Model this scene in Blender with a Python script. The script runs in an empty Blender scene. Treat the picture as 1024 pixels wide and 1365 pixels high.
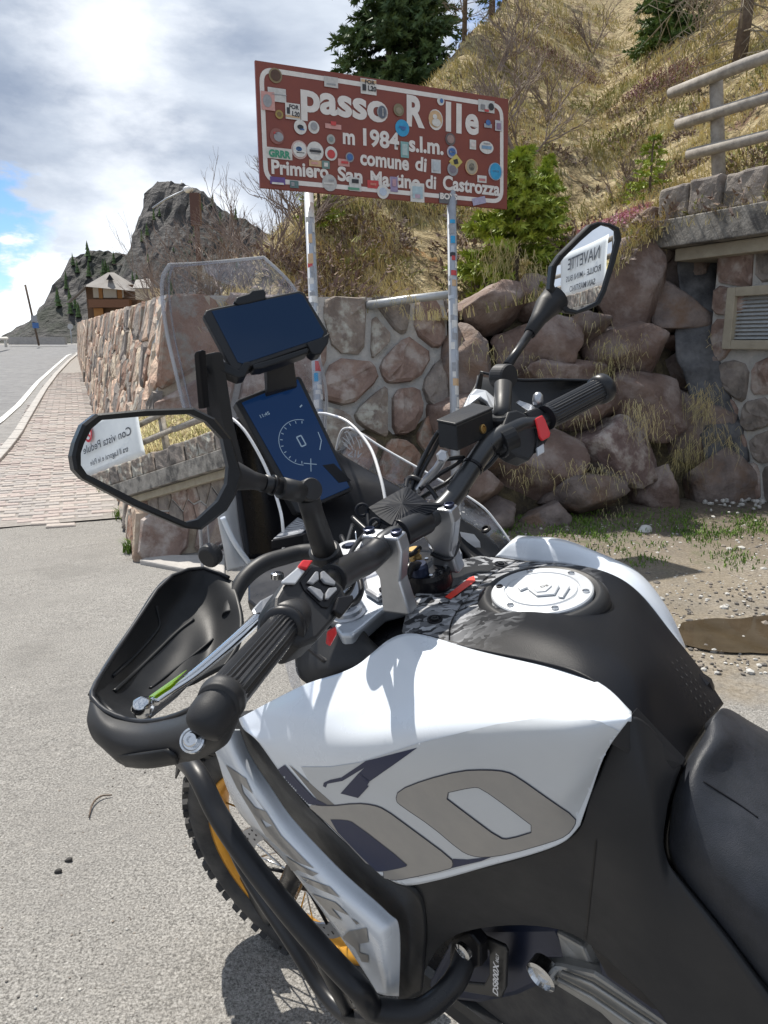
import bpy, bmesh, math, random
from math import radians, sin, cos, tan, pi, sqrt, atan2
from mathutils import Vector as V, Matrix, noise
from mathutils.bvhtree import BVHTree
from mathutils.geometry import tessellate_polygon
random.seed(7)
sc = bpy.context.scene
COL = sc.collection
# ------------------------------------------------------------------ camera, sky, sun, exposure
PITCH = radians(12.68); FPX = 1000.0
CAM = V((0, 0, 1.4))
cd = bpy.data.cameras.new('camera'); cam = bpy.data.objects.new('camera', cd); COL.objects.link(cam)
cam.location = CAM; cam.rotation_euler = (radians(90) - PITCH, 0, 0)
cd.sensor_fit = 'VERTICAL'; cd.sensor_height = 36; cd.lens = 36 * FPX / 1365.0
cd.clip_start = 0.02; cd.clip_end = 3000
sc.camera = cam
SUN_AZ = radians(-33)      # left of straight ahead (+Y)
SUN_EL = radians(58)
SD = V((sin(SUN_AZ) * cos(SUN_EL), cos(SUN_AZ) * cos(SUN_EL), sin(SUN_EL)))
w = bpy.data.worlds.new('World'); sc.world = w; w.use_nodes = True
nt = w.node_tree; nt.nodes.clear(); N = nt.nodes.new; LK = nt.links.new
sky = N('ShaderNodeTexSky'); sky.sky_type = 'NISHITA'; sky.sun_disc = False
sky.sun_elevation = SUN_EL; sky.sun_rotation = SUN_AZ; sky.altitude = 2000
def mathn(op, a=None, b=None, c=None):
    m = N('ShaderNodeMath'); m.operation = op
    for i, x in enumerate((a, b, c)):
        if x is None: continue
        if isinstance(x, (int, float)): m.inputs[i].default_value = x
        else: LK(x, m.inputs[i])
    return m.outputs[0]
def vdir(px, py):
    d = V((0, cos(PITCH), -sin(PITCH))) + (px - 512) / FPX * V((1, 0, 0)) + (682.5 - py) / FPX * V((0, sin(PITCH), cos(PITCH)))
    return d
tc = N('ShaderNodeTexCoord')
mp = N('ShaderNodeMapping'); mp.inputs['Scale'].default_value = (1, 1, 2.2); LK(tc.outputs['Generated'], mp.inputs[0])
n1 = N('ShaderNodeTexNoise'); n1.inputs['Scale'].default_value = 2.6; n1.inputs['Detail'].default_value = 9; n1.inputs['Roughness'].default_value = .55
n1.inputs['Distortion'].default_value = .25; LK(mp.outputs[0], n1.inputs[0])
n2 = N('ShaderNodeTexNoise'); n2.inputs['Scale'].default_value = 9; n2.inputs['Detail'].default_value = 8; n2.inputs['Roughness'].default_value = .6; LK(mp.outputs[0], n2.inputs[0])
def blob(px, py, rad, soft):
    d = vdir(px, py).normalized()
    vm = N('ShaderNodeVectorMath'); vm.operation = 'DISTANCE'; LK(tc.outputs['Generated'], vm.inputs[0]); vm.inputs[1].default_value = d
    dd = mathn('ADD', vm.outputs['Value'], mathn('MULTIPLY', mathn('SUBTRACT', n2.outputs[0], .5), .22))
    m = N('ShaderNodeMapRange'); m.interpolation_type = 'SMOOTHSTEP'; LK(dd, m.inputs[0])
    m.inputs[1].default_value = rad; m.inputs[2].default_value = rad - soft; m.inputs[3].default_value = 0; m.inputs[4].default_value = 1
    return m.outputs[0]
blue = mathn('MAXIMUM', blob(-20, 368, .11, .035), mathn('MAXIMUM', blob(680, -30, .085, .05), blob(150, 340, .0, .02)))
blue = mathn('MAXIMUM', blue, blob(-320, 330, .24, .05))
white = mathn('MAXIMUM', mathn('MAXIMUM', blob(70, 380, .075, .04), blob(15, 440, .07, .03)), mathn('MULTIPLY', blob(150, 70, .13, .13), .55))
white = mathn('MAXIMUM', white, mathn('MULTIPLY', blob(220, 350, .17, .12), .5))
ramp = N('ShaderNodeValToRGB'); e = ramp.color_ramp.elements
e[0].position = .40; e[0].color = (.33, .40, .53, 1); e[1].position = .63; e[1].color = (.80, .87, .97, 1)
LK(n1.outputs[0], ramp.inputs[0])
mw = N('ShaderNodeMixRGB'); LK(white, mw.inputs[0]); LK(ramp.outputs[0], mw.inputs[1]); mw.inputs[2].default_value = (1.35, 1.38, 1.42, 1)
skyb = N('ShaderNodeVectorMath'); skyb.operation = 'SCALE'; LK(sky.outputs[0], skyb.inputs[0]); skyb.inputs['Scale'].default_value = 1.0
cl = N('ShaderNodeVectorMath'); cl.operation = 'SCALE'; LK(mw.outputs[0], cl.inputs[0]); cl.inputs['Scale'].default_value = 8.0
mx = N('ShaderNodeMixRGB'); LK(mathn('MULTIPLY', blue, mathn('SUBTRACT', 1.0, mathn('MULTIPLY', white, .9))), mx.inputs[0]); LK(cl.outputs[0], mx.inputs[1])
skc = N('ShaderNodeMixRGB'); skc.blend_type = 'MULTIPLY'; skc.inputs[0].default_value = 1; LK(skyb.outputs[0], skc.inputs[1]); skc.inputs[2].default_value = (.72, .92, 1.14, 1)
LK(skc.outputs[0], mx.inputs[2])
bg = N('ShaderNodeBackground'); bg.inputs[1].default_value = .1; LK(mx.outputs[0], bg.inputs[0])
wo = N('ShaderNodeOutputWorld'); LK(bg.outputs[0], wo.inputs[0])
sl = bpy.data.lights.new('sun', 'SUN'); sl.energy = 5.0; sl.angle = radians(.53); sl.color = (1, .945, .86)
sun = bpy.data.objects.new('sun', sl); COL.objects.link(sun); sun.rotation_euler = (-SD).to_track_quat('-Z', 'Y').to_euler()
vs = sc.view_settings; vs.view_transform = 'Standard'; vs.look = 'None'; vs.gamma = 1; vs.use_curve_mapping = False
vs.exposure = 0.42
try:
    sc.cycles.max_bounces = 8; sc.cycles.transparent_max_bounces = 16
except Exception: pass

# ------------------------------------------------------------------ picture geometry -> place
Fc = V((0, cos(PITCH), -sin(PITCH))); Uc = V((0, sin(PITCH), cos(PITCH))); Xc = V((1, 0, 0))
def dr(x, y): return Fc + (x - 512) / FPX * Xc + (682.5 - y) / FPX * Uc
def W(x, y, d): return CAM + d * dr(x, y)
class PL:
    def __init__(s, a, b, c): s.p = a; s.n = (b - a).cross(c - a).normalized()
    def hit(s, x, y): d = dr(x, y); return CAM + d * ((s.p - CAM).dot(s.n) / d.dot(s.n))
GP = PL(V((0, 0, 0)), V((1, 0, 0)), V((0, 1, 0)))
def G(x, y): return GP.hit(x, y)
# motorcycle frame: heading 45 degrees left, leaning 13 degrees on its side stand
PSI = radians(45); LE = radians(13)
BF = V((-sin(PSI), cos(PSI), 0)); _L0 = V((-cos(PSI), -sin(PSI), 0)); Z = V((0, 0, 1))
BL = _L0 * cos(LE) - Z * sin(LE); BU = Z * cos(LE) + _L0 * sin(LE)
K = .947
C0 = W(723, 790, .95 * K)
def B(f, s, u): return C0 + (BF * f + BL * s + BU * u) * K
def S(x, y, s):
    d = dr(x, y); return CAM + d * ((s * K - (CAM - C0).dot(BL)) / d.dot(BL))
def Wb(x, y, d): return W(x, y, d * K)

# ------------------------------------------------------------------ helpers
def link(o, parent=None):
    COL.objects.link(o)
    if parent: o.parent = parent; o.matrix_parent_inverse = parent.matrix_basis.inverted()
    return o
def tag(o, label, cat, group=None):
    o['label'] = label; o['category'] = cat
    if group: o['group'] = group
    return o
def kind(o, k): o['kind'] = k; return o
def empty(name, loc, label, cat, group=None):
    o = bpy.data.objects.new(name, None); o.location = loc; o.empty_display_size = .1; COL.objects.link(o)
    return tag(o, label, cat, group)
def mobj(name, vs_, fs, mat, parent=None, smooth=False, bevel=0, sub=0, seg=2, solid=0, off=-1):
    me = bpy.data.meshes.new(name); me.from_pydata([tuple(v) for v in vs_], [], fs); me.update()
    if smooth:
        me.polygons.foreach_set('use_smooth', [True] * len(me.polygons))
    if mat: me.materials.append(mat)
    o = bpy.data.objects.new(name, me); link(o, parent)
    if solid:
        m = o.modifiers.new('solid', 'SOLIDIFY'); m.thickness = solid; m.offset = off
    if bevel:
        m = o.modifiers.new('bevel', 'BEVEL'); m.width = bevel; m.segments = seg; m.limit_method = 'ANGLE'; m.angle_limit = radians(35)
    if sub:
        m = o.modifiers.new('sub', 'SUBSURF'); m.levels = sub; m.render_levels = sub
    return o
class MB:
    def __init__(s): s.v = []; s.f = []; s.m = []
    def add(s, vs_, fs, mi=0):
        n = len(s.v); s.v += [V(x) for x in vs_]; s.f += [tuple(i + n for i in f) for f in fs]; s.m += [mi] * len(fs)
    def build(s, name, mats, parent=None, smooth=False, **k):
        if not isinstance(mats, (list, tuple)): mats = [mats]
        o = mobj(name, s.v, s.f, mats[0], parent, smooth, **k)
        for m in mats[1:]: o.data.materials.append(m)
        if len(mats) > 1: o.data.polygons.foreach_set('material_index', s.m)
        return o
def cr(p, t):
    n = len(p) - 1; x = min(max(t * n, 0), n - 1e-6); i = int(x); x -= i
    a = p[max(i - 1, 0)]; b = p[i]; c = p[i + 1]; d = p[min(i + 2, n)]
    return .5 * ((2 * b) + (c - a) * x + (2 * a - 5 * b + 4 * c - d) * x * x + (3 * b - a - 3 * c + d) * x ** 3)
def patch_pts(rows, nu, nv):
    out = []
    cols = [[cr([V(p) for p in r], j / nv) for j in range(nv + 1)] for r in rows]
    for i in range(nu + 1):
        out.append([cr([c[j] for c in cols], i / nu) for j in range(nv + 1)])
    return out
def grid_mesh(g):
    nv = len(g[0]); v = [p for r in g for p in r]
    f = [(i * nv + j, i * nv + j + 1, (i + 1) * nv + j + 1, (i + 1) * nv + j) for i in range(len(g) - 1) for j in range(nv - 1)]
    return v, f
def patch(name, rows, nu, nv, mat, parent, thick=.004, bevel=0, flip=False):
    v, f = grid_mesh(patch_pts(rows, nu, nv))
    # make the face normals look at the camera side
    a = f[len(f) // 2]; n = (v[a[1]] - v[a[0]]).cross(v[a[2]] - v[a[0]])
    if (n.dot(CAM - v[a[0]]) < 0) != flip: f = [tuple(reversed(q)) for q in f]
    o = mobj(name, v, f, mat, parent, True, solid=thick, bevel=bevel)
    o['_bvh'] = 1; BVH[o.name] = BVHTree.FromPolygons(v, f); del o['_bvh']
    return o
BVH = {}
def tube_v(pts, rad, seg=12, cap=True):
    pts = [V(p) for p in pts]; n = len(pts)
    if not isinstance(rad, (list, tuple)): rad = [rad] * n
    v = []; f = []; prev = None
    for i, p in enumerate(pts):
        t = (pts[min(i + 1, n - 1)] - pts[max(i - 1, 0)]).normalized()
        if prev is None:
            a = t.orthogonal().normalized()
        else:
            a = (prev - t * prev.dot(t)).normalized()
        prev = a; b = t.cross(a)
        for k in range(seg):
            an = 2 * pi * k / seg; v.append(p + rad[i] * (cos(an) * a + sin(an) * b))
    for i in range(n - 1):
        for k in range(seg):
            k2 = (k + 1) % seg; f.append((i * seg + k, i * seg + k2, (i + 1) * seg + k2, (i + 1) * seg + k))
    if cap: f.append(tuple(reversed(range(seg)))); f.append(tuple((n - 1) * seg + k for k in range(seg)))
    return v, f
def smoothpath(pts, n): return [cr([V(p) for p in pts], i / n) for i in range(n + 1)]
def tube(name, pts, rad, mat, parent=None, seg=14, sm=0, bevel=0, smooth=True):
    if sm:
        m = len(pts) - 1
        if isinstance(rad, (list, tuple)): rad = [cr([V((r, 0, 0)) for r in rad], i / sm).x for i in range(sm + 1)]
        pts = smoothpath(pts, sm)
    v, f = tube_v(pts, rad, seg)
    o = mobj(name, v, f, mat, parent, smooth, bevel=bevel)
    if smooth:
        ps = o.data.polygons; ps[len(ps) - 1].use_smooth = False; ps[len(ps) - 2].use_smooth = False
    return o
def lathe_v(prof, o, ax, seg=24, ref=None):
    ax = V(ax).normalized(); a = (V(ref) - ax * V(ref).dot(ax)).normalized() if ref is not None else ax.orthogonal().normalized(); b = ax.cross(a)
    v = []; f = []
    for (r, h) in prof:
        for k in range(seg):
            an = 2 * pi * k / seg; v.append(V(o) + ax * h + r * (cos(an) * a + sin(an) * b))
    for i in range(len(prof) - 1):
        for k in range(seg):
            k2 = (k + 1) % seg; f.append((i * seg + k, i * seg + k2, (i + 1) * seg + k2, (i + 1) * seg + k))
    f.append(tuple(reversed(range(seg)))); f.append(tuple((len(prof) - 1) * seg + k for k in range(seg)))
    return v, f
def lathe(name, prof, o, ax, mat, parent=None, seg=28, smooth=False, bevel=0, **k):
    v, f = lathe_v(prof, o, ax, seg)
    return mobj(name, v, f, mat, parent, smooth, bevel=bevel)
def prism_v(pts, off):
    n = len(pts); v = [V(p) for p in pts] + [V(p) + off for p in pts]
    nn = V((0, 0, 0))
    for i in range(n): nn += V(pts[i]).cross(V(pts[(i + 1) % n]))
    f = [tuple(range(n)), tuple(reversed(range(n, 2 * n)))] + [(i, i + n, (i + 1) % n + n, (i + 1) % n) for i in range(n)]
    if nn.dot(off) > 0: f = [tuple(reversed(q)) for q in f]
    return v, f
def prism(name, pts, off, mat, parent=None, bevel=0, seg=2, smooth=False):
    v, f = prism_v(pts, V(off)); f = [tuple(reversed(q)) for q in f]
    # outward check
    c = sum(v, V((0, 0, 0))) / len(v); q = f[0]; n = (v[q[1]] - v[q[0]]).cross(v[q[2]] - v[q[1]])
    tot = 0
    for q in f:
        a = v[q[0]]
        for i in range(1, len(q) - 1): tot += (a - c).dot((v[q[i]] - c).cross(v[q[i + 1]] - c))
    if tot < 0: f = [tuple(reversed(q)) for q in f]
    return mobj(name, v, f, mat, parent, smooth, bevel=bevel, seg=seg)
def box_v(c, ax, ay, az, dx, dy, dz):
    v = [V(c) + ax * (i * dx / 2) + ay * (j * dy / 2) + az * (k * dz / 2) for k in (-1, 1) for j in (-1, 1) for i in (-1, 1)]
    f = [(0, 2, 3, 1), (4, 5, 7, 6), (0, 1, 5, 4), (2, 6, 7, 3), (0, 4, 6, 2), (1, 3, 7, 5)]
    if ax.cross(ay).dot(az) < 0: f = [tuple(reversed(q)) for q in f]
    return v, f
def box(name, c, ax, ay, az, dx, dy, dz, mat, parent=None, bevel=0, seg=2):
    v, f = box_v(c, ax, ay, az, dx, dy, dz); return mobj(name, v, f, mat, parent, bevel=bevel, seg=seg)
def text_obj(name, s, org, xdir, ydir, width, height, mat, parent, off=0.02, lift=V((0, 0, 0)), font_bold=.02, thick=0):
    cu = bpy.data.curves.new(name, 'FONT'); cu.body = s; cu.size = 1; cu.offset = font_bold; cu.resolution_u = 4
    t = bpy.data.objects.new(name, cu); COL.objects.link(t)
    bpy.context.view_layer.update()
    me = bpy.data.meshes.new_from_object(t.evaluated_get(bpy.context.evaluated_depsgraph_get()))
    bpy.data.objects.remove(t)
    xs = [v.co.x for v in me.vertices]; x0, x1 = min(xs), max(xs)
    X = V(xdir).normalized(); Y = V(ydir).normalized()
    sx = width / (x1 - x0); sy = height
    for v in me.vertices: v.co = V(org) + X * ((v.co.x - x0) * sx) + Y * (v.co.y * sy) + lift
    me.name = name; me.materials.clear(); me.materials.append(mat)
    o = bpy.data.objects.new(name, me); link(o, parent)
    return o
def ear(pts2):
    return tessellate_polygon([[V((p[0], p[1], 0)) for p in pts2]])
def decal(name, polys, target, mat, parent, lift=.0012, step=9, closed=True):
    """flat print laid on a real panel: picture outline dropped on the panel's surface"""
    bv = BVH[target.name]; mb = MB()
    for poly in polys:
        bm = bmesh.new(); vs_ = [bm.verts.new((p[0], p[1], 0)) for p in poly]; bm.faces.new(vs_)
        x0 = min(p[0] for p in poly); x1 = max(p[0] for p in poly); y0 = min(p[1] for p in poly); y1 = max(p[1] for p in poly)
        x = x0 + step
        while x < x1:
            bmesh.ops.bisect_plane(bm, geom=bm.verts[:] + bm.edges[:] + bm.faces[:], plane_co=(x, 0, 0), plane_no=(1, 0, 0)); x += step
        y = y0 + step
        while y < y1:
            bmesh.ops.bisect_plane(bm, geom=bm.verts[:] + bm.edges[:] + bm.faces[:], plane_co=(0, y, 0), plane_no=(0, 1, 0)); y += step
        bmesh.ops.triangulate(bm, faces=bm.faces[:])
        pts = []; last = None; miss = set()
        for v in bm.verts:
            d = dr(v.co.x, v.co.y).normalized(); h = bv.ray_cast(CAM, d)
            if h[0] is None:
                miss.add(len(pts)); h2 = bv.find_nearest(last if last is not None else CAM + d); p = h2[0]; nn = h2[1]
                if last is not None: p = CAM + d * (last - CAM).length
            else: p, nn = h[0], h[1]
            if nn.dot(CAM - p) < 0: nn = -nn
            last = p; pts.append(p + nn * lift)
        bm.verts.index_update()
        mb.add(pts, [q for q in (tuple(reversed([v.index for v in f.verts])) for f in bm.faces) if not miss.intersection(q)]); bm.free()
    return mb.build(name, mat, parent, smooth=True)

# ------------------------------------------------------------------ materials
def mat(name, col, rough=.5, metal=0, col2=None, scale=8, bump=0, bscale=60, spec=.5, coat=0, contrast=(.35, .65), emis=None, detail=6, col3=None, scale3=2, dist=.02):
    m = bpy.data.materials.new(name); m.use_nodes = True; t = m.node_tree; b = t.nodes['Principled BSDF']
    b.inputs['Base Color'].default_value = (*col, 1); b.inputs['Roughness'].default_value = rough; b.inputs['Metallic'].default_value = metal
    b.inputs['Specular IOR Level'].default_value = spec
    if coat: b.inputs['Coat Weight'].default_value = coat; b.inputs['Coat Roughness'].default_value = .06
    if emis: b.inputs['Emission Color'].default_value = (*emis[:3], 1); b.inputs['Emission Strength'].default_value = emis[3]
    cc = t.nodes.new('ShaderNodeTexCoord')
    last = None
    def nz(s, d=detail):
        n = t.nodes.new('ShaderNodeTexNoise'); n.inputs['Scale'].default_value = s; n.inputs['Detail'].default_value = d; n.inputs['Roughness'].default_value = .62
        t.links.new(cc.outputs['Object'], n.inputs[0]); return n
    if col2:
        n = nz(scale); r = t.nodes.new('ShaderNodeValToRGB'); r.color_ramp.elements[0].position = contrast[0]; r.color_ramp.elements[1].position = contrast[1]
        r.color_ramp.elements[0].color = (*col, 1); r.color_ramp.elements[1].color = (*col2, 1)
        t.links.new(n.outputs[0], r.inputs[0]); last = r.outputs[0]
        if col3:
            n3 = nz(scale3); r3 = t.nodes.new('ShaderNodeValToRGB'); r3.color_ramp.elements[0].position = .48; r3.color_ramp.elements[1].position = .62
            t.links.new(n3.outputs[0], r3.inputs[0]); mxx = t.nodes.new('ShaderNodeMixRGB'); t.links.new(r3.outputs[0], mxx.inputs[0]); t.links.new(last, mxx.inputs[1]); mxx.inputs[2].default_value = (*col3, 1); last = mxx.outputs[0]
        t.links.new(last, b.inputs['Base Color'])
    if bump and rough > .2 and metal < .5:
        n5 = nz(9 if scale < 60 else 25, 7); r5 = t.nodes.new('ShaderNodeMapRange'); r5.inputs[1].default_value = .35; r5.inputs[2].default_value = .65; r5.inputs[3].default_value = max(.05, rough - .09); r5.inputs[4].default_value = min(1, rough + .12)
        t.links.new(n5.outputs[0], r5.inputs[0]); t.links.new(r5.outputs[0], b.inputs['Roughness'])
    if bump:
        n = nz(bscale, 5); bp = t.nodes.new('ShaderNodeBump'); bp.inputs['Strength'].default_value = bump; bp.inputs['Distance'].default_value = dist
        t.links.new(n.outputs[0], bp.inputs['Height']); t.links.new(bp.outputs[0], b.inputs['Normal'])
    return m
M = {}
M['white'] = mat('white_paint', (.70, .75, .81), .30, coat=.5, col2=(.66, .71, .775), scale=3, bump=.04, bscale=700, dist=.0004)
M['film'] = mat('silver_grey_film', (.52, .55, .58), .32, coat=.4, col2=(.49, .52, .55), scale=5)
M['black'] = mat('matte_black_plastic', (.010, .011, .013), .42, col2=(.015, .016, .018), scale=20, spec=.28, bump=.15, bscale=900, dist=.0006)
M['dgrey'] = mat('dark_grey_plastic', (0.0200, 0.0210, 0.0231), .48, col2=(0.0263, 0.0269, 0.0294), scale=5, spec=.28, bump=.2, bscale=1300, dist=.0006)
M['trim'] = mat('satin_black_trim', (.006, .006, .008), .32, spec=.25, bump=.05, bscale=300, dist=.0005)
M['rubber'] = mat('black_rubber', (.011, .012, .015), .36, col2=(.018, .019, .022), scale=30, spec=.35)
M['tyre'] = mat('tyre_rubber', (.03, .03, .032), .85, col2=(.075, .072, .068), scale=14, bump=.3, bscale=200, dist=.002)
M['bar'] = mat('satin_grey_bar', (.055, .057, .06), .33, .8, col2=(.07, .072, .075), scale=12)
M['bartube'] = mat('black_powdercoat', (.014, .015, .018), .34, 0, spec=.35, bump=.12, bscale=700, dist=.0005)
M['alu'] = mat('silver_aluminium', (0.441, 0.456, 0.485), .34, .85, col2=(0.365, 0.380, 0.408), scale=25, bump=.15, bscale=400, dist=.0006)
M['alupaint'] = mat('silver_painted_metal', (.52, .54, .57), .4, .35, col2=(.58, .6, .62), scale=14, bump=.1, bscale=600, dist=.0005)
M['chrome'] = mat('bright_steel', (.62, .63, .64), .16, 1)
M['gold'] = mat('gold_anodised_rim', (.72, .36, .045), .38, .55, col2=(.6, .29, .04), scale=18)
M['seat'] = mat('seat_vinyl', (0.0208, 0.0234, 0.0286), .42, col2=(0.0286, 0.0312, 0.0390), scale=60, spec=.32, bump=.45, bscale=900, dist=.001)
M['red'] = mat('red_plastic', (.62, .03, .035), .3)
M['redlabel'] = mat('red_label', (.72, .05, .03), .4)
M['navy'] = mat('navy_print', (.012, .020, .062), .35, spec=.3)
M['greyprint'] = mat('warm_grey_print', (.30, .285, .265), .32, coat=.3, col2=(.27, .26, .245), scale=30)
M['greydark'] = mat('dark_grey_print', (.16, .155, .15), .35)
M['outline'] = mat('navy_outline', (.02, .025, .05), .4)
M['whiteprint'] = mat('white_print', (.72, .73, .75), .45)
M['screen'] = mat('phone_screen_glass', (.003, .006, .012), .05, spec=.22, emis=(.004, .014, .040, .7))
M['screen2'] = mat('dash_screen_glass', (.003, .006, .014), .05, spec=.25, emis=(.004, .020, .070, .62))
M['glyph'] = mat('dash_glyph', (.2, .25, .3), .3, emis=(.35, .5, .65, .16))
M['silicone'] = mat('black_silicone', (.008, .010, .014), .6, col2=(.014, .016, .022), scale=60, spec=.12)
M['cable'] = mat('white_cable', (.78, .78, .78), .4)
M['button'] = mat('grey_button', (.30, .31, .33), .4, col2=(.22, .23, .25), scale=200)
M['brass'] = mat('brass', (.42, .29, .12), .35, .9)
M['blueblack'] = mat('dark_blue_metal', (.02, .028, .06), .3, .5)
M['lime'] = mat('lime_jacket_reflection', (.42, .68, .03), .25, emis=(.25, .45, .0, .15))  # mirrored hi-vis jacket put into colour, with a faint glow
M['engine'] = mat('dark_engine_metal', (.05, .05, .055), .45, .4, col2=(.09, .09, .09), scale=30, bump=.3, bscale=200, dist=.001)
M['mirror'] = mat('mirror_glass', (.93, .94, .95), .0, 1)
M['label'] = mat('grey_label', (.35, .36, .37), .5, col2=(.15, .15, .16), scale=60)
# forged-carbon look tank cover: shards at the front, plain satin black behind
def carbon():
    m = bpy.data.materials.new('forged_carbon_cover'); m.use_nodes = True; t = m.node_tree; b = t.nodes['Principled BSDF']; n = t.nodes.new; l = t.links.new
    geo = n('ShaderNodeNewGeometry'); 
    v = n('ShaderNodeTexVoronoi'); v.inputs['Scale'].default_value = 70; v.inputs['Randomness'].default_value = 1
    nz = n('ShaderNodeTexNoise'); nz.inputs['Scale'].default_value = 60; l(geo.outputs['Position'], nz.inputs[0])
    ad = n('ShaderNodeVectorMath'); ad.operation = 'MULTIPLY_ADD'; l(nz.outputs['Color'], ad.inputs[0]); ad.inputs[1].default_value = (.02, .02, .02); l(geo.outputs['Position'], ad.inputs[2])
    mp = n('ShaderNodeMapping'); mp.inputs['Rotation'].default_value = (0, 0, .6); mp.inputs['Scale'].default_value = (1, 2.2, 1); l(ad.outputs[0], mp.inputs[0]); l(mp.outputs[0], v.inputs[0])
    sep = n('ShaderNodeSeparateColor'); l(v.outputs['Color'], sep.inputs[0])
    r = n('ShaderNodeValToRGB'); r.color_ramp.elements[0].position = .3; r.color_ramp.elements[1].position = 1; r.color_ramp.elements[0].color = (.03, .031, .034, 1); r.color_ramp.elements[1].color = (.42, .43, .45, 1)
    l(sep.outputs[0], r.inputs[0])
    # distance along the tank from its front edge
    dt = n('ShaderNodeVectorMath'); dt.operation = 'DOT_PRODUCT'; l(geo.outputs['Position'], dt.inputs[0]); dt.inputs[1].default_value = BF
    base = C0.dot(BF)
    n2 = n('ShaderNodeTexNoise'); n2.inputs['Scale'].default_value = 25; l(geo.outputs['Position'], n2.inputs[0])
    add = n('ShaderNodeMath'); add.operation = 'MULTIPLY_ADD'; l(n2.outputs[0], add.inputs[0]); add.inputs[1].default_value = .08; l(dt.outputs['Value'], add.inputs[2])
    mr = n('ShaderNodeMapRange'); l(add.outputs[0], mr.inputs[0]); mr.inputs[1].default_value = base - .02 + .04; mr.inputs[2].default_value = base + .09 + .04
    mx = n('ShaderNodeMixRGB'); l(mr.outputs[0], mx.inputs[0]); mx.inputs[1].default_value = (.008, .009, .012, 1); l(r.outputs[0], mx.inputs[2]); l(mx.outputs[0], b.inputs['Base Color'])
    b.inputs['Roughness'].default_value = .42; b.inputs['Specular IOR Level'].default_value = .12
    n3 = n('ShaderNodeTexNoise'); n3.inputs['Scale'].default_value = 900; l(geo.outputs['Position'], n3.inputs[0])
    bp = n('ShaderNodeBump'); bp.inputs['Strength'].default_value = .25; bp.inputs['Distance'].default_value = .0006; l(n3.outputs[0], bp.inputs['Height']); l(bp.outputs[0], b.inputs['Normal'])
    return m
M['carbon'] = carbon()
def glass(name, tint, rough, fac, edge=.0):
    m = bpy.data.materials.new(name); m.use_nodes = True; t = m.node_tree; t.nodes.clear(); n = t.nodes.new; l = t.links.new
    tr = n('ShaderNodeBsdfTransparent'); tr.inputs[0].default_value = (*tint, 1)
    gl = n('ShaderNodeBsdfGlossy'); gl.inputs['Roughness'].default_value = rough; gl.inputs[0].default_value = (.9, .93, 1, 1)
    df = n('ShaderNodeBsdfDiffuse'); df.inputs[0].default_value = (.62, .62, .6, 1)
    fr = n('ShaderNodeLayerWeight'); fr.inputs[0].default_value = .18
    cc = n('ShaderNodeTexCoord'); nz = n('ShaderNodeTexNoise'); nz.inputs['Scale'].default_value = 150; nz.inputs['Detail'].default_value = 2; l(cc.outputs['Object'], nz.inputs[0])
    nb = n('ShaderNodeTexNoise'); nb.inputs['Scale'].default_value = 9; l(cc.outputs['Object'], nb.inputs[0])
    mr = n('ShaderNodeMapRange'); l(nz.outputs[0], mr.inputs[0]); mr.inputs[1].default_value = .69; mr.inputs[2].default_value = .73; mr.inputs[3].default_value = fac; mr.inputs[4].default_value = .5
    m2 = n('ShaderNodeMath'); m2.operation = 'MULTIPLY'; l(mr.outputs[0], m2.inputs[0]); 
    mr2 = n('ShaderNodeMapRange'); l(nb.outputs[0], mr2.inputs[0]); mr2.inputs[1].default_value = .35; mr2.inputs[2].default_value = .65; mr2.inputs[3].default_value = .4; mr2.inputs[4].default_value = 1.3; l(mr2.outputs[0], m2.inputs[1])
    a = n('ShaderNodeMixShader'); l(m2.outputs[0], a.inputs[0]); l(tr.outputs[0], a.inputs[1]); l(df.outputs[0], a.inputs[2])
    b = n('ShaderNodeMixShader'); fp = n('ShaderNodeMath'); fp.operation = 'POWER'; l(fr.outputs['Facing'], fp.inputs[0]); fp.inputs[1].default_value = 2.2; fm = n('ShaderNodeMath'); fm.operation = 'MULTIPLY_ADD'; l(fp.outputs[0], fm.inputs[0]); fm.inputs[1].default_value = .85; fm.inputs[2].default_value = .035
    l(fm.outputs[0], b.inputs[0]); l(a.outputs[0], b.inputs[1]); l(gl.outputs[0], b.inputs[2])
    o = n('ShaderNodeOutputMaterial'); l(b.outputs[0], o.inputs[0]); return m
M['windscreen'] = glass('windscreen_plastic', (.92, .93, .96), .03, .055)
M['clear'] = glass('clear_deflector_plastic', (.92, .93, .95), .03, .02)
M['edge'] = glass('windscreen_edge', (.75, .77, .85), .1, .45)
# setting
M['stoneA'] = mat('porphyry_brown', (0.172, 0.115, 0.094), .85, col2=(0.277, 0.198, 0.163), scale=7, bump=.8, bscale=22, dist=.02, col3=(0.369, 0.319, 0.288), scale3=5)
M['stoneB'] = mat('porphyry_grey', (0.193, 0.164, 0.149), .85, col2=(0.289, 0.256, 0.224), scale=9, bump=.8, bscale=25, dist=.02, col3=(0.132, 0.116, 0.103), scale3=4)
M['stoneC'] = mat('porphyry_red', (0.219, 0.124, 0.086), .85, col2=(0.310, 0.202, 0.148), scale=8, bump=.8, bscale=25, dist=.02, col3=(0.284, 0.261, 0.221), scale3=6)
M['stoneD'] = mat('stone_with_lichen', (0.168, 0.137, 0.117), .9, col2=(0.284, 0.241, 0.203), scale=9, bump=.8, bscale=25, dist=.02, col3=(0.426, 0.418, 0.369), scale3=8)
M['stoneP'] = mat('pink_sandstone', (0.460, 0.287, 0.207), .85, col2=(0.552, 0.414, 0.310), scale=7, bump=.7, bscale=30, dist=.02, col3=(0.414, 0.380, 0.322), scale3=4)
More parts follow.
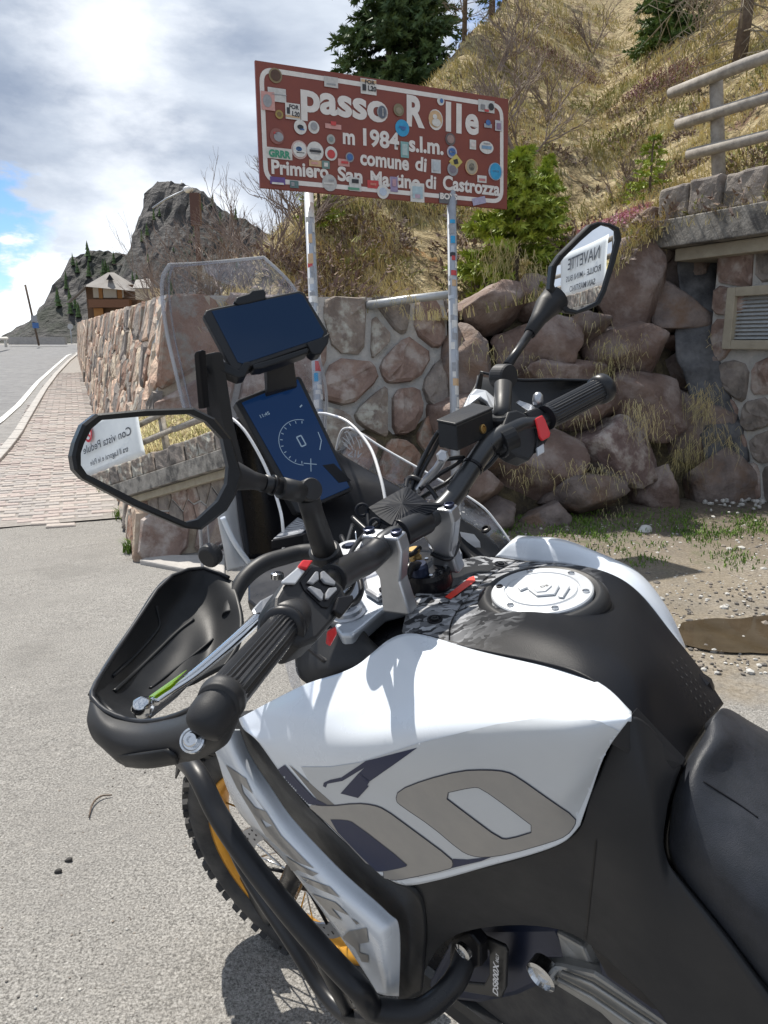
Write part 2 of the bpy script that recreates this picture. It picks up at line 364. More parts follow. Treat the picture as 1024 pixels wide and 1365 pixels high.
M['stoneQ'] = mat('pale_sandstone', (0.440, 0.363, 0.275), .85, col2=(0.550, 0.462, 0.352), scale=7, bump=.7, bscale=30, dist=.02, col3=(0.352, 0.253, 0.187), scale3=5)
M['mortar'] = mat('grey_mortar', (0.375, 0.375, 0.362), .95, col2=(0.500, 0.481, 0.450), scale=10, bump=.7, bscale=50, dist=.02)
M['mortarP'] = mat('sandy_mortar', (.30, .24, .18), .95, col2=(.42, .36, .28), scale=10, bump=.6, bscale=50, dist=.02)
M['concrete'] = mat('weathered_concrete', (.20, .185, .165), .9, col2=(.33, .31, .28), scale=7, bump=.5, bscale=40, dist=.02, col3=(.09, .085, .08), scale3=4)
M['concreteL'] = mat('pale_concrete', (.40, .36, .28), .9, col2=(.32, .285, .22), scale=7, bump=.3, bscale=40, dist=.01)
M['earth'] = mat('dark_earth', (.055, .043, .033), 1, col2=(.10, .08, .06), scale=9, bump=1, bscale=18, dist=.05)
M['membrane'] = mat('grey_membrane', (.05, .052, .058), .75, col2=(.14, .143, .15), scale=6, bump=.3, bscale=12, dist=.03)
M['galv'] = mat('galvanised_steel', (.48, .50, .51), .45, .5, col2=(.40, .42, .43), scale=20)
M['wood'] = mat('weathered_wood', (.38, .35, .31), .85, col2=(.24, .215, .19), scale=14, bump=.4, bscale=40, dist=.01)
M['leafy'] = mat('spruce_fresh', (.17, .25, .025), .6, col2=(.36, .42, .05), scale=9)
M['spruce'] = mat('spruce_needles', (.028, .065, .02), .7, col2=(.09, .14, .035), scale=3)
M['moss'] = mat('green_weeds', (.07, .15, .02), .8, col2=(.15, .24, .03), scale=9)
M['straw'] = mat('dry_grass', (0.5544, 0.4462, 0.2184), .9, col2=(0.6300, 0.5807, 0.3276), scale=2.5, col3=(0.3045, 0.2699, 0.1092), scale3=1.2)
M['twig'] = mat('bare_twigs', (.17, .13, .115), .9, col2=(.26, .21, .18), scale=6)
M['bark'] = mat('spruce_bark', (.10, .072, .055), .95, col2=(.17, .13, .10), scale=12, bump=.6, bscale=30)
M['heather'] = mat('pink_heather', (.42, .16, .25), .8, col2=(.55, .28, .36), scale=14)
M['heath'] = mat('dull_heath', (.15, .095, .09), .9, col2=(.22, .16, .10), scale=9)
M['signbrown'] = mat('sign_brown', (.22, .05, .03), .42, col2=(.19, .042, .028), scale=6)
M['signwhite'] = mat('sign_white', (.74, .71, .68), .5, col2=(.66, .63, .60), scale=20)
M['pole'] = mat('sign_post_galvanised', (.36, .39, .43), .5, .3, col2=(.46, .48, .51), scale=10)

# ------------------------------------------------------------------ ground
def gz(x, y):
    if y < 5: z = 0
    elif y < 62: z = .025 * (y - 5) * min(1, (y - 5) / 6)
    else: z = 1.425 - .04 * (y - 62)
    return z
def ground_mat():
    m = bpy.data.materials.new('ground_asphalt_and_gravel'); m.use_nodes = True; t = m.node_tree; b = t.nodes['Principled BSDF']; n = t.nodes.new; l = t.links.new
    g = n('ShaderNodeNewGeometry')
    def nz(s, d=4, r=.6):
        q = n('ShaderNodeTexNoise'); q.inputs['Scale'].default_value = s; q.inputs['Detail'].default_value = d; q.inputs['Roughness'].default_value = r; l(g.outputs['Position'], q.inputs[0]); return q.outputs[0]
    def ramp(src, *st):
        r = n('ShaderNodeValToRGB'); e = r.color_ramp.elements
        while len(e) < len(st): e.new(.5)
        for i, (p, c) in enumerate(st): e[i].position = p; e[i].color = (*c, 1) if not isinstance(c, float) else (c, c, c, 1)
        l(src, r.inputs[0]); return r.outputs[0]
    def mix(f, a, c, mode='MIX'):
        q = n('ShaderNodeMixRGB'); q.blend_type = mode
        if isinstance(f, float): q.inputs[0].default_value = f
        else: l(f, q.inputs[0])
        for i, x in ((1, a), (2, c)):
            if isinstance(x, tuple): q.inputs[i].default_value = (*x, 1)
            else: l(x, q.inputs[i])
        return q.outputs[0]
    asp = ramp(nz(150, 3, .85), (.36, (.075, .071, .065)), (.5, (.24, .23, .212)), (.66, (.42, .405, .38)))
    asp = mix(ramp(nz(1.3, 5), (.38, 0.0), (.68, .40)), asp, (.17, .162, .152))
    asp = mix(ramp(nz(28, 4, .7), (.60, 0.0), (.70, .5)), asp, (.36, .34, .31))
    vo = n('ShaderNodeTexVoronoi'); vo.inputs['Scale'].default_value = 130; l(g.outputs['Position'], vo.inputs[0])
    grv = ramp(nz(60, 4, .75), (.32, (.09, .078, .06)), (.5, (.235, .205, .165)), (.68, (.37, .34, .29)))
    grv = mix(ramp(nz(.9, 4), (.42, 0.0), (.62, .65)), grv, (.19, .155, .105))
    grn = ramp(nz(3.5, 6, .7), (.56, 0.0), (.64, 1.0))
    sx = n('ShaderNodeSeparateXYZ'); l(g.outputs['Position'], sx.inputs[0])
    # gravel lies right of the asphalt: x > 0.1 + noise, y beyond 2
    a1 = n('ShaderNodeMath'); a1.operation = 'MULTIPLY_ADD'; l(nz(1.6, 6), a1.inputs[0]); a1.inputs[1].default_value = .9; l(sx.outputs[0], a1.inputs[2])
    fac = n('ShaderNodeMapRange'); l(a1.outputs[0], fac.inputs[0]); fac.inputs[1].default_value = .85; fac.inputs[2].default_value = 1.15
    yy = n('ShaderNodeMapRange'); a2 = n('ShaderNodeMath'); a2.operation = 'MULTIPLY_ADD'; l(nz(2.2, 6), a2.inputs[0]); a2.inputs[1].default_value = 1.2; l(sx.outputs[1], a2.inputs[2])
    l(a2.outputs[0], yy.inputs[0]); yy.inputs[1].default_value = 3.35; yy.inputs[2].default_value = 3.6
    fm = n('ShaderNodeMath'); fm.operation = 'MULTIPLY'; l(fac.outputs[0], fm.inputs[0]); l(yy.outputs[0], fm.inputs[1])
    near = mix(fm.outputs[0], asp, grv)
    # weeds by the rock wall
    wy = n('ShaderNodeMapRange'); l(sx.outputs[1], wy.inputs[0]); wy.inputs[1].default_value = 4.3; wy.inputs[2].default_value = 5.6
    wm = n('ShaderNodeMath'); wm.operation = 'MULTIPLY'; l(wy.outputs[0], wm.inputs[0]); l(grn, wm.inputs[1])
    wm2 = n('ShaderNodeMath'); wm2.operation = 'MULTIPLY'; l(wm.outputs[0], wm2.inputs[0]); l(fac.outputs[0], wm2.inputs[1])
    near = mix(wm2.outputs[0], near, (.07, .11, .025))
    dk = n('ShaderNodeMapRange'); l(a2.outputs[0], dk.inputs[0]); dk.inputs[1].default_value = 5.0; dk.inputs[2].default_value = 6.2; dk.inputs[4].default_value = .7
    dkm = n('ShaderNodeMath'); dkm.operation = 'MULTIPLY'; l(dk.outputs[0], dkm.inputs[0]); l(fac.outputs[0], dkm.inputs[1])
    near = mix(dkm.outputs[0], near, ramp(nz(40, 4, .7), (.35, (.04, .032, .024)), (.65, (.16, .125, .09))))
    st = ramp(nz(.8, 7, .7), (.56, 0.0), (.62, .28)); near = mix(st, near, (.12, .115, .105))
    l(near, b.inputs['Base Color']); b.inputs['Roughness'].default_value = .93
    bp = n('ShaderNodeBump'); bp.inputs['Strength'].default_value = .7; bp.inputs['Distance'].default_value = .006; l(nz(240, 2, .8), bp.inputs['Height'])
    bp2 = n('ShaderNodeBump'); bp2.inputs['Strength'].default_value = .5; bp2.inputs['Distance'].default_value = .03; l(nz(14, 5), bp2.inputs['Height']); l(bp.outputs[0], bp2.inputs['Normal'])
    l(bp2.outputs[0], b.inputs['Normal'])
    return m
M['ground'] = ground_mat()
def frange(a, b, s):
    out = []; x = a
    while x < b - 1e-6: out.append(x); x += s
    return out + [b]
xs = frange(-600, -40, 80) + frange(-32, -4, 4)[0:] + frange(-3, 5, .25) + frange(6, 30, 4) + [60, 150, 600]
ys = frange(-300, -20, 70) + frange(-16, 0, 4) + frange(.25, 8, .25) + frange(9, 80, 3) + [100, 140, 200, 350, 700, 1500]
gv = []
for y in ys:
    for x in xs:
        z = gz(x, y)
        if -3 < x < 5 and .5 < y < 8: z += .012 * noise.noise(V((x * 1.2, y * 1.2, 0)))
        gv.append((x, y, z))
nx = len(xs)
gf = [(j * nx + i, j * nx + i + 1, (j + 1) * nx + i + 1, (j + 1) * nx + i) for j in range(len(ys) - 1) for i in range(nx - 1)]
kind(mobj('ground', gv, gf, M['ground'], smooth=True), 'structure')

def hit_ground(px, py):
    d = dr(px, py); t = .3
    for _ in range(4000):
        p = CAM + d * t
        if p.z <= gz(p.x, p.y): return p
        t += .02
    return p
# road beyond, brick pavement along the wall
RD = V((-.377, .926, 0)); RN = V((.926, .377, 0))          # along the road wall, towards the hill
CORN = G(181, 750)
M['road'] = mat('road_asphalt', (.13, .13, .135), .9, col2=(.19, .19, .19), scale=3, bump=.4, bscale=120, dist=.01)
M['line'] = mat('worn_road_paint', (.62, .62, .60), .8, col2=(.42, .42, .41), scale=6)
M['kerb'] = mat('pale_kerb_concrete', (.42, .40, .375), .9, col2=(.33, .315, .30), scale=8, bump=.4, bscale=60)
M['joint'] = mat('paver_joint_sand', (.20, .185, .17), .95, col2=(.29, .27, .25), scale=20)
def strip(name, near, far, lift, m, n=40):
    """near/far: lists of (offset from the wall line) at distance t along the road"""
    v = []
    for i in range(len(near)):
        t, a, b_ = near[i]
        for o in (a, b_):
            p = CORN + RD * t + RN * o; v.append((p.x, p.y, gz(p.x, p.y) + lift))
    f = [(2 * i, 2 * i + 1, 2 * i + 3, 2 * i + 2) for i in range(len(near) - 1)]
    return kind(mobj(name, v, f, m), 'structure')
def off(px, py):
    p = hit_ground(px, py); q = p - CORN; return q.dot(RD), q.dot(RN)
# outer edge of pavement (kerb) from the picture
kerb = [off(x, y) for x, y in ((-60, 668), (0, 612), (25, 580), (45, 545), (60, 520), (75, 500), (92, 482), (103, 473))]
line = [off(x, y) for x, y in ((-80, 622), (0, 562), (25, 540), (50, 510), (72, 490), (90, 474), (104, 469))]
def interp(tab, t):
    tab = sorted(tab)
    if t <= tab[0][0]: return tab[0][1] + (t - tab[0][0]) * (tab[1][1] - tab[0][1]) / (tab[1][0] - tab[0][0])
    for a, b_ in zip(tab, tab[1:]):
        if a[0] <= t <= b_[0]: return a[1] + (t - a[0]) / (b_[0] - a[0] + 1e-9) * (b_[1] - a[1])
    return tab[-1][1]
t_end = max(k[0] for k in kerb)
ts = [off(120, 692)[0] - .1 + i * .8 for i in range(0, int(t_end / .8) + 1)]
strip('road', [(t, -40, interp(line, t) + .02) for t in [-1.5 + i * 2 for i in range(30)]], None, .006, M['road'])
strip('gutter', [(t, interp(line, t) + .1, interp(kerb, t) - .04) for t in ts], None, .010, mat('gutter_asphalt', (.17, .165, .16), .9, col2=(.25, .24, .23), scale=5, bump=.4, bscale=80))
strip('road_marking', [(t, interp(line, t) - .05, interp(line, t) + .06) for t in ts], None, .014, M['line'])
strip('pavement_bed', [(t, interp(kerb, t), .2) for t in ts], None, .012, M['joint'])
mb = MB()
for t in ts:
    if t < 0: continue
    o0 = interp(kerb, t); o1 = interp(kerb, t + .78)
    a = CORN + RD * t + RN * (o0 - .06); b_ = CORN + RD * t + RN * (o0 + .06); c = CORN + RD * (t + .77) + RN * (o1 + .06); d = CORN + RD * (t + .77) + RN * (o1 - .06)
    pts = [V((q.x, q.y, gz(q.x, q.y) + .06)) for q in (a, b_, c, d)]
    vv, ff = prism_v(pts, V((0, 0, -.12))); mb.add(vv, ff)
kind(mb.build('kerb', M['kerb'], bevel=.01), 'structure')
# pavers: the nearest ones single bricks, further ones joined
pmats = [mat('paver_%s' % c, a, .9, col2=b_, scale=30, bump=.5, bscale=90, dist=.01) for c, a, b_ in (('rose', (.31, .26, .24), (.39, .335, .31)), ('sand', (.34, .30, .27), (.41, .37, .34)), ('grey', (.28, .255, .24), (.36, .335, .315)))]
cand = []
t = .9; r_ = 0
PAVE0 = off(120, 692)[0]
while t < t_end - .5:
    lo = interp(kerb, t) + .08; o = -.02
    o -= .11 * (r_ % 2)
    while o > max(lo, -4.2):
        c = CORN + RD * t + RN * (o - .1)
        if t > PAVE0 + .1 + .5 * noise.noise(V((o * 1.3, 0, 0))) + .12 * noise.noise(V((o * 6, 3, 0))):
            q = c - CAM; z = q.dot(Fc); sx_ = 512 + 1000 * q.x / z
            if sx_ > -40: cand.append((q.length, t, o))
        o -= .225
    t += .118; r_ += 1
cand.sort()
pav = bpy.data.objects.new('brick_pavement', None); COL.objects.link(pav); kind(pav, 'structure')
pm = []
for k in range(6):
    rr = random.Random(k); v, f = box_v(V((0, 0, 0)), V((1, 0, 0)), V((0, 1, 0)), Z, .212 * (1 - .04 * rr.random()), .106 * (1 - .05 * rr.random()), .05)
    v = [p + V((rr.uniform(-.004, .004), rr.uniform(-.004, .004), rr.uniform(-.002, .002))) for p in v]
    me = bpy.data.meshes.new('brick'); bm = bmesh.new(); bv_ = [bm.verts.new(p) for p in v]
    for q in f: bm.faces.new([bv_[i] for i in q])
    bmesh.ops.bevel(bm, geom=[e_ for e_ in bm.edges if all(x.co.z > 0 for x in e_.verts)], offset=.008, segments=1, affect='EDGES')
    bm.to_mesh(me); bm.free(); me.materials.append(pmats[k % 3]); pm.append(me)
ang = atan2(RN.y, RN.x)
mb = MB(); rr = random.Random(3)
for i, (dd, t, o) in enumerate(cand):
    c = CORN + RD * t + RN * (o - .11); c.z = gz(c.x, c.y) - .006 + rr.uniform(-.004, .005)
    if i < 290:
        ob = bpy.data.objects.new('brick', rr.choice(pm)); ob.location = c; ob.rotation_euler = (rr.uniform(-.03, .03), rr.uniform(-.02, .02), ang + rr.uniform(-.03, .03)); link(ob, pav)
    elif dd < 26:
        v, f = box_v(c, RN, RD, Z, .21, .104, .05); mb.add(v, [f[1]] + f[2:], rr.randrange(3))
o = mb.build('brick_rows', pmats, pav); kind(o, 'stuff')

# ------------------------------------------------------------------ stone walls
def voronoi(seeds, w_, h_, gap):
    cells = []
    for i, (x, y) in enumerate(seeds):
        poly = [(0, 0), (w_, 0), (w_, h_), (0, h_)]
        for j, (a, b_) in enumerate(seeds):
            if i == j or abs(a - x) > 1.6 or abs(b_ - y) > 1.6: continue
            mx_, my_ = (a + x) / 2, (b_ + y) / 2; nx_, ny_ = a - x, b_ - y; L_ = sqrt(nx_ * nx_ + ny_ * ny_) or 1e-6; nx_ /= L_; ny_ /= L_
            mx_ -= nx_ * gap; my_ -= ny_ * gap
            out = []
            for k in range(len(poly)):
                p, q = poly[k], poly[(k + 1) % len(poly)]
                dp = (p[0] - mx_) * nx_ + (p[1] - my_) * ny_; dq = (q[0] - mx_) * nx_ + (q[1] - my_) * ny_
                if dp <= 0: out.append(p)
                if dp * dq < 0: s_ = dp / (dp - dq); out.append((p[0] + s_ * (q[0] - p[0]), p[1] + s_ * (q[1] - p[1])))
            poly = out
            if len(poly) < 3: break
        cells.append(poly)
    return cells
def stone_obj(poly, surf, proud, rr, mats, parent, rough=.012, name='stone', rnd=.22):
    # cut corners so outlines are rounded, then a raised face with a bevelled shoulder
    P = []
    n = len(poly)
    area = abs(sum(poly[i][0] * poly[(i + 1) % n][1] - poly[(i + 1) % n][0] * poly[i][1] for i in range(n))) / 2
    if area < .002: return None
    for i in range(n):
        a, b_, c = V(poly[i - 1]), V(poly[i]), V(poly[(i + 1) % n])
        la, lc = (a - b_).length, (c - b_).length
        if min(la, lc) < .015: P.append(b_); continue
        P.append(b_ + (a - b_) * min(rnd, .06 / la)); P.append(b_ + (c - b_) * min(rnd, .06 / lc))
    cx = sum(p.x for p in P) / len(P); cy = sum(p.y for p in P) / len(P); c = V((cx, cy))
    m = len(P); v = []; 
    pr = proud * rr.uniform(.5, 1.25); tilt = (rr.uniform(-.08, .08), rr.uniform(-.08, .08)); sz = sqrt(area)
    for lev, (sc_, dep) in enumerate(((1, -.05), (1, pr * .35), (.90, pr * .9), (.55, pr * 1.1))):
        for p in P:
            q = c + (p - c) * sc_
            d_ = dep
            if lev > 0: d_ += rr.uniform(-rough, rough) + (q.x - cx) * tilt[0] + (q.y - cy) * tilt[1]; q = q + V((rr.uniform(-rough, rough), rr.uniform(-rough, rough))) * .6
            v.append(surf(q.x, q.y, d_))
    v.append(surf(cx, cy, pr * 1.15 + rr.uniform(-rough, rough)))
    f = []
    for l_ in range(3):
        for i in range(m):
            j = (i + 1) % m; f.append((l_ * m + i, l_ * m + j, (l_ + 1) * m + j, (l_ + 1) * m + i))
    for i in range(m): f.append((3 * m + i, 3 * m + (i + 1) % m, 4 * m))
    o = mobj(name, v, f, rr.choice(mats), parent)
    return o
def quad_surf(b0, b1, t0, t1):
    w_ = (b1 - b0).length; h_ = (t0 - b0).length
    nrm = (b1 - b0).cross(t0 - b0).normalized()
    def s(x, y, d):
        a = x / w_; b_ = y / h_
        return (b0 * (1 - a) + b1 * a) * (1 - b_) + (t0 * (1 - a) + t1 * a) * b_ + nrm * d
    def inv(p):
        d = p - b0; ex = (b1 - b0).normalized(); ey = (t0 - b0); ey = (ey - ex * ey.dot(ex)).normalized()
        return d.dot(ex), d.dot(ey)
    return s, inv, w_, h_, nrm
def jgrid(w_, h_, cw, ch, rr, jit=.32):
    out = []; ny = max(1, round(h_ / ch)); nx_ = max(1, round(w_ / cw))
    for j in range(ny):
        for i in range(nx_):
            out.append(((i + .5 + .5 * (j % 2) * .8 - .2 + rr.uniform(-jit, jit)) * w_ / nx_, (j + .5 + rr.uniform(-jit, jit) * .7) * h_ / ny))
    return out
def wall_core(name, b0, b1, t0, t1, depth, mat_, parent):
    nrm = (b1 - b0).cross(t0 - b0).normalized(); flat = V((nrm.x, nrm.y, 0)).normalized()
    v = [b0, b1, t1, t0, b0 - flat * (depth + .2), b1 - flat * (depth + .2), t1 - flat * depth, t0 - flat * depth]
    f = [(0, 1, 2, 3), (5, 4, 7, 6), (3, 2, 6, 7), (4, 5, 1, 0), (1, 5, 6, 2), (4, 0, 3, 7)]
    # subdivided front for relief
    return mobj(name, v, f, mat_, parent)
# front wall (mortared), facing the camera
DN = V((0, 0, -.25))
b0 = CORN.copy(); t0 = W(222, 393, 5.25); b1 = W(596, 660, 5.9); b1.z = 0; t1 = W(596, 398, 6.32)
fw = empty('mortared_stone_wall', (b0 + b1) / 2, 'mortared rubble stone wall in brown and grey with pale joints, behind the windscreen and the left signpost', 'wall')
s_, inv, fw_w, fw_h, fn = quad_surf(b0, b1, t0, t1)
wall_core('mortar_bed', b0 + DN, b1 + DN, t0, t1, .35, M['mortar'], fw)
fpl = PL(b0, b1, t1)
named = [(452, 440), (523, 424), (496, 480), (470, 552), (512, 548), (590, 470), (560, 575), (455, 600), (515, 620), (560, 655), (430, 510), (470, 420), (560, 412), (425, 440), (420, 580)]
seeds = [inv(fpl.hit(*p)) for p in named]
rr = random.Random(11)
for (x, y) in jgrid(fw_w, fw_h, .42, .30, rr):
    if all((x - a) ** 2 + (y - b_) ** 2 > .085 for a, b_ in seeds): seeds.append((x, y))
for poly in voronoi(seeds, fw_w, fw_h, .028):
    if len(poly) > 2: stone_obj(poly, s_, .035, rr, [M['stoneA'], M['stoneB'], M['stoneD'], M['stoneA'], M['stoneC']], fw)
# road wall (left face running away along the pavement)
rb1 = CORN + RD * 34; rb1.z = gz(rb1.x, rb1.y)
rt1 = rb1 + RN * .1; rt1.z = rb1.z + 1.55
rw = empty('roadside_stone_wall', CORN + RD * 17, 'long pinkish stone wall running uphill beside the brick pavement', 'wall')
s2, inv2, w2, h2, n2_ = quad_surf(rb1, CORN, rt1, t0)
wall_core('mortar_bed', rb1 + DN, CORN + DN, rt1, t0, .3, M['mortarP'], rw)
s2o = s2
sd = []; rr = random.Random(5)
x = .12
while x < 17:
    sz = .30 + x * .012
    for y in [k * sz * .8 + rr.uniform(0, .1) + .06 for k in range(int(h2 / (sz * .8)) + 1)]:
        if y < h2: sd.append((w2 - x - rr.uniform(-.09, .09), y + rr.uniform(-.07, .07)))
    x += sz
cells = voronoi(sd, w2, h2, .014)
idx = 0; far = MB()
for (sx_, sy_), poly in zip(sd, cells):
    if len(poly) < 3: continue
    if min(p[0] for p in poly) < 2: continue
    stone_obj(poly, s2, .022, rr, [M['stoneP'], M['stoneQ'], M['stoneP'], M['stoneC'], M['stoneB']], rw, name='stone', rnd=.12)
sd = jgrid(w2 - 17, h2, .5, .36, rr)
for poly in voronoi(sd, w2 - 17, h2, .015):
    if len(poly) < 3: continue
    vv = [s2(p[0], p[1], .03 + rr.uniform(0, .02)) for p in poly] + [s2(p[0], p[1], -.02) for p in poly]; n = len(poly)
    far.add(vv, [tuple(range(n))] + [(i, (i + 1) % n, (i + 1) % n + n, i + n)[::-1] for i in range(n)], rr.randrange(3))
kind(far.build('far_stones', [M['stoneP'], M['stoneQ'], M['stoneC']], rw), 'stuff')
# concrete foot at the wall's corner
prism('concrete_footing', [G(186, 752) + Z * .03, G(300, 775) + Z * .03, G(300, 745) + Z * .03, G(205, 745) + Z * .03], V((0, 0, -.1)), M['kerb'], fw, bevel=.01)
# metal pipe on the wall top
tube('guard_pipe', [W(489, 407, 5.95), W(545, 399, 5.9), W(604, 392, 5.85)], .032, M['galv'], None, seg=16)
tag(bpy.data.objects['guard_pipe'], 'grey galvanised pipe lying along the top of the mortared wall', 'pipe')

# ------------------------------------------------------------------ portal wall on the right, running past the camera
P4 = V((3.02, 7.35, 0)); PD = V((.447, -.894, 0)); PN = V((-.894, -.447, 0))   # PN faces the camera side
ZC = 2.86
pw = empty('concrete_slab_retaining_wall', P4, 'retaining wall of dark mortared stone under a concrete slab with stone coping and a louvred vent', 'wall')
LEN = 26.0
pb0 = P4 + PD * .12; pb1 = P4 + PD * LEN
zt = ZC - .62
s3, inv3, w3, h3, n3_ = quad_surf(pb0, pb1, pb0 + Z * zt, pb1 + Z * zt)
if n3_.dot(PN) < 0: print('PORTAL NORMAL FLIPPED')
wall_core('mortar_bed', pb0 + DN, pb1 + DN, pb0 + Z * zt, pb1 + Z * zt, .4, M['mortar'], pw)
ppl = PL(pb0, pb1, pb0 + Z)
vc = inv3(ppl.hit(1018, 425))
vq = inv3(ppl.hit(986, 394)); vq2 = inv3(ppl.hit(986, 455)); vx0 = vq[0]; vx1 = vx0 + .62; vy1 = vq[1]; vy0 = vq2[1]
print('vent at', vc)
rr = random.Random(21)
seeds = jgrid(w3, h3, .40, .34, rr)
far_p = MB()
cells = voronoi(seeds, w3, h3, .016)
for poly in cells:
    if len(poly) < 3: continue
    cx = sum(p[0] for p in poly) / len(poly); cy = sum(p[1] for p in poly) / len(poly)
    if vx0 - .08 < cx < vx1 + .08 and vy0 - .08 < cy < vy1 + .08: continue
    if cx < 6: stone_obj(poly, s3, .03, rr, [M['stoneA'], M['stoneB'], M['stoneA']], pw)
    else:
        vv = [s3(p[0], p[1], -.02) for p in poly] + [s3(p[0], p[1], .02) for p in poly] + [s3(cx + (p[0] - cx) * .85, cy + (p[1] - cy) * .85, .035) for p in poly]; n = len(poly)
        far_p.add(vv, [(i + o_, (i + 1) % n + o_, (i + 1) % n + n + o_, i + n + o_) for i in range(n) for o_ in (0, n)] + [tuple(range(2 * n, 3 * n))], rr.randrange(2))
kind(far_p.build('wall_stones', [M['stoneA'], M['stoneB']], pw), 'stuff')
# vent with frame and louvres
def pbox(name, x, y, d, wx, hy, th, m, parent=pw, bevel=.006):
    return box(name, s3(x, y, d), PD, Z, PN, wx, hy, th, m, parent, bevel)
vcx, vcy = (vx0 + vx1) / 2, (vy0 + vy1) / 2
for (x, y, a, b_) in ((vx0 - .03, vcy, .09, vy1 - vy0 + .14), (vx1 + .03, vcy, .09, vy1 - vy0 + .14), (vcx, vy0 - .03, vx1 - vx0 - .031, .08), (vcx, vy1 + .03, vx1 - vx0 - .031, .08)):
    pbox('vent_surround', x, y, .03, a, b_, .10, M['concreteL'])
vent = pbox('vent', vcx, vcy, -.01, vx1 - vx0 - .02, vy1 - vy0 - .02, .02, M['trim'])
nl = 11
for k in range(nl):
    yy_ = vy0 + .03 + (vy1 - vy0 - .06) * k / (nl - 1)
    box('louvre', s3(vcx, yy_, .03), PD, (Z * .8 - PN * .6).normalized(), (PN * .8 + Z * .6).normalized(), vx1 - vx0 - .03, .026, .004, M['galv'], vent)
# slab, fascia, coping
LENE = -.55
def along(x, z, d): return P4 + PD * x + Z * z + PN * d
def beam(name, x0, x1, z0, z1, d0, d1, m, parent=pw, bevel=.01):
    return box(name, along((x0 + x1) / 2, (z0 + z1) / 2, (d0 + d1) / 2), PD, Z, PN, x1 - x0, z1 - z0, d1 - d0, m, parent, bevel)
beam('concrete_slab', LENE, LEN, ZC - .58, ZC - .33, -.8, .30, M['concrete'])
beam('soffit_beam', LENE + .3, LEN, ZC - .70, ZC - .585, -.3, .16, M['concreteL'])
x = LENE + .1; rr = random.Random(4)
while x < LEN - .3:
    l_ = rr.uniform(.34, .48)
    o = box('coping_stone', along(x + l_ / 2, ZC - .17 + rr.uniform(-.012, .012), .02 + rr.uniform(-.02, .02)), (PD + PN * rr.uniform(-.03, .03)).normalized(), Z, PN, l_ - .03, .30, .42, rr.choice([M['stoneB'], M['stoneD'], M['stoneB']]), pw, bevel=.025)
    bm = bmesh.new(); bm.from_mesh(o.data); bmesh.ops.subdivide_edges(bm, edges=bm.edges[:], cuts=3, use_grid_fill=True)
    for v in bm.verts: v.co += V([rr.uniform(-.009, .009) for _ in range(3)])
    bm.to_mesh(o.data); bm.free()
    x += l_
beam('coping_bed', LENE + .1, LEN, ZC - .33, ZC - .06, -.17, .17, M['mortar'])
# wooden rail fence standing on the hill side of the coping
fence = empty('wooden_rail_fence', along(0, ZC, -.3), 'weathered grey round-rail wooden fence above the concrete slab', 'fence')
fx0 = -.30
posts = [fx0 + .15 + 1.7 * k for k in range(15)]
for xx in posts:
    p0 = along(xx, ZC - .25, -.28); p1 = along(xx - .12, ZC + 1.0, -.20)
    tube('post', [p0, p0.lerp(p1, .5), p1 - Z * .02, p1], [.065, .062, .06, .045], M['wood'], fence, seg=12)
for k, (dz, st) in enumerate(((.92, -.42), (.60, -.30), (.30, -.14))):
    for q in range(5):
        a = fx0 + st + q * 5.0 + (.02 if q else 0); b_ = fx0 + st + (q + 1) * 5.0
        pts = [along(a + (b_ - a) * i / 6, ZC + dz + .012 * sin(i * 1.7 + k), -.12 + .01 * cos(i + k)) for i in range(7)]
        tube('rail', pts, [.05 + .004 * sin(i * 2.1 + k + q) for i in range(7)], M['wood'], fence, seg=12)
# draped grey membrane in the gap between boulders and wall
mem = [[(900, 330, 7.3), (928, 335, 7.28), (958, 330, 7.3)], [(905, 400, 7.2), (935, 410, 7.14), (958, 405, 7.16)], [(900, 465, 7.05), (930, 470, 6.98), (960, 480, 7.0)], [(915, 510, 6.98), (950, 520, 6.9), (975, 530, 6.92)], [(930, 570, 6.9), (960, 570, 6.82), (988, 565, 6.85)], [(945, 630, 6.82), (975, 630, 6.76), (1000, 615, 6.8)]]
mo = patch('drainage_membrane', [[W(*p) for p in r] for r in mem], 30, 10, M['membrane'], None, thick=.008)
for v in mo.data.vertices: v.co += V((0, -1, 0)) * .05 * noise.noise(v.co * 9)
tag(mo, 'crumpled grey drainage membrane hanging between the boulders and the vented wall', 'membrane')

# ------------------------------------------------------------------ hill
wl_n = V(((t1 - t0).y * -1, (t1 - t0).x, 0)).normalized()
def sdist(p, a, n): return (p[0] - a.x) * n.x + (p[1] - a.y) * n.y
FT = t0.z; FX = V((t0.x, t0.y, 0))
hn = V((-.567, .824, 0))
def hz0(x, y):
    D1 = (x - t0.x) * hn.x + (y - t0.y) * hn.y
    D2 = (x - P4.x) * .894 + (y - P4.y) * .447
    D3 = (x - t0.x) * .926 + (y - t0.y) * .377
    # shelf heights: low behind the mortared wall, high behind the slab
    z1 = max(1.60, 1.68 + .70 * D1)
    z1 += max(0, min(1, (x - .6) / 2.2)) * .55 * max(0, min(1, 1.6 - D1 * .25))
    z2 = ZC - .12 + .62 * (D2 - .15)
    z = max(z1, z2)
    z3 = max(1.42 + .12 * D3 + .022 * max(0, y - 5), 1.45 + .10 * y + 1.0 * (x + .145 * y))
    z = min(z, z3)
    return z, D1, D2, D3
def hz(x, y):
    z, D1, D2, D3 = hz0(x, y)
    d = max(0, min(max(D1, D2), D3)); am = min(1, d / 1.2)
    z += am * (.10 * noise.noise(V((x * 2.1, y * 2.1, 31))) + .35 * noise.noise(V((x * .35, y * .35, 2))) + .16 * noise.noise(V((x * 1.1, y * 1.1, 5))) + .06 * noise.noise(V((x * 3, y * 3, 9))))
    return z
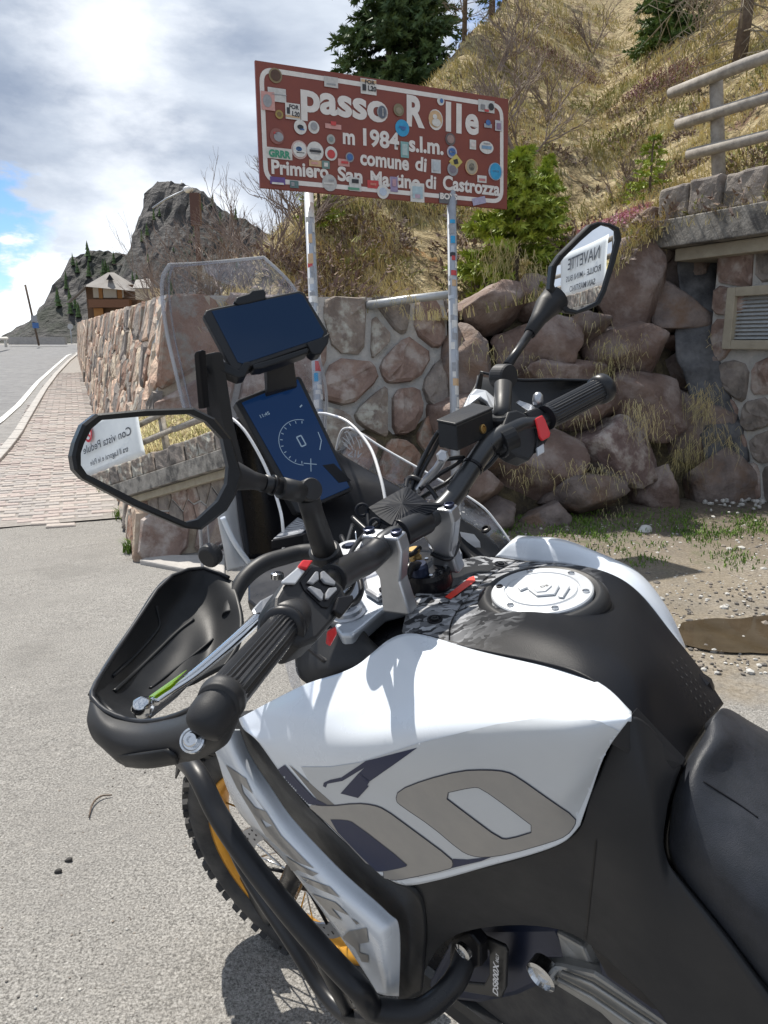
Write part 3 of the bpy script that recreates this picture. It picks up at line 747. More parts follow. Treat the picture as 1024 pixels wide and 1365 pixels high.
def inhill(x, y):
    D1 = (x - t0.x) * hn.x + (y - t0.y) * hn.y; D2 = (x - P4.x) * .894 + (y - P4.y) * .447; D3 = (x - t0.x) * .926 + (y - t0.y) * .377
    return max(D1 + (.5 if .35 < x < 2.7 else 0), D2) > -.02 and D3 > -.05
def hill_mat():
    m = bpy.data.materials.new('hillside_dry_turf'); m.use_nodes = True; t = m.node_tree; b = t.nodes['Principled BSDF']; n = t.nodes.new; l = t.links.new
    g = n('ShaderNodeNewGeometry')
    def nz(s, d=5, r=.65, off=0):
        q = n('ShaderNodeTexNoise'); q.inputs['Scale'].default_value = s; q.inputs['Detail'].default_value = d; q.inputs['Roughness'].default_value = r
        mp_ = n('ShaderNodeMapping'); mp_.inputs['Location'].default_value = (off, off, 0); l(g.outputs['Position'], mp_.inputs[0]); l(mp_.outputs[0], q.inputs[0]); return q.outputs[0]
    def ramp(src, *st):
        r = n('ShaderNodeValToRGB'); e = r.color_ramp.elements
        while len(e) < len(st): e.new(.5)
        for i, (p, c) in enumerate(st): e[i].position = p; e[i].color = (*c, 1)
        l(src, r.inputs[0]); return r.outputs[0]
    a = ramp(nz(5), (.33, (.07, .054, .03)), (.48, (.29, .23, .13)), (.64, (.50, .42, .26)))
    def mx_(f, a_, c):
        q = n('ShaderNodeMixRGB'); l(f, q.inputs[0]); l(a_, q.inputs[1]); q.inputs[2].default_value = (*c, 1); return q.outputs[0]
    a = mx_(ramp(nz(.9, 6, .7, 3), (.56, (0, 0, 0)), (.66, (.8, .8, .8))), a, (.15, .16, .045))
    a = mx_(ramp(nz(1.3, 6, .7, 9), (.58, (0, 0, 0)), (.66, (.8, .8, .8))), a, (.15, .085, .075))
    a = mx_(ramp(nz(2.1, 6, .7, 15), (.62, (0, 0, 0)), (.70, (.8, .8, .8))), a, (.33, .16, .05))
    l(a, b.inputs['Base Color']); b.inputs['Roughness'].default_value = 1; b.inputs['Specular IOR Level'].default_value = .1
    bp = n('ShaderNodeBump'); bp.inputs['Strength'].default_value = 1; bp.inputs['Distance'].default_value = .12; l(nz(9), bp.inputs['Height']); l(bp.outputs[0], b.inputs['Normal'])
    return m
M['hill'] = hill_mat()
hv = []; hf = []; hidx = {}
xs = frange(-22, -3, 1.0)[:-1] + frange(-3, 6, .18)[:-1] + frange(6, 16, .5)[:-1] + frange(16, 90, 4)
ys = frange(-12, 4, 1.0)[:-1] + frange(4, 16, .18)[:-1] + frange(16, 30, .6)[:-1] + frange(30, 110, 4)
for j, y in enumerate(ys):
    for i, x in enumerate(xs):
        hidx[i, j] = len(hv)
        D1 = (x - t0.x) * hn.x + (y - t0.y) * hn.y; D2 = (x - P4.x) * .894 + (y - P4.y) * .447; D3 = (x - t0.x) * .926 + (y - t0.y) * .377
        hv.append((x, y, hz(x, y)))
for j in range(len(ys) - 1):
    for i in range(len(xs) - 1):
        if all(inhill(hv[hidx[a]][0], hv[hidx[a]][1]) for a in ((i, j), (i + 1, j), (i + 1, j + 1), (i, j + 1))):
            hf.append((hidx[i, j], hidx[i + 1, j], hidx[i + 1, j + 1], hidx[i, j + 1]))
# edge skirt: pull verts that belong to a boundary onto the wall line happens through the wall cores' depth
kind(mobj('hillside', hv, hf, M['hill'], smooth=True), 'structure')
def hillhit(px, py, tmax=60):
    d = dr(px, py); t = 5.0
    while t < tmax:
        p = CAM + d * t
        if inhill(p.x, p.y) and p.z <= hz(p.x, p.y): return p
        t += .04
    return None
# dry grass over the hill
rr = random.Random(8)
gm = MB()
def blade(mb_, p, h, ww, lean, mi=0, rr=rr):
    a = rr.uniform(0, 2 * pi); s_d = V((cos(a), sin(a), 0)) * ww
    q1 = p + Z * h * .55 + lean * h * .35; q2 = p + Z * h * .75 + lean * h
    n = len(mb_.v); mb_.v += [p - s_d, p + s_d, q1 + s_d * .8, q1 - s_d * .8, q2]; mb_.f += [(n, n + 1, n + 2, n + 3), (n + 3, n + 2, n + 4)]; mb_.m += [mi, mi]
cnt = 0
while cnt < 8200:
    px = rr.uniform(230, 1080); py = rr.uniform(-60, 440)
    d = dr(px, py); t = 5.3 + rr.random() * .1; hit = None
    while t < 34:
        p = CAM + d * t
        if inhill(p.x, p.y) and p.z <= hz(p.x, p.y): hit = p; break
        t += .05 + t * .004
    cnt += 1
    if hit is None: continue
    p = hit; dist = (p - CAM).length
    if noise.noise(V((p.x * .9, p.y * .9, 4))) < -.18: continue
    h = rr.uniform(.05, .13) * (1 + dist * .03)
    lean0 = V((-.5, -.8, 0)) * .6
    gi = 1 if noise.noise(V((p.x * .7, p.y * .7, 14))) > .22 and rr.random() < .5 else 0
    for k in range(11):
        q = p + V((rr.gauss(0, .09), rr.gauss(0, .09), 0)) * (1 + dist * .03); q.z = hz(q.x, q.y) - .02
        blade(gm, q, h * rr.uniform(.6, 1.3), .0035 * (dist / 6), lean0 + V((rr.uniform(-.6, .6), rr.uniform(-.6, .6), rr.uniform(-.3, .1))), gi)
M['greenish'] = mat('olive_grass', (.17, .17, .05), .9, col2=(.26, .26, .09), scale=3)
kind(gm.build('dry_grass', [M['straw'], M['greenish']]), 'stuff'); bpy.data.objects['dry_grass']['label'] = 'straw coloured dry grass covering the slope'; 
# ------------------------------------------------------------------ boulders
def boulder(name, c, ax, ay, az, rx, ry, rz, rr, mat_, parent=None, sub=3, cuts=7, rough=.06):
    bm = bmesh.new(); bmesh.ops.create_icosphere(bm, subdivisions=sub, radius=1)
    pl = []
    for k in range(cuts):
        n = V([rr.uniform(-1, 1) for _ in range(3)]).normalized(); pl.append((n, rr.uniform(.60, .84)))
    s0 = V([rr.uniform(0, 50) for _ in range(3)])
    for v in bm.verts:
        p = v.co.normalized()
        # squarish
        m_ = max(abs(p.x), abs(p.y), abs(p.z)); p = p * (1 * (1 - .62) + .62 / m_ * .93)
        for n, d in pl:
            e_ = p.dot(n) - d
            if e_ > 0: p -= n * e_ * .96
        p += p.normalized() * rough * (noise.noise(p * 2.1 + s0) + .5 * noise.noise(p * 5 + s0) + .25 * noise.noise(p * 11 + s0) - .55 * max(0, .16 - abs(noise.noise(p * 1.7 + s0 * 2))) * 2)
        v.co = V(c) + ax * p.x * rx + ay * p.y * ry + az * p.z * rz
    me = bpy.data.meshes.new(name); bm.to_mesh(me); bm.free()
    me.polygons.foreach_set('use_smooth', [True] * len(me.polygons))
    me.materials.append(mat_); o = bpy.data.objects.new(name, me); link(o, parent); return o
bl_b = G(600, 712); br_b = G(1010, 664); tl_t = W(640, 385, 6.35)
bpl = PL(bl_b, br_b, tl_t)
if bpl.n.dot(CAM - bl_b) < 0: bpl.n = -bpl.n
bax = (br_b - bl_b).normalized(); bay = bpl.n.cross(bax).normalized()
if bay.z < 0: bay = -bay
M['boulderA'] = mat('boulder_brown', (0.126, 0.084, 0.070), .9, col2=(0.215, 0.152, 0.125), scale=4, bump=.9, bscale=12, dist=.03, col3=(0.275, 0.225, 0.202), scale3=3)
M['boulderB'] = mat('boulder_grey', (0.121, 0.098, 0.091), .9, col2=(0.242, 0.197, 0.176), scale=5, bump=.9, bscale=14, dist=.03, col3=(0.181, 0.120, 0.086), scale3=3)
M['boulderC'] = mat('boulder_lichen', (0.158, 0.109, 0.100), .9, col2=(0.242, 0.175, 0.157), scale=5, bump=.9, bscale=14, dist=.03, col3=(0.435, 0.382, 0.346), scale3=5)
bl = [(656, 407, 88, 44, 0, 'A', 'long flat brown boulder on top of the rock wall just right of the right signpost'),
 (628, 475, 62, 88, .1, 'B', 'tall dark grey boulder directly behind the right signpost'),
 (720, 460, 104, 62, .1, 'A', 'broad brown boulder below the two flat ones, left of the right mirror stalk'),
 (715, 396, 44, 50, .2, 'A', 'small brown boulder tucked beside the right mirror housing'),
 (752, 500, 112, 36, .1, 'A', 'low flat brown boulder just above the right handguard'),
 (845, 380, 108, 108, -.2, 'A', 'biggest brown boulder, right behind the right mirror glass'),
 (874, 334, 52, 50, .3, 'B', 'small rounded boulder under the pink heather'),
 (886, 297, 62, 34, -.1, 'A', 'topmost flat boulder left of the coping stones'),
 (928, 360, 80, 72, .3, 'B', 'grey angular boulder under the left end of the concrete slab'),
 (912, 412, 84, 60, .1, 'B', 'cracked grey boulder below the angular one, left of the membrane'),
 (850, 457, 120, 70, .05, 'A', 'wide smooth brown boulder in the middle of the rock wall'),
 (940, 486, 72, 60, .1, 'B', 'dark blocky boulder left of the hanging membrane'),
 (778, 434, 74, 30, .1, 'B', 'thin weathered boulder wedged left of the wide smooth one'),
 (873, 532, 92, 94, -.5, 'A', 'pointed brown boulder leaning right of the grip end'),
 (952, 562, 90, 92, .3, 'B', 'large boulder with dry grass hanging over it at the right end'),
 (835, 600, 114, 88, .1, 'C', 'round boulder with pale lichen patches below the grip'),
 (738, 606, 120, 90, -.1, 'A', 'broad dark boulder behind the red switch housing'),
 (890, 656, 60, 62, 0, 'A', 'small round boulder standing at the foot of the wall in weeds'),
 (968, 645, 108, 76, -.2, 'B', 'low boulder at the foot of the wall beside the white rubble'),
 (641, 646, 66, 58, .1, 'A', 'brown boulder low down behind the bent handlebar'),
 (668, 690, 62, 54, .2, 'B', 'lowest boulder, just above the windscreen mount'),
 (778, 655, 100, 52, .1, 'B', 'half-buried boulder overgrown with grass at the foot'),
 (918, 448, 30, 18, 0, 'A', 'fist-sized brown stone wedged between the grey boulders'),
 (622, 560, 66, 76, 0, 'A', 'brown boulder behind the brake reservoir'),
 (690, 545, 70, 44, .1, 'A', 'brown boulder mostly hidden behind the right mirror joint'),
 (795, 535, 76, 50, .1, 'A', 'brown boulder hidden behind the right grip'),
 (600, 620, 50, 60, 0, 'B', 'grey boulder behind the brake lines'),
 (665, 600, 60, 50, 0, 'B', 'dark boulder behind the right bend of the handlebar'),
 (735, 690, 70, 40, 0, 'B', 'low grassy boulder at the foot above the white side panel')]
rr = random.Random(31)
for (x, y, w_, h_, r_, k, lab) in bl:
    c = bpl.hit(x, y); dp = (c - CAM).dot(Fc); rx = w_ / 2000 * dp * 1.30; ry = h_ / 2000 * dp * 1.34
    a = bax * cos(r_) - bay * sin(r_); b_ = bay * cos(r_) + bax * sin(r_)
    o = boulder('boulder', c - bpl.n * .12, a, b_, bpl.n, rx, ry, min(.34, max(rx, ry) * .8 + .08), rr, M['boulder' + k], sub=4, cuts=12, rough=.075)
    tag(o, lab, 'boulder', 'boulders stacked as a retaining wall')
M['earthgrass'] = mat('earth_with_turf', (.05, .04, .03), 1, col2=(.16, .13, .07), scale=7, bump=1, bscale=18, dist=.05)
# earth packed behind them
g = []
e0 = bl_b - bpl.n * .22 - bax * .9; 
rows = []
for j in range(16):
    rows.append([e0 + bax * (i * .14) + bay * (j * .14 - .2) + bpl.n * (.06 * noise.noise(V((i * .4, j * .4, 3)))) for i in range(34)])
top = rows[-1]
for j in range(1, 8): rows.append([p + V((-.1, .8, 0)) * (.22 * j) + Z * (.05 * j + .04 * noise.noise(p * 3 + Z * j)) for p in top])
v, f = grid_mesh(rows)
f = [q for q in f if all(not (v[k].z > 1.45 and v[k].x < .95) and not (v[k].x > 3.0 and v[k].y > 7) for k in q)]
kind(mobj('earth_bank', v, f, M['earthgrass'], smooth=True), 'structure')
cut = []
for k in range(15):
    x = .25 + 2.75 * k / 14; cut.append(V((x, t0.y + (x - t0.x) * .567 / .824 + .06 + .04 * sin(k * 2.1), 0)))
cut += [along(.1, 0, -.55), along(1.2, 0, -.55)]
vv = []; nl_ = 7
for p in cut:
    for j in range(nl_): vv.append(V((p.x + .05 * noise.noise(V((p.x * 3, j, 1))), p.y - .04 * noise.noise(V((p.x * 3, j, 5))), -.1 + (max(1.75, hz0(p.x, p.y + .1)[0]) + .05) * j / (nl_ - 1))))
kind(mobj('earth_cut', vv, [(i * nl_ + j, (i + 1) * nl_ + j, (i + 1) * nl_ + j + 1, i * nl_ + j + 1) for i in range(len(cut) - 1) for j in range(nl_ - 1)], M['earthgrass'], smooth=True), 'structure')
# dry tufts hanging over the boulders
tm = MB(); rr = random.Random(9)
for (x, y, n_, L_) in ((800, 480, 60, .28), (795, 500, 60, .3), (835, 560, 90, .3), (845, 580, 60, .25), (922, 540, 90, .35), (920, 560, 80, .35), (930, 590, 60, .3), (900, 610, 80, .3), (885, 620, 60, .25), (958, 600, 50, .25), (770, 440, 40, .2), (830, 470, 40, .2), (655, 350, 120, .25), (645, 370, 90, .25), (700, 372, 80, .2), (860, 325, 60, .15), (945, 468, 60, .15), (745, 560, 50, .25), (760, 640, 90, .25), (800, 650, 90, .2), (640, 480, 40, .2), (705, 500, 30, .2), (805, 700, 60, .12), (690, 640, 50, .2), (530, 405, 60, .15), (548, 425, 40, .15)):
    c = bpl.hit(x, y) + bpl.n * .12
    for k in range(int(n_ * .75)):
        p = c + bax * rr.gauss(0, .11) + bay * rr.gauss(0, .06) + bpl.n * rr.uniform(-.05, .08)
        l_ = L_ * rr.uniform(.4, 1.1); out = bpl.n * rr.uniform(.2, .6) + bax * rr.uniform(-.5, .5)
        s_d = (bax * rr.uniform(.4, 1) + bay * rr.uniform(-.6, .6)) * .0022; p1 = p + out * l_ * .4 + Z * l_ * .15; p2 = p + out * l_ * .7 - Z * l_ * rr.uniform(.1, .4); p3 = p + out * l_ * .8 + bax * rr.uniform(-.3, .3) * l_ - Z * l_ * rr.uniform(.3, 1)
        n = len(tm.v); tm.v += [p - s_d, p + s_d, p1 + s_d, p1 - s_d, p2 + s_d * .8, p2 - s_d * .8, p3]
        tm.f += [(n, n + 1, n + 2, n + 3), (n + 3, n + 2, n + 4, n + 5), (n + 5, n + 4, n + 6)]; tm.m += [0] * 3
o = kind(tm.build('hanging_dry_grass', M['straw']), 'stuff')
# ------------------------------------------------------------------ plants
def needles(mb_, p, d, L_, n_, rr, size, mi=0):
    d = d.normalized(); u_ = d.orthogonal().normalized(); w_ = d.cross(u_)
    for k in range(n_):
        q = p + d * L_ * rr.random(); a = rr.uniform(0, 2 * pi); o = (u_ * cos(a) + w_ * sin(a) * .6 + d * .7).normalized()
        s_d = d.cross(o).normalized() * size * .22; e_ = q + o * size * rr.uniform(.6, 1.2)
        n = len(mb_.v); mb_.v += [q - s_d, q + s_d, e_]; mb_.f += [(n, n + 1, n + 2)]; mb_.m += [mi]
def conifer(name, base, H, R, label, rr, leafm, dens=1.0, n_lev=22, z0=.08, nsz=.09, taper=.8, group=None, cat='tree'):
    e_ = empty(name, base, label, cat, group)
    pts = [base + Z * (H * i / 8) + V((rr.uniform(-1, 1), rr.uniform(-1, 1), 0)) * .01 * H * (i > 0) for i in range(9)]
    tube('trunk', pts, [H * .018 * (1 - i / 8.6) + .006 for i in range(9)], M['bark'], e_, seg=8)
    fo = MB(); br = MB()
    for i in range(n_lev):
        t_ = z0 + (1 - z0) * (i / n_lev) ** .95; c = base + Z * H * t_
        for k in range(rr.randint(4, 7)):
            a = rr.uniform(0, 2 * pi); L_ = R * (1 - t_) ** taper * rr.uniform(.55, 1.1) + .03 * H * .3
            dirn = V((cos(a), sin(a), rr.uniform(-.15, .25)))
            tip = c + dirn * L_ - Z * L_ * .10; mid = c + dirn * L_ * .5 - Z * L_ * .12
            v, f = tube_v([c, mid, tip], [.012 * H / 6, .008 * H / 6, .003], 4, False); br.add(v, f)
            for s_ in range(int(7 * dens)):
                u_ = rr.uniform(.15, 1); q = c.lerp(mid, u_ * 2) if u_ < .5 else mid.lerp(tip, u_ * 2 - 1)
                sd_ = dirn.cross(Z).normalized() * rr.choice((-1, 1)); dd = (sd_ * rr.uniform(.4, 1) + dirn * .8 - Z * rr.uniform(-.1, .35)).normalized(); l2 = L_ * rr.uniform(.18, .38)
                needles(fo, q, dd, l2, int(9 * dens), rr, nsz)
            needles(fo, mid, dirn, L_ * .55, int(12 * dens), rr, nsz)
    kind(br.build('branches', M['bark'], e_), 'stuff')
    fo.build('crown', leafm, e_)
    return e_
def shrub(name, base, H, spread, label, rr, m, n_st=7, depth=4, r0=.012, group=None, cat='shrub', up=1.0):
    mb_ = MB()
    def rec(p, d, L_, r, k):
        mid = p + d * L_ * .5 + V([rr.uniform(-1, 1) for _ in range(3)]) * L_ * .08; q = p + d * L_ + V([rr.uniform(-1, 1) for _ in range(3)]) * L_ * .1
        v, f = tube_v([p, mid, q], [r, r * .8, r * .6], 4 if k < 2 else 3, False); mb_.add(v, f)
        if k < depth:
            for _ in range(rr.randint(2, 3)):
                nd = (d + V([rr.uniform(-1, 1) for _ in range(3)]) * .55 + Z * .12 * up).normalized(); rec(p.lerp(q, rr.uniform(.5, 1)), nd, L_ * rr.uniform(.55, .8), r * .6, k + 1)
    for k in range(n_st):
        a = rr.uniform(0, 2 * pi); d = V((cos(a) * spread, sin(a) * spread, 1)).normalized(); rec(base + V((cos(a), sin(a), 0)) * .04, d, H * .38 * rr.uniform(.7, 1.1), r0, 0)
    o = mb_.build(name, m); tag(o, label, cat, group); return o
rr = random.Random(77)
def HP(px, py, dflt=None):
    p = hillhit(px, py)
    return p if p else dflt
def onhill(x, y): return V((x, y, hz(x, y) - .05))
# fresh green young spruces beside the sign
p = onhill(1.22, 7.2); conifer('young_spruce', p, 1.4, .56, 'bright yellow-green young spruce right below the brown sign, above the rock wall', rr, M['leafy'], dens=2.2, n_lev=20, z0=.02, nsz=.07, taper=.5)
p = onhill(1.75, 8.6); conifer('young_spruce', p, .95, .3, 'sparse young spruce with a yellowish top just right of the brown sign', rr, M['leafy'], dens=1.1, n_lev=16, z0=.05, nsz=.06)
p = onhill(2.95, 8.9); conifer('young_spruce', p, .7, .35, 'small thin young spruce on the slope left of the fence post', rr, M['leafy'], dens=.7, n_lev=9, z0=.05, nsz=.05)
p = onhill(-.62, 7.6); conifer('young_spruce', p, .75, .3, 'small dark young spruce seen between the left signpost and the slope', rr, M['leafy'], dens=.8, n_lev=9, z0=.05, nsz=.05)
# trees on the skyline
def sky_base(px, y):  # stands on the ridge at distance y
    x = (px - 512) / 1000 * y; return V((x, y, hz(x, y) - .1))
for (px, y, H, R, lab, lm, dn, lev) in ((522, 21, 8.5, 1.6, 'tall dark green spruce rising behind the top edge of the sign', M['spruce'], 2.4, 46),
        (572, 30, 7.5, 1.9, 'dark spruce with open branches on the ridge, second from left', M['spruce'], .9, 26),
        (640, 38, 8.0, 1.5, 'slim dark conifer farther along the ridge near the bare larch', M['spruce'], .8, 24)):
    conifer('spruce_tree', sky_base(px, y), H, R, lab, rr, lm, dens=dn, n_lev=lev, nsz=.17)
for (px, y, H, lab) in ((608, 27, 6.2, 'leafless larch standing on the ridge right of the dark spruce'), (655, 33, 7.0, 'taller leafless larch nearest the top of the bare slope')):
    bb = sky_base(px, y); e_ = empty('bare_larch', bb, lab, 'tree', 'bare larches on the ridge')
    tube('trunk', [bb, bb + Z * H * .5, bb + Z * H], [.09, .06, .015], M['bark'], e_, seg=7)
    mb_ = MB()
    for k in range(90):
        t_ = rr.uniform(.12, .97); a = rr.uniform(0, 2 * pi); L_ = 1.25 * (1 - t_) ** .7 * rr.uniform(.6, 1.1) + .15; c = bb + Z * H * t_; d = V((cos(a), sin(a), .25))
        v, f = tube_v([c, c + d * L_ * .5 - Z * .05, c + d * L_ + Z * .06], [.014, .009, .004], 3, False); mb_.add(v, f)
        for _ in range(6):
            q = c + d * L_ * rr.uniform(.3, 1); d2 = (d + V([rr.uniform(-1, 1) for _ in range(3)])).normalized(); v, f = tube_v([q, q + d2 * .3], [.006, .003], 3, False); mb_.add(v, f)
    kind(mb_.build('branches', M['twig'], e_), 'stuff')
# big spruce at the top right with dead lower branches
bb = HP(985, 85, onhill(5.2, 12)); bb = onhill(bb.x, bb.y)
e_ = conifer('spruce_tree', bb, 6.5, 1.6, 'spruce at the top right corner, reddish trunk and dead drooping lower branches', rr, M['spruce'], dens=1.0, n_lev=18, z0=.35, nsz=.12)
mb_ = MB()
for k in range(46):
    t_ = rr.uniform(.02, .38); a = rr.uniform(0, 2 * pi); c = bb + Z * 6.5 * t_; d = V((cos(a), sin(a), .1)); L_ = rr.uniform(.8, 1.9)
    pts = [c, c + d * L_ * .5 - Z * L_ * .18, c + d * L_ - Z * L_ * .55]; v, f = tube_v(pts, [.014, .009, .004], 4, False); mb_.add(v, f)
    for _ in range(9):
        q = pts[1].lerp(pts[2], rr.random()); v, f = tube_v([q, q + V((rr.uniform(-.4, .4), rr.uniform(-.4, .4), -rr.uniform(.15, .5)))], [.006, .003], 3, False); mb_.add(v, f)
mb_.build('dead_branches', mat('dead_branch', (.27, .23, .17), .9), e_)
bb = HP(890, 60, onhill(4, 12)); conifer('spruce_bush', onhill(bb.x, bb.y), 2.0, 1.0, 'dense green spruce bush at the top edge left of the reddish trunk', rr, mat('bush_green', (.05, .10, .02), .7, col2=(.13, .2, .035), scale=4), dens=2.0, n_lev=14, z0=.02, nsz=.12, taper=.6, cat='bush')
# bare shrubs
for (px, py, H, lab) in ((700, 215, 1.5, 'leafless grey shrub right of the sign, spreading over the slope'), (735, 150, 1.4, 'leafless shrub higher on the slope above the first one'), (672, 165, 1.7, 'tall thin leafless shrub touching the sign corner from behind'), (790, 70, 1.7, 'leafless shrub near the top of the slope, centre right'), (690, 70, 1.8, 'leafless shrub on the ridge behind the sign'), (820, 265, .7, 'small pale leafless bush just above the pink heather'), (845, 250, .6, 'small tangled twigs right of the pale leafless bush'), (930, 40, 1.4, 'leafless shrub beside the spruce bush at the top'), (660, 95, 1.5, 'low leafless shrub on the ridge line just above the sign')):
    p = HP(px, py)
    if p: shrub('bare_shrub', onhill(p.x, p.y), H, .75, lab, rr, M['twig'], r0=.011 * H + .003)
for k, (x, y, H, lab) in enumerate(((-1.35, 6.6, 1.15, 'leafless shrub above the corner of the stone walls, left of the sign'), (-1.0, 6.9, 1.25, 'leafless brown shrub directly under the left edge of the sign'), (-1.75, 7.6, 1.35, 'taller leafless shrub left of the sign against the cliff'), (-.75, 7.4, 1.0, 'leafless shrub behind the left signpost'), (-2.3, 8.8, 1.5, 'far leafless shrub beside the street lamp'), (-1.5, 8.2, 1.5, 'dense leafless shrub behind the others left of the sign'))):
    shrub('bare_shrub', onhill(x, y), H, .9, lab, rr, M['twig'], n_st=9, depth=4, r0=.011)
# heather
def heather(px, py, r, m, lab, n_=260, wild=False):
    p = HP(px, py)
    if not p: return
    mb_ = MB()
    for k in range(n_):
        a = rr.uniform(0, 2 * pi); q = rr.random() ** .5; x = p.x + cos(a) * q * r * 1.6; y = p.y + sin(a) * q * r; z = hz(x, y) - .02
        b_ = V((x, y, z)); d = V((cos(a) * q * .7, sin(a) * q * .7, 1)).normalized(); h = r * .75 * rr.uniform(.6, 1) * (1.15 - q * .6)
        needles(mb_, b_, d, h, 7, rr, .03 if r < .3 else .045)
    o = mb_.build('heather', m); tag(o, lab, 'heather', None); return o
heather(822, 300, .20, M['heather'], 'bright pink heather clump on top of the boulders beside the right mirror', 420)
heather(790, 306, .12, M['heather'], 'smaller pink heather patch left of the bright clump', 160)
for k, (px, py, r) in enumerate(((640, 300, .0), (480, 335, .0))): pass
heather(490, 322, .28, M['heath'], 'dull purple heath patch on the slope under the middle of the sign', 240)
heather(420, 350, .22, M['heath'], 'dull purple heath patch just right of the left signpost', 160)
heather(885, 110, .4, mat('mauve_heath', (.28, .12, .17), .9, col2=(.2, .13, .09), scale=6), 'mauve heather patch on the slope left of the top fence rail', 320)
heather(855, 135, .35, M['heath'], 'brown heath patch below the mauve heather', 220)
heather(750, 95, .7, mat('mauve_heath2', (.22, .11, .13), .9, col2=(.16, .12, .09), scale=6), 'wide mauve heather patch high on the slope', 420)
heather(800, 150, .45, M['greenish'], 'olive green cushion plant in the middle of the slope', 300)
heather(745, 45, .8, M['heath'], 'brown heath patch close to the ridge at the top', 420)
# low scrub scattered through the grass
sm_ = MB(); rr = random.Random(55)
for k in range(150):
    p = HP(rr.uniform(340, 1060), rr.uniform(-40, 400))
    if not p: continue
    mi = rr.choice((0, 0, 1, 2)); R_ = rr.uniform(.08, .26) * (1 + (p - CAM).length * .02)
    for q in range(26):
        a = rr.uniform(0, 2 * pi); e1 = rr.random() ** .5; b_ = V((p.x + cos(a) * e1 * R_ * 1.3, p.y + sin(a) * e1 * R_, 0)); b_.z = hz(b_.x, b_.y) - .02
        d = V((cos(a) * e1, sin(a) * e1, rr.uniform(.4, 1.1))).normalized(); h = R_ * rr.uniform(.5, 1.1)
        needles(sm_, b_, d, h, 6, rr, .035 + .012 * R_ * 10, mi)
        v, f = tube_v([b_, b_ + d * h], [.004, .002], 3, False); sm_.add(v, f, 2)
kind(sm_.build('low_scrub', [M['heath'], M['greenish'], M['twig']]), 'stuff')
# weeds at the wall corner and foot of the rocks
wm = MB(); rr = random.Random(12)
def weeds(c, r, n_, h, mb_=wm, sy=1):
    for k in range(n_):
        q = V((c.x + rr.gauss(0, r), c.y + rr.gauss(0, r * sy), c.z)); blade(mb_, q, h * rr.uniform(.4, 1.2), .004, V((rr.uniform(-.6, .6), rr.uniform(-.6, .6), 0)), 0, rr)
weeds(G(165, 690), .04, 160, .11); weeds(G(176, 735), .03, 160, .11)
for k in range(10):
    p = CORN + RD * (2.5 + k * .35) - RN * .06; p.z = gz(p.x, p.y); weeds(p, .05, 40, .09)
for k in range(110):
    px = rr.uniform(640, 1024); py = rr.uniform(682, 716) if rr.random() < .75 else rr.uniform(716, 760)
    weeds(G(px, py), .07, 34, .045)
kind(wm.build('green_weeds', M['moss']), 'stuff')
# loose stones and gravel
gmb = MB(); rr = random.Random(14)
ico = bmesh.new(); bmesh.ops.create_icosphere(ico, subdivisions=1, radius=1); iv = [v.co.copy() for v in ico.verts]; if_ = [tuple(v.index for v in f.verts) for f in ico.faces]; ico.free()
def pebble(c, r, mi):
    a = V([rr.uniform(.6, 1.2) for _ in range(3)]); gmb.add([V(c) + V((p.x * a.x, p.y * a.y, p.z * a.z * .7)) * r * rr.uniform(.8, 1.15) for p in iv], if_, mi)
for k in range(2400):
    px = rr.uniform(560, 1060); py = rr.uniform(690, 900); p = G(px, py); pebble(p, rr.uniform(.004, .014) * (1 if rr.random() < .93 else 2), rr.randrange(3))
for k in range(420):
    p = G(rr.gauss(990, 28), rr.gauss(655, 12)); p.z += rr.uniform(0, .05); pebble(p, rr.uniform(.012, .035), 1)
for k in range(420):
    p = G(rr.uniform(-20, 460), rr.uniform(770, 1370)); pebble(p, rr.uniform(.0015, .005), rr.randrange(3))
kind(gmb.build('loose_gravel', [mat('gravel_brown', (.22, .19, .16), .9), mat('gravel_pale', (.46, .45, .42), .9), mat('gravel_dark', (.12, .11, .10), .9)]), 'stuff')
p = G(630, 697) ; p = G(860, 708); pebbleo = boulder('white_stone', p, V((1, 0, 0)), V((0, 1, 0)), Z, .06, .05, .05, rr, mat('white_quartz', (.55, .55, .53), .8), sub=2); tag(pebbleo, 'white fist-sized stone lying in the weeds before the rock wall', 'stone')
tw = tube('twig', [G(119, 1092) + Z * .006, G(124, 1075) + Z * .01, G(135, 1065) + Z * .01, G(150, 1062) + Z * .006], [.002, .003, .003, .002], M['bark'], seg=6, sm=10); tag(tw, 'small curved black twig on the asphalt left of the front wheel', 'twig')
for (x, y, lab) in ((78, 1163, 'dark pebble lying alone on the asphalt left of the twig'), (92, 1148, 'smaller flat dark pebble just beside the other dark one')):
    o = boulder('dark_pebble', G(x, y) + Z * .004, V((1, 0, 0)), V((0, 1, 0)), Z, .012, .007, .007, rr, mat('black_stone', (.03, .028, .026), .8), sub=2); tag(o, lab, 'pebble')
# puddle
pts = [G(x, y) for x, y in ((905, 835), (930, 828), (985, 826), (1060, 824), (1100, 850), (1060, 872), (990, 872), (930, 868), (905, 855))]
pd = mobj('puddle', [V((q.x + .03 * noise.noise(q * 9), q.y + .03 * noise.noise(q * 9 + Z), .009)) for q in smoothpath(pts + [pts[0]], 40)[:-1]], [tuple(range(40))], mat('puddle_water', (.045, .034, .021), .02, spec=1.0, col2=(.075, .057, .036), scale=4, bump=.05, bscale=14, dist=.004)); kind(pd, 'structure')
if pd.data.polygons[0].normal.z < 0: pd.data.flip_normals()

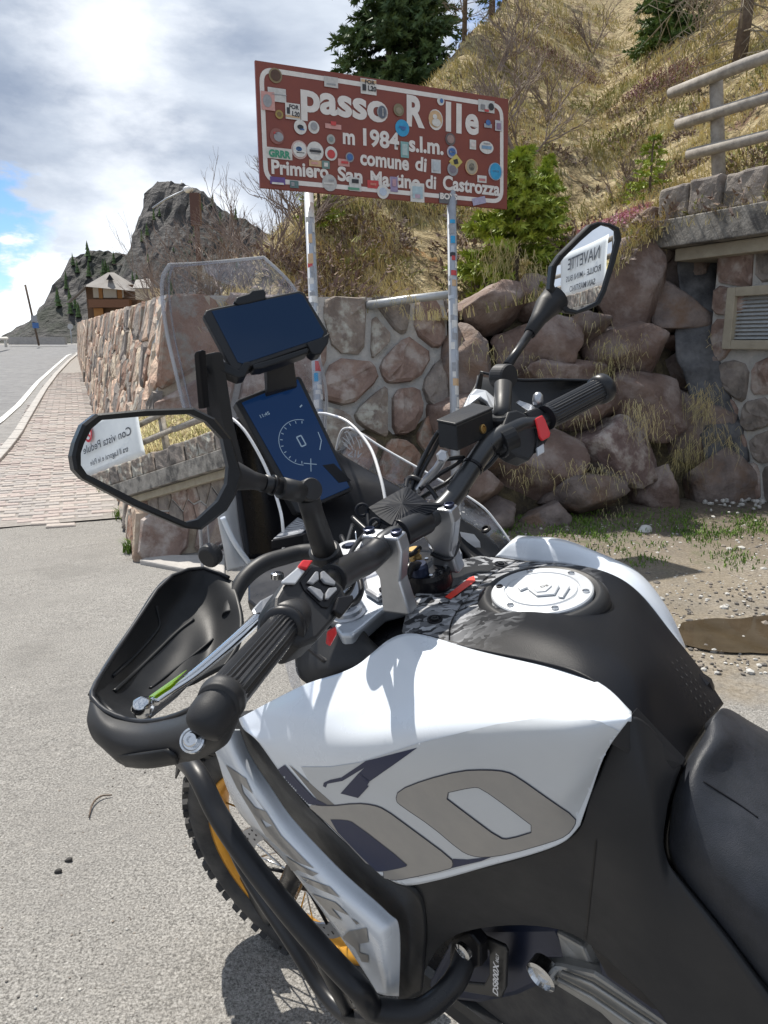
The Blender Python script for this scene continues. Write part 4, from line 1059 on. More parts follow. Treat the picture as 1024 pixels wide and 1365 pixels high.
# ------------------------------------------------------------------ sign
S_TL, S_TR, S_BL = W(340, 80, 4.85), W(678, 132, 5.62), W(347, 250, 4.98)
spl = PL(S_TL, S_TR, S_BL)
if spl.n.dot(CAM - S_TL) < 0: spl.n = -spl.n
sn = spl.n
def SH(x, y): return spl.hit(x, y)
sign = empty('road_sign', (SH(415, 255) + SH(605, 270)) / 2 * 1.0, 'brown mountain pass sign covered in stickers on two sticker-covered posts', 'sign')
cs = [SH(340, 80), SH(678, 132), SH(676, 279), SH(347, 250)]
prism('sign_panel', cs, -sn * .022, M['signbrown'], sign, bevel=.002)
sX = (SH(676, 205) - SH(344, 165)).normalized(); sY = sn.cross(sX).normalized()
if sY.z < 0: sY = -sY
# white border
inn = [(345, 88), (671, 139), (671, 272), (352, 243)]
def rrect(c, r, w_):
    c = [SH(*p) for p in c]; out = []; n = 4
    for i in range(4):
        a, b_, d = c[i - 1], c[i], c[(i + 1) % 4]; u1 = (a - b_).normalized(); u2 = (d - b_).normalized()
        for k in range(7):
            t_ = k / 6; out.append(b_ + u1 * r * (1 - t_) ** 2 + u2 * r * t_ ** 2 + 0 * sn)
    cen = sum(c, V((0, 0, 0))) / 4
    o2 = []
    for i in range(len(out)):
        t_ = (out[(i + 1) % len(out)] - out[i - 1]).normalized(); nrm = t_.cross(sn).normalized()
        if nrm.dot(cen - out[i]) < 0: nrm = -nrm
        o2.append(out[i] + nrm * w_)
    return out, o2
a_, b__ = rrect(inn, .10, .030)
n = len(a_)
mobj('sign_border', [p + sn * .002 for p in a_ + b__], [(i, (i + 1) % n, (i + 1) % n + n, i + n) for i in range(n)], M['signwhite'], sign)
def stext(s, x0, y0, x1, y1, hpx, bold=.03, m='signwhite', lift=.004, nm='lettering'):
    """baseline from (x0,y0) to (x1,y1); hpx = capital height in picture pixels"""
    a = SH(x0, y0); b_ = SH(x1, y1); xd = (b_ - a).normalized(); yd = sn.cross(xd); yd = yd if yd.z > 0 else -yd
    dp = (a - CAM).dot(Fc)
    return text_obj(nm, s, a, xd, yd, (b_ - a).length, hpx / 1000 * dp / .70, M[m], sign, lift=sn * lift, font_bold=bold)
stext('passo', 401, 146, 517, 163, 36, .035)
stext('R', 542, 166, 566, 169.5, 36, .04); stext('o', 571, 170, 590, 173, 34, .035); stext('l', 594, 173, 601, 174, 34, .04); stext('l', 608, 175.5, 615, 176.5, 34, .04); stext('e', 620, 176.5, 638, 179, 34, .035)
stext('m', 457, 191, 473, 193, 19, .035); stext('1984', 484, 193, 532, 199, 20, .035); stext('s.l.m.', 545, 201, 591, 206, 19, .035)
stext('comune', 480, 219, 545, 227, 18, .035); stext('di', 553, 226, 568, 229, 17, .03)
stext('Primiero', 362, 231, 438, 238, 17, .035); stext('San', 450, 240, 483, 244, 17, .035); stext('Martino', 494, 246, 560, 252, 17, .035); stext('di', 567, 250, 581, 252, 16, .03); stext('Castrozza', 590, 252, 666, 261, 17, .035)
SC = {}
def sc_(c):
    if c not in SC:
        k = 'sticker_%02d' % len(SC); SC[c] = mat(k, c, .45, col2=tuple(x * .8 for x in c), scale=40)
    return SC[c]
WH, BK, GY, RD_, BLU, CY, YL, PK, GN, OR = (.70, .69, .66), (.03, .03, .035), (.33, .34, .36), (.55, .06, .06), (.06, .16, .40), (.03, .33, .60), (.60, .50, .14), (.62, .33, .30), (.12, .32, .22), (.62, .42, .24)
lift_n = [0]
def disc(px, py, rx, ry, c, parent=sign, pl_=None, lf=None, nm='sticker'):
    c0 = SH(px, py); dp = (c0 - CAM).dot(Fc); lift_n[0] += 1
    l_ = (.005 + .0004 * (lift_n[0] % 9)) if lf is None else lf
    pts = [c0 + sn * l_ + sX * cos(2 * pi * k / 20) * rx * dp / 1000 / .92 + sY * sin(2 * pi * k / 20) * ry * dp / 1000 for k in range(20)]
    return mobj(nm, pts, [tuple(range(20))], sc_(c), parent)
def rect(px, py, wx, hy, c, parent=sign, rot=0, lf=None, nm='sticker'):
    c0 = SH(px, py); dp = (c0 - CAM).dot(Fc); lift_n[0] += 1
    l_ = (.005 + .0004 * (lift_n[0] % 9)) if lf is None else lf
    X = sX * cos(rot) + sY * sin(rot); Y = -sX * sin(rot) + sY * cos(rot); a = wx * dp / 2000 / .92; b_ = hy * dp / 2000
    return mobj(nm, [c0 + sn * l_ + X * i * a + Y * j * b_ for i, j in ((-1, -1), (1, -1), (1, 1), (-1, 1))], [(0, 1, 2, 3)], sc_(c), parent)
def inner(o, *args, **k): k['parent'] = o; k['lf'] = .0105; k['nm'] = 'print'; return args[0](*args[1:], **k)
for (x, y, r, c, ins) in ((367, 101, 8.5, (.28, .22, .12), [(disc, 367, 101, 6.5, 7, (.10, .05, .03)), (rect, 367, 99, 9, 2, RD_)]),
        (509, 150, 7, GY, [(disc, 509, 150, 5, 8, (.12, .14, .18)), (rect, 510, 150, 2, 10, WH)]),
        (531, 147, 7, (.22, .19, .11), [(disc, 531, 148, 4, 4, (.30, .26, .18))]), (536, 171, 9.5, CY, [(rect, 536, 170, 10, 2, BLU), (disc, 537, 172, 3, 2, BLU)]),
        (580, 159, 9.5, OR, [(disc, 581, 164, 6, 5, WH), (disc, 579, 156, 3, 3, WH)]), (587, 135, 5, WH, [(disc, 588, 135, 2.3, 3, BLU)]),
        (400, 170, 8.2, WH, [(disc, 400, 170, 4, 3, BK), (rect, 402, 173, 6, 2, BLU)]), (418, 170, 7.2, WH, [(disc, 418, 169, 4.4, 5, GY)]),
        (369, 182, 9, (.30, .12, .10), [(disc, 371, 183, 6, 6, GY), (rect, 367, 178, 5, 3, RD_)]), (372, 153, 5, (.38, .28, .08), [(disc, 372, 153, 3, 3, (.22, .14, .06))]),
        (399, 200, 10.5, (.62, .45, .42), [(disc, 399, 200, 8.8, 9.6, WH), (disc, 398, 199, 4, 3, BLU), (rect, 400, 204, 10, 1.5, BK)]), (420, 202, 10.8, WH, [(rect, 420, 202, 15, 3, BK, ), (rect, 420, 199, 12, 1.2, GY), (rect, 420, 205, 12, 1.2, GY)]),
        (441, 205, 8, WH, [(disc, 441, 206, 5.2, 5.6, RD_)]), (441, 186, 5.5, (.45, .45, .42), [(disc, 441, 186, 3, 3.2, (.24, .3, .3))]), (466, 210, 5.5, GY, [(disc, 466, 210, 4, 4.4, BLU)]),
        (439, 244, 9.5, (.48, .48, .47), [(rect, 438, 245, 13, 2, WH), (rect, 441, 241, 7, 2, GY)]), (510, 256, 8, WH, [(disc, 510, 256, 5, 5.2, (.5, .58, .7))]),
        (600, 186, 7, (.14, .12, .12), [(disc, 600, 186, 5, 5.4, (.34, .24, .22))]), (602, 203, 7, (.5, .5, .55), [(disc, 602, 203, 5, 5, BLU), (rect, 602, 203, 6, 2, WH)]), (603, 226, 7.5, GY, [(disc, 603, 226, 5, 5, (.22, .2, .24))]),
        (628, 223, 9, OR, [(disc, 628, 223, 7.2, 9, (.40, .36, .28)), (disc, 628, 223, 4, 5, (.10, .14, .2))]), (660, 229, 10, (.45, .5, .6), [(disc, 660, 229, 8, 10.5, CY), (rect, 660, 229, 9, 2.5, (.5, .6, .75))]),
        (648, 197, 10, WH, [(rect, 648, 197, 14, 4, (.2, .34, .5)), (rect, 648, 192, 9, 1.5, GY)])):
    ry = r * (1.12 if r != 10 or y != 197 else .8)
    o = disc(x, y, r, ry, c)
    for i_ in ins: inner(o, *i_)
for (x, y, a, b_, c, ins) in ((441, 110, 18, 13, (.56, .55, .53), [(rect, 441, 113, 12, 2, GY)]), (491, 116, 21, 19, WH, [(rect, 491, 109, 20, 3, OR), (rect, 485, 117, 5, 8, BK)]),
        (369, 127, 23, 17, (.6, .6, .58), [(rect, 372, 127, 18, 1, GY)]), (357, 135, 17, 23, PK, [(disc, 356, 135, 5.5, 8, GY)]), (390, 149, 19, 20, WH, [(rect, 390, 156, 18, 2.5, OR), (rect, 384, 148, 4, 8, BK)]),
        (444, 169, 21, 6, PK, [(rect, 444, 165, 7, 5, RD_)]), (372, 205, 33, 14, (.66, .64, .60), []), (420, 212 + 6, 16, 8, OR, [(rect, 419, 218, 9, 3, PK)]), (434, 220, 10, 10, (.16, .26, .24), [(rect, 434, 220, 5, 5, WH)]),
        (458, 217, 15, 9, PK, [(rect, 459, 217, 9, 3, RD_)]), (370, 241, 19, 9, (.14, .08, .28), [(rect, 370, 245, 15, 2.5, WH)]), (392, 246, 11, 9, (.12, .2, .2), [(rect, 390, 246, 4, 5, GY)]),
        (473, 246, 16, 17, (.62, .62, .6), [(rect, 473, 242, 9, 5, BK), (rect, 471, 252, 15, 3, GN)]), (497, 246, 15, 10, RD_, [(rect, 497, 246, 8, 3, (.6, .2, .15))]), (525, 246, 10, 19, (.32, .26, .42), [(rect, 525, 244, 5, 9, (.5, .3, .35))]),
        (556, 257, 19, 24, WH, [(rect, 556, 257, 14, 15, (.42, .56, .62)), (rect, 556, 262, 7, 5, (.55, .4, .5))]), (539, 200, 11, 20, (.22, .42, .42), [(rect, 539, 200, 7, 14, (.42, .55, .55))]), (581, 222, 13, 17, (.6, .62, .64), [(rect, 581, 222, 9, 11, (.5, .56, .6))]),
        (648, 142, 23, 15, (.60, .60, .58), [(disc, 654, 143, 4, 4.5, BK), (rect, 643, 143, 6, 6, (.25, .25, .26)), (rect, 648, 148, 6, 3, RD_)]), (650, 168, 11, 5, (.35, .38, .42), [(disc, 650, 164, 3.5, 3.5, BLU)]),
        (664, 168, 10, 13, (.55, .55, .58), [(rect, 664, 169, 6, 8, (.28, .2, .3))]), (630, 193, 9, 12, WH, [(rect, 630, 193, 6, 6, (.66, .6, .58))]), (642, 239, 13, 9, WH, [(rect, 642, 240, 9, 3, (.55, .2, .2))]),
        (597, 265, 25, 13, (.14, .14, .15), []), (638, 268, 19, 9, (.42, .40, .55), [])):
    o = rect(x, y, a, b_, c, rot=(0 if (x, y) not in ((638, 268),) else .25))
    for i_ in ins: inner(o, *i_)
o = rect(607, 216, 14, 14, YL, rot=pi / 4); inner(o, rect, 607, 216, 6, 6, BK, rot=.3)
M['stgreen'] = mat('sticker_green_ink', (.05, .28, .17), .5); M['stblack'] = mat('sticker_black_ink', (.02, .02, .025), .5)
stext('GRRR', 358, 208.5, 387, 212, 8.5, .05, 'stgreen', .0108, 'print')
stext('BOYS', 586, 265, 609, 267, 7, .05, 'signwhite', .0108, 'print')
stext('FOR', 486, 112, 499, 114, 5, .03, 'stblack', .0108, 'print'); stext('L20', 490, 121, 501, 123, 6, .03, 'stblack', .0108, 'print')
stext('FOR', 385, 145, 398, 147, 5, .03, 'stblack', .0108, 'print'); stext('L20', 389, 155, 399, 157, 6, .03, 'stblack', .0108, 'print')
# posts with stickers
def post(pts, r, label=None):
    o = tube('post', pts, r, M['pole'], sign, seg=20)
    return o
pA0 = W(414.5, 240, 5.22) - sn * .06; pA1 = W(420.5, 400, 5.16) - sn * .04; dA = (pA1 - pA0); pA2 = pA0 + dA * ((0 - pA0.z - .05) / dA.z)
pB0 = W(607, 250, 5.52) - sn * .06; pB1 = W(606, 540, 5.46); dB = (pB1 - pB0); pB2 = pB0 + dB * ((0 - pB0.z - .05) / dB.z)
postA = post([pA0, pA2], .033); postB = post([pB0, pB2], .034)
lathe('post_base', [(.09, 0), (.09, .03), (.06, .06), (.06, .12)], V((pA2.x, pA2.y, 0)), Z, M['kerb'], sign)
lathe('post_base', [(.09, 0), (.09, .03), (.06, .06), (.06, .12)], V((pB2.x, pB2.y, 0)), Z, M['kerb'], sign)
rr = random.Random(19)
def post_sticker(p0, p1, zz0, zz1, r, parent):
    z = zz0; cols = [WH, GY, WH, BK, (.5, .55, .62), CY, WH, RD_, GY, (.5, .5, .48), WH, (.2, .3, .5), OR, WH]
    while z > zz1:
        h = rr.uniform(.025, .075); t_ = (p0.z - z) / (p0.z - p1.z); c = p0.lerp(p1, t_); ax = (p0 - p1).normalized()
        vw = (CAM - c); vw = (vw - ax * vw.dot(ax)).normalized(); sd_ = ax.cross(vw); a0 = rr.uniform(-1.2, .6); a1 = a0 + rr.uniform(.7, 1.5); pts = []
        rrr = r + .0012 + .0005 * rr.random()
        for k in range(7):
            a = a0 + (a1 - a0) * k / 6; o_ = (vw * cos(a) + sd_ * sin(a)) * rrr; pts += [c + o_, c + o_ - ax * h]
        mobj('sticker', pts, [(2 * k, 2 * k + 1, 2 * k + 3, 2 * k + 2) for k in range(6)], sc_(rr.choice(cols)), parent)
        z -= h * rr.uniform(.7, 1.3)
post_sticker(pA0, pA2, 2.35, .9, .033, postA); post_sticker(pB0, pB2, 2.28, .9, .034, postB)

# ------------------------------------------------------------------ far things: crags, chalet, lamp, poles, guard rail
prof = [(-40, 470), (20, 462), (34, 452), (45, 436), (62, 430), (80, 418), (92, 405), (104, 390), (112, 366), (122, 350), (135, 344), (160, 340), (185, 344), (200, 346), (204, 322), (212, 300), (220, 284), (226, 262), (236, 256), (262, 256), (284, 266), (310, 288), (345, 305), (380, 325), (430, 340), (500, 380), (560, 420)]
def pro(x):
    for a, b_ in zip(prof, prof[1:]):
        if a[0] <= x <= b_[0]: return a[1] + (x - a[0]) / (b_[0] - a[0]) * (b_[1] - a[1])
    return 470
cv = []; nxx = 190; nyy = 56
for j in range(nyy + 1):
    q = j / nyy
    for i in range(nxx + 1):
        px = -40 + 600 * i / nxx; y0 = 135; X = (px - 512) / 1000 * y0
        H = (457 - pro(px)) / 1000 * y0 * .95 + 1.4
        y = 92 + q * 75
        s_ = min(1, max(0, (y - 96) / 36)); s_ = s_ ** 1.5 if px < 196 else s_ ** 1.2
        fall = 1 - max(0, (y - 140) / 30) * .5
        z = -3 + (H + 3) * s_ * fall
        P = V((X * (.93 + .07 * y / y0), y, z))
        st = .8 * noise.noise(V((X * .25, z * .35, y * .1))) + .5 * noise.noise(V((X * .8, z * .9, y * .3)))
        am = min(1, max(0, H / 5))
        P += V((1.0 * st, -1.6 * abs(noise.noise(V((X * .5, z * .22, 3)))) * s_ * 2, am * s_ * (.6 * noise.noise(V((X * .6, y * .25, 7))) + .35 * noise.noise(V((X * 1.7, y * .7, 17)))))) 
        cv.append(P)
cf = [(j * (nxx + 1) + i, j * (nxx + 1) + i + 1, (j + 1) * (nxx + 1) + i + 1, (j + 1) * (nxx + 1) + i) for j in range(nyy) for i in range(nxx)]
M['crag'] = mat('dark_crag_rock', (0.034, 0.034, 0.036), .95, col2=(0.105, 0.099, 0.096), scale=.35, bump=1, bscale=.9, dist=.9, col3=(0.022, 0.028, 0.019), scale3=.12, detail=10)
crag = kind(mobj('rocky_crag', cv, cf, M['crag'], smooth=False), 'structure')
crbv = BVHTree.FromPolygons(cv, cf)
# conifers scattered on the crag
rr = random.Random(41)
k = 0
for _ in range(400):
    if k >= 46: break
    px = rr.uniform(60, 330); py = rr.uniform(262, 440)
    d = dr(px, py).normalized(); h = crbv.ray_cast(CAM, d)
    if h[0] is None: continue
    p = h[0]; Hh = rr.uniform(1.2, 3.0) * (1 if px < 200 else .8); k += 1
    mb_ = MB()
    for l_ in range(4):
        r_ = Hh * .22 * (1 - l_ * .2); z0_ = Hh * (.1 + .2 * l_); ring = [p + Z * z0_ + V((cos(a_) * r_ * rr.uniform(.6, 1.1), sin(a_) * r_, 0)) for a_ in [i * pi / 3.5 for i in range(7)]]
        n = len(mb_.v); mb_.v += ring + [p + Z * (z0_ + Hh * .38)]; mb_.f += [(n + i, n + (i + 1) % 7, n + 7) for i in range(7)]; mb_.m += [0] * 7
    o = mb_.build('distant_conifer', M['spruce']); tag(o, 'dark conifer on the %s of the far crag' % ('low left shoulder' if px < 120 else 'ledge above the chalet' if px < 200 else 'cliff below the summit'), 'tree', 'conifers scattered on the far crag')
tube('summit_pole', [W(242, 262, 133), W(242, 240, 133)], .10, M['pole'], seg=6); tag(bpy.data.objects['summit_pole'], 'thin pole standing on the highest crag', 'pole')
# chalet
cy_ = 80.0
def CH(px, py, y=cy_):
    x = (px - 512) / 1000 * y; z = 1.4 + (457 - py) / 1000 * y; return V((x, y, z))
ch = empty('chalet', CH(160, 460), 'wooden chalet with a grey tin roof standing beyond the end of the roadside wall', 'house')
M['chwood'] = mat('chalet_wood', (.10, .055, .03), .8, col2=(.16, .09, .05), scale=1.5); M['chwood2'] = mat('chalet_orange_wood', (.42, .20, .05), .7, col2=(.33, .15, .05), scale=1)
M['tin'] = mat('tin_roof', (.17, .155, .145), .8, col2=(.25, .24, .23), scale=.8); M['plaster'] = mat('cream_plaster', (.55, .50, .42), .8)
def chbox(name, x0, y0, x1, y1, dep, near, m, parent=ch):
    a = CH(x0, y0, cy_ - near); b_ = CH(x1, y1, cy_ - near); c = (a + b_) / 2 + V((0, dep / 2, 0))
    return box(name, c, V((1, 0, 0)), V((0, 1, 0)), Z, abs(b_.x - a.x), dep, abs(a.z - b_.z), m, parent)
chbox('wall', 130, 384, 195, 470, 7, 0, M['chwood'])
chbox('wall', 128, 430, 192, 475, 7.2, .3, M['chwood'])
for (x0, x1) in ((139, 146), (152, 169), (173, 178)): chbox('window', x0, 387, x1, 400, .1, .12, M['plaster'])
for (x0, x1) in ((146, 151), (170, 176)): chbox('shutter', x0, 388, x1, 401, .1, .14, M['chwood2'])
chbox('balcony', 132, 402, 184, 412, 1.0, 1.1, mat('balcony_wood', (.16, .075, .04), .8)); chbox('panel', 138, 413, 150, 426, .1, .45, M['chwood2']); chbox('balcony', 130, 427, 170, 433, .8, 1.2, M['chwood'])
# hipped roof
A = [CH(128, 386, cy_ - 1.3), CH(195, 392, cy_ - 1.3), CH(205, 392, cy_ + 8), CH(140, 386, cy_ + 8)]; ap1 = CH(160, 369, cy_ + 1.5); ap2 = CH(168, 369, cy_ + 5)
mobj('roof', A + [ap1, ap2], [(0, 1, 4), (1, 2, 5, 4), (2, 3, 5), (3, 0, 4, 5), (3, 2, 1, 0)], M['tin'], ch, solid=.12)
mobj('roof', [CH(104, 405, cy_ - 1.2), CH(130, 384, cy_ - 1.2), CH(134, 384, cy_ + 4), CH(108, 405, cy_ + 4)], [(0, 1, 2, 3)], M['tin'], ch, solid=.15)
mobj('dormer', [CH(157, 378, cy_ - .6), CH(167, 378, cy_ - .6), CH(162, 371, cy_ - .6), CH(162, 371, cy_ + 1.5)], [(0, 1, 2), (0, 2, 3), (1, 3, 2)], M['trim'], ch)
o = empty('rear_shed', CH(200, 400, 74), 'small pale-roofed outbuilding right of the chalet above the wall', 'shed')
def bx2(nm, x0, y0, x1, y1, yy, dep, m, par): a = CH(x0, y0, yy); b_ = CH(x1, y1, yy); return box(nm, (a + b_) / 2 + V((0, dep / 2, 0)), V((1, 0, 0)), V((0, 1, 0)), Z, abs(b_.x - a.x), dep, abs(a.z - b_.z), m, par)
bx2('wall', 193, 386, 212, 402, 74, 4, M['plaster'], o); mobj('roof', [CH(190, 388, 73), CH(215, 388, 73), CH(213, 376, 76), CH(195, 378, 76)], [(0, 1, 2, 3)], M['tin'], o, solid=.1)
# street lamp
LY = 30.0
lp = empty('street_lamp', CH(276, 400, LY), 'white-headed street lamp on a dark post with a long arm, seen before the cliff', 'street lamp')
tube('post', [CH(277, 400, LY), CH(276, 274, LY)], .10, mat('rusty_post', (.10, .05, .04), .7), lp, seg=10)
bx2('box', 269, 274, 281, 312, LY - .12, .3, bpy.data.materials['rusty_post'], lp)
tube('arm', [CH(222, 292, LY), CH(240, 281, LY), CH(264, 271, LY)], .035, M['pole'], lp, seg=8)
o = lathe('lamp_head', [(.02, -.12), (.12, -.1), (.2, 0), (.14, .08), (.02, .1)], CH(268, 270, LY), Z, mat('lamp_white', (.75, .76, .78), .4), lp, smooth=True)
# roadside poles and signs
rs = empty('leaning_road_pole', CH(62, 458, 50), 'leaning dark pole with small blue and white panels at the road brow', 'pole')
tube('pole', [CH(63, 460, 50), CH(53, 384, 50)], .07, M['bark'], rs, seg=8)
bx2('panel', 56, 422, 64, 430, 49.8, .04, sc_(GY), rs); bx2('panel', 57, 431, 65, 438, 49.8, .04, sc_(BLU), rs)
rs = empty('round_road_sign', CH(106, 456, 48), 'small round pale road sign on a thin post before the dark crag', 'sign')
tube('pole', [CH(106, 458, 48), CH(106, 436, 48)], .03, M['pole'], rs, seg=8); lathe('disc', [(.0, 0), (.17, 0), (.17, .02), (0, .02)], CH(106, 436, 47.9), V((0, -1, 0)), sc_((.5, .5, .5)), rs)
gr = empty('guard_rail', CH(10, 460, 40), 'white guard rail with posts at the far left of the road', 'guard rail')
tube('rail', [CH(-60, 452, 38), CH(0, 452, 40), CH(22, 451, 46)], .10, sc_(WH), gr, seg=8)
for k in range(7): tube('post', [CH(-55 + k * 12.5, 462, 38 + k * 1.2), CH(-55 + k * 12.5, 450, 38 + k * 1.2)], .08, sc_(WH), gr, seg=6)
lw = box('low_kerb_wall', CH(62, 454, 52), V((1, 0, 0)), V((0, 1, 0)), Z, 3.8, .4, .5, M['kerb']); tag(lw, 'low pale kerb wall across the far end of the road', 'low wall')

# ================================================================== motorcycle
moto = empty('motorcycle', V((B(.2, 0, 0).x, B(.2, 0, 0).y, 0)), 'white and matte black adventure motorcycle parked on its side stand, handlebars turned left', 'motorcycle')
SA = radians(15)
SF = BF * cos(SA) + BL * sin(SA); SL = BL * cos(SA) - BF * sin(SA)
def Sp(l): return [S(*p) for p in l]
def Pp(pl_, l): return [pl_.hit(*p) for p in l]
OUT = BL  # towards the camera side of the motorcycle
# --- tank side panel, white
rows = [[(318, 958, .25), (400, 915, .215), (470, 890, .19), (538, 845, .145), (640, 868, .14), (780, 901, .14), (841, 947, .165)],
        [(325, 972, .262), (400, 958, .25), (480, 950, .235), (560, 925, .213), (650, 920, .20), (760, 932, .188), (842, 950, .178)],
        [(345, 990, .272), (405, 1005, .268), (480, 1000, .262), (560, 985, .254), (650, 973, .242), (760, 968, .226), (838, 960, .196)],
        [(384, 1043, .268), (442, 1062, .264), (510, 1060, .258), (590, 1060, .252), (680, 1050, .242), (760, 1040, .228), (808, 1003, .208)],
        [(440, 1103, .262), (490, 1118, .258), (540, 1120, .253), (620, 1115, .246), (700, 1100, .238), (750, 1085, .225), (787, 1060, .21)],
        [(508, 1167, .248), (540, 1180, .245), (585, 1173, .243), (650, 1155, .237), (712, 1138, .232), (752, 1122, .222), (773, 1101, .212)]]
tank_side = patch('tank_side_panel', [Sp(r) for r in rows], 50, 60, M['white'], moto, thick=.005 * 1.0, bevel=0)
# --- printed graphics on it
def dz(l, sc_=2.1333, ox=380, oy=930): return [(ox + x / sc_, oy + y / sc_) for x, y in l]
def bez(l, n=4):
    """round a closed outline a little (Chaikin)"""
    for _ in range(n - 2):
        o = []
        for i in range(len(l)):
            a, b_ = l[i], l[(i + 1) % len(l)]
            o += [(a[0] * .75 + b_[0] * .25, a[1] * .75 + b_[1] * .25), (a[0] * .25 + b_[0] * .75, a[1] * .25 + b_[1] * .75)]
        l = o
    return l
# big rounded zero
OUTER = [(318, 290), (325, 262), (400, 232), (500, 206), (575, 203), (632, 208), (665, 225), (745, 282), (826, 338), (822, 360), (800, 388), (760, 405), (640, 440), (570, 450), (530, 445), (500, 430), (420, 362), (335, 305)]
HOLE = [(443, 271), (535, 250), (560, 253), (640, 310), (723, 374), (640, 400), (612, 398), (520, 330)]
def ring_poly(outer, hole):
    # cut the ring open between outer[0] and hole[0]
    oi = 0; hi = 0
    h = list(reversed(hole)); h = h[-1:] + h[:-1]
    return outer[oi:] + [outer[0]] + [hole[0]] + h[1:] + [hole[0]]
def halves(outer, hole):
    # split a ring into two simple polygons across its middle
    def near(l, p): return min(range(len(l)), key=lambda i: (l[i][0] - p[0]) ** 2 + (l[i][1] - p[1]) ** 2)
    a = near(outer, hole[0]); hb = len(hole) // 2; b_ = near(outer, hole[hb])
    def walk(l, i, j):
        o = [l[i]]
        while i != j: i = (i + 1) % len(l); o.append(l[i])
        return o
    p1 = walk(outer, a, b_) + list(reversed(walk(hole, 0, hb)))
    p2 = walk(outer, b_, a) + list(reversed(walk(hole, hb, 0)))
    return [p1, p2]
o1 = dz(bez(OUTER, 3)); h1 = dz(bez(HOLE, 3))
def grow(l, g):
    cx = sum(p[0] for p in l) / len(l); cy = sum(p[1] for p in l) / len(l); o = []
    n = len(l)
    A_ = sum(l[i][0] * l[(i + 1) % n][1] - l[(i + 1) % n][0] * l[i][1] for i in range(n)); sgn = 1 if A_ > 0 else -1
    for i in range(n):
        dx = l[(i + 1) % n][0] - l[i - 1][0]; dy = l[(i + 1) % n][1] - l[i - 1][1]; L_ = sqrt(dx * dx + dy * dy) or 1
        o.append((l[i][0] + sgn * dy / L_ * g, l[i][1] - sgn * dx / L_ * g))
    return o
decal('film_print', [[(402, 1022), (440, 1022), (480, 1016), (520, 1003), (560, 990), (610, 978), (660, 966), (720, 957), (762, 955), (800, 962), (828, 975), (820, 992), (800, 1012), (786, 1050), (770, 1085), (758, 1106), (740, 1118), (700, 1130), (650, 1146), (600, 1160), (560, 1170), (535, 1170), (505, 1150), (470, 1115), (436, 1078), (415, 1046)]], tank_side, M['film'], moto, .0008, step=5)
decal('print_outline', [p for p in halves(grow(o1, 1.3), grow(h1, -1.3))], tank_side, M['outline'], moto, .0014)
decal('print', halves(o1, h1), tank_side, M['greyprint'], moto, .0018)
STR = [(60, 300), (125, 308), (205, 299), (250, 303), (285, 315), (360, 370), (475, 455), (480, 472), (470, 484), (340, 512), (310, 516), (275, 508), (255, 492), (165, 395), (110, 342)]
o2 = dz(bez(STR, 3)); decal('print_outline', [grow(o2, 1.3)], tank_side, M['outline'], moto, .0014); decal('print', [o2], tank_side, M['greyprint'], moto, .0018)
decal('print', [dz(bez([(118, 343), (175, 344), (200, 352), (352, 470), (345, 478), (275, 492), (258, 488)], 3))], tank_side, M['navy'], moto, .0023)
decal('print', [dz([(110, 250), (112, 240), (130, 232), (162, 225), (232, 178), (262, 171), (378, 141), (335, 172), (243, 236), (212, 212), (228, 197), (165, 235), (122, 243), (118, 254)])], tank_side, M['navy'], moto, .0013)
decal('print', [dz([(160, 270), (212, 212), (243, 236), (236, 246), (240, 250), (210, 283)])], tank_side, M['navy'], moto, .0016)
decal('print', [dz([(468, 484), (480, 456), (520, 458), (592, 449), (560, 462)])], tank_side, M['navy'], moto, .0013)
decal('print', [dz([(0, 190), (40, 236), (82, 282), (128, 306), (60, 300), (20, 262), (-30, 210)])], tank_side, M['navy'], moto, .0013, step=2.5)
decal('print', [[(385, 1018), (450, 1075), (500, 1130), (530, 1158), (560, 1168), (530, 1168), (500, 1150), (440, 1085)]], tank_side, M['greydark'], moto, .0010, step=3)
# --- tank cover with forged shards, fuel cap
rows = [[(600, 858, .14), (604, 826, .09), (628, 792, .02), (655, 767, -.05), (690, 748, -.12)],
        [(660, 872, .14), (665, 830, .09), (680, 788, .0), (712, 765, -.07), (760, 752, -.13)],
        [(720, 884, .14), (735, 842, .09), (752, 805, 0), (780, 780, -.08), (812, 764, -.135)],
        [(780, 902, .145), (798, 862, .09), (820, 828, 0), (838, 806, -.08), (852, 790, -.14)],
        [(842, 949, .15), (850, 900, .1), (870, 872, .02), (885, 855, -.07), (897, 845, -.14)],
        [(878, 986, .14), (885, 945, .09), (905, 915, .02), (922, 900, -.05), (935, 893, -.12)],
        [(911, 1022, .12), (922, 1000, .08), (938, 975, .03), (952, 955, -.02), (965, 938, -.08)]]
tcov = patch('tank_cover', [Sp(r) for r in rows], 40, 36, M['carbon'], moto, thick=.006)
rows = [[(536, 841, .14), (548, 800, .08), (575, 775, .03), (605, 750, -.04), (640, 741, -.09)],
        [(566, 850, .14), (575, 813, .09), (600, 785, .02), (630, 758, -.05), (665, 744, -.11)],
        [(598, 857, .14), (602, 825, .09), (626, 791, .02), (653, 766, -.05), (688, 747, -.12)]]
fcov = patch('front_tank_cover', [Sp(r) for r in rows], 16, 24, M['carbon'], moto, thick=.006)
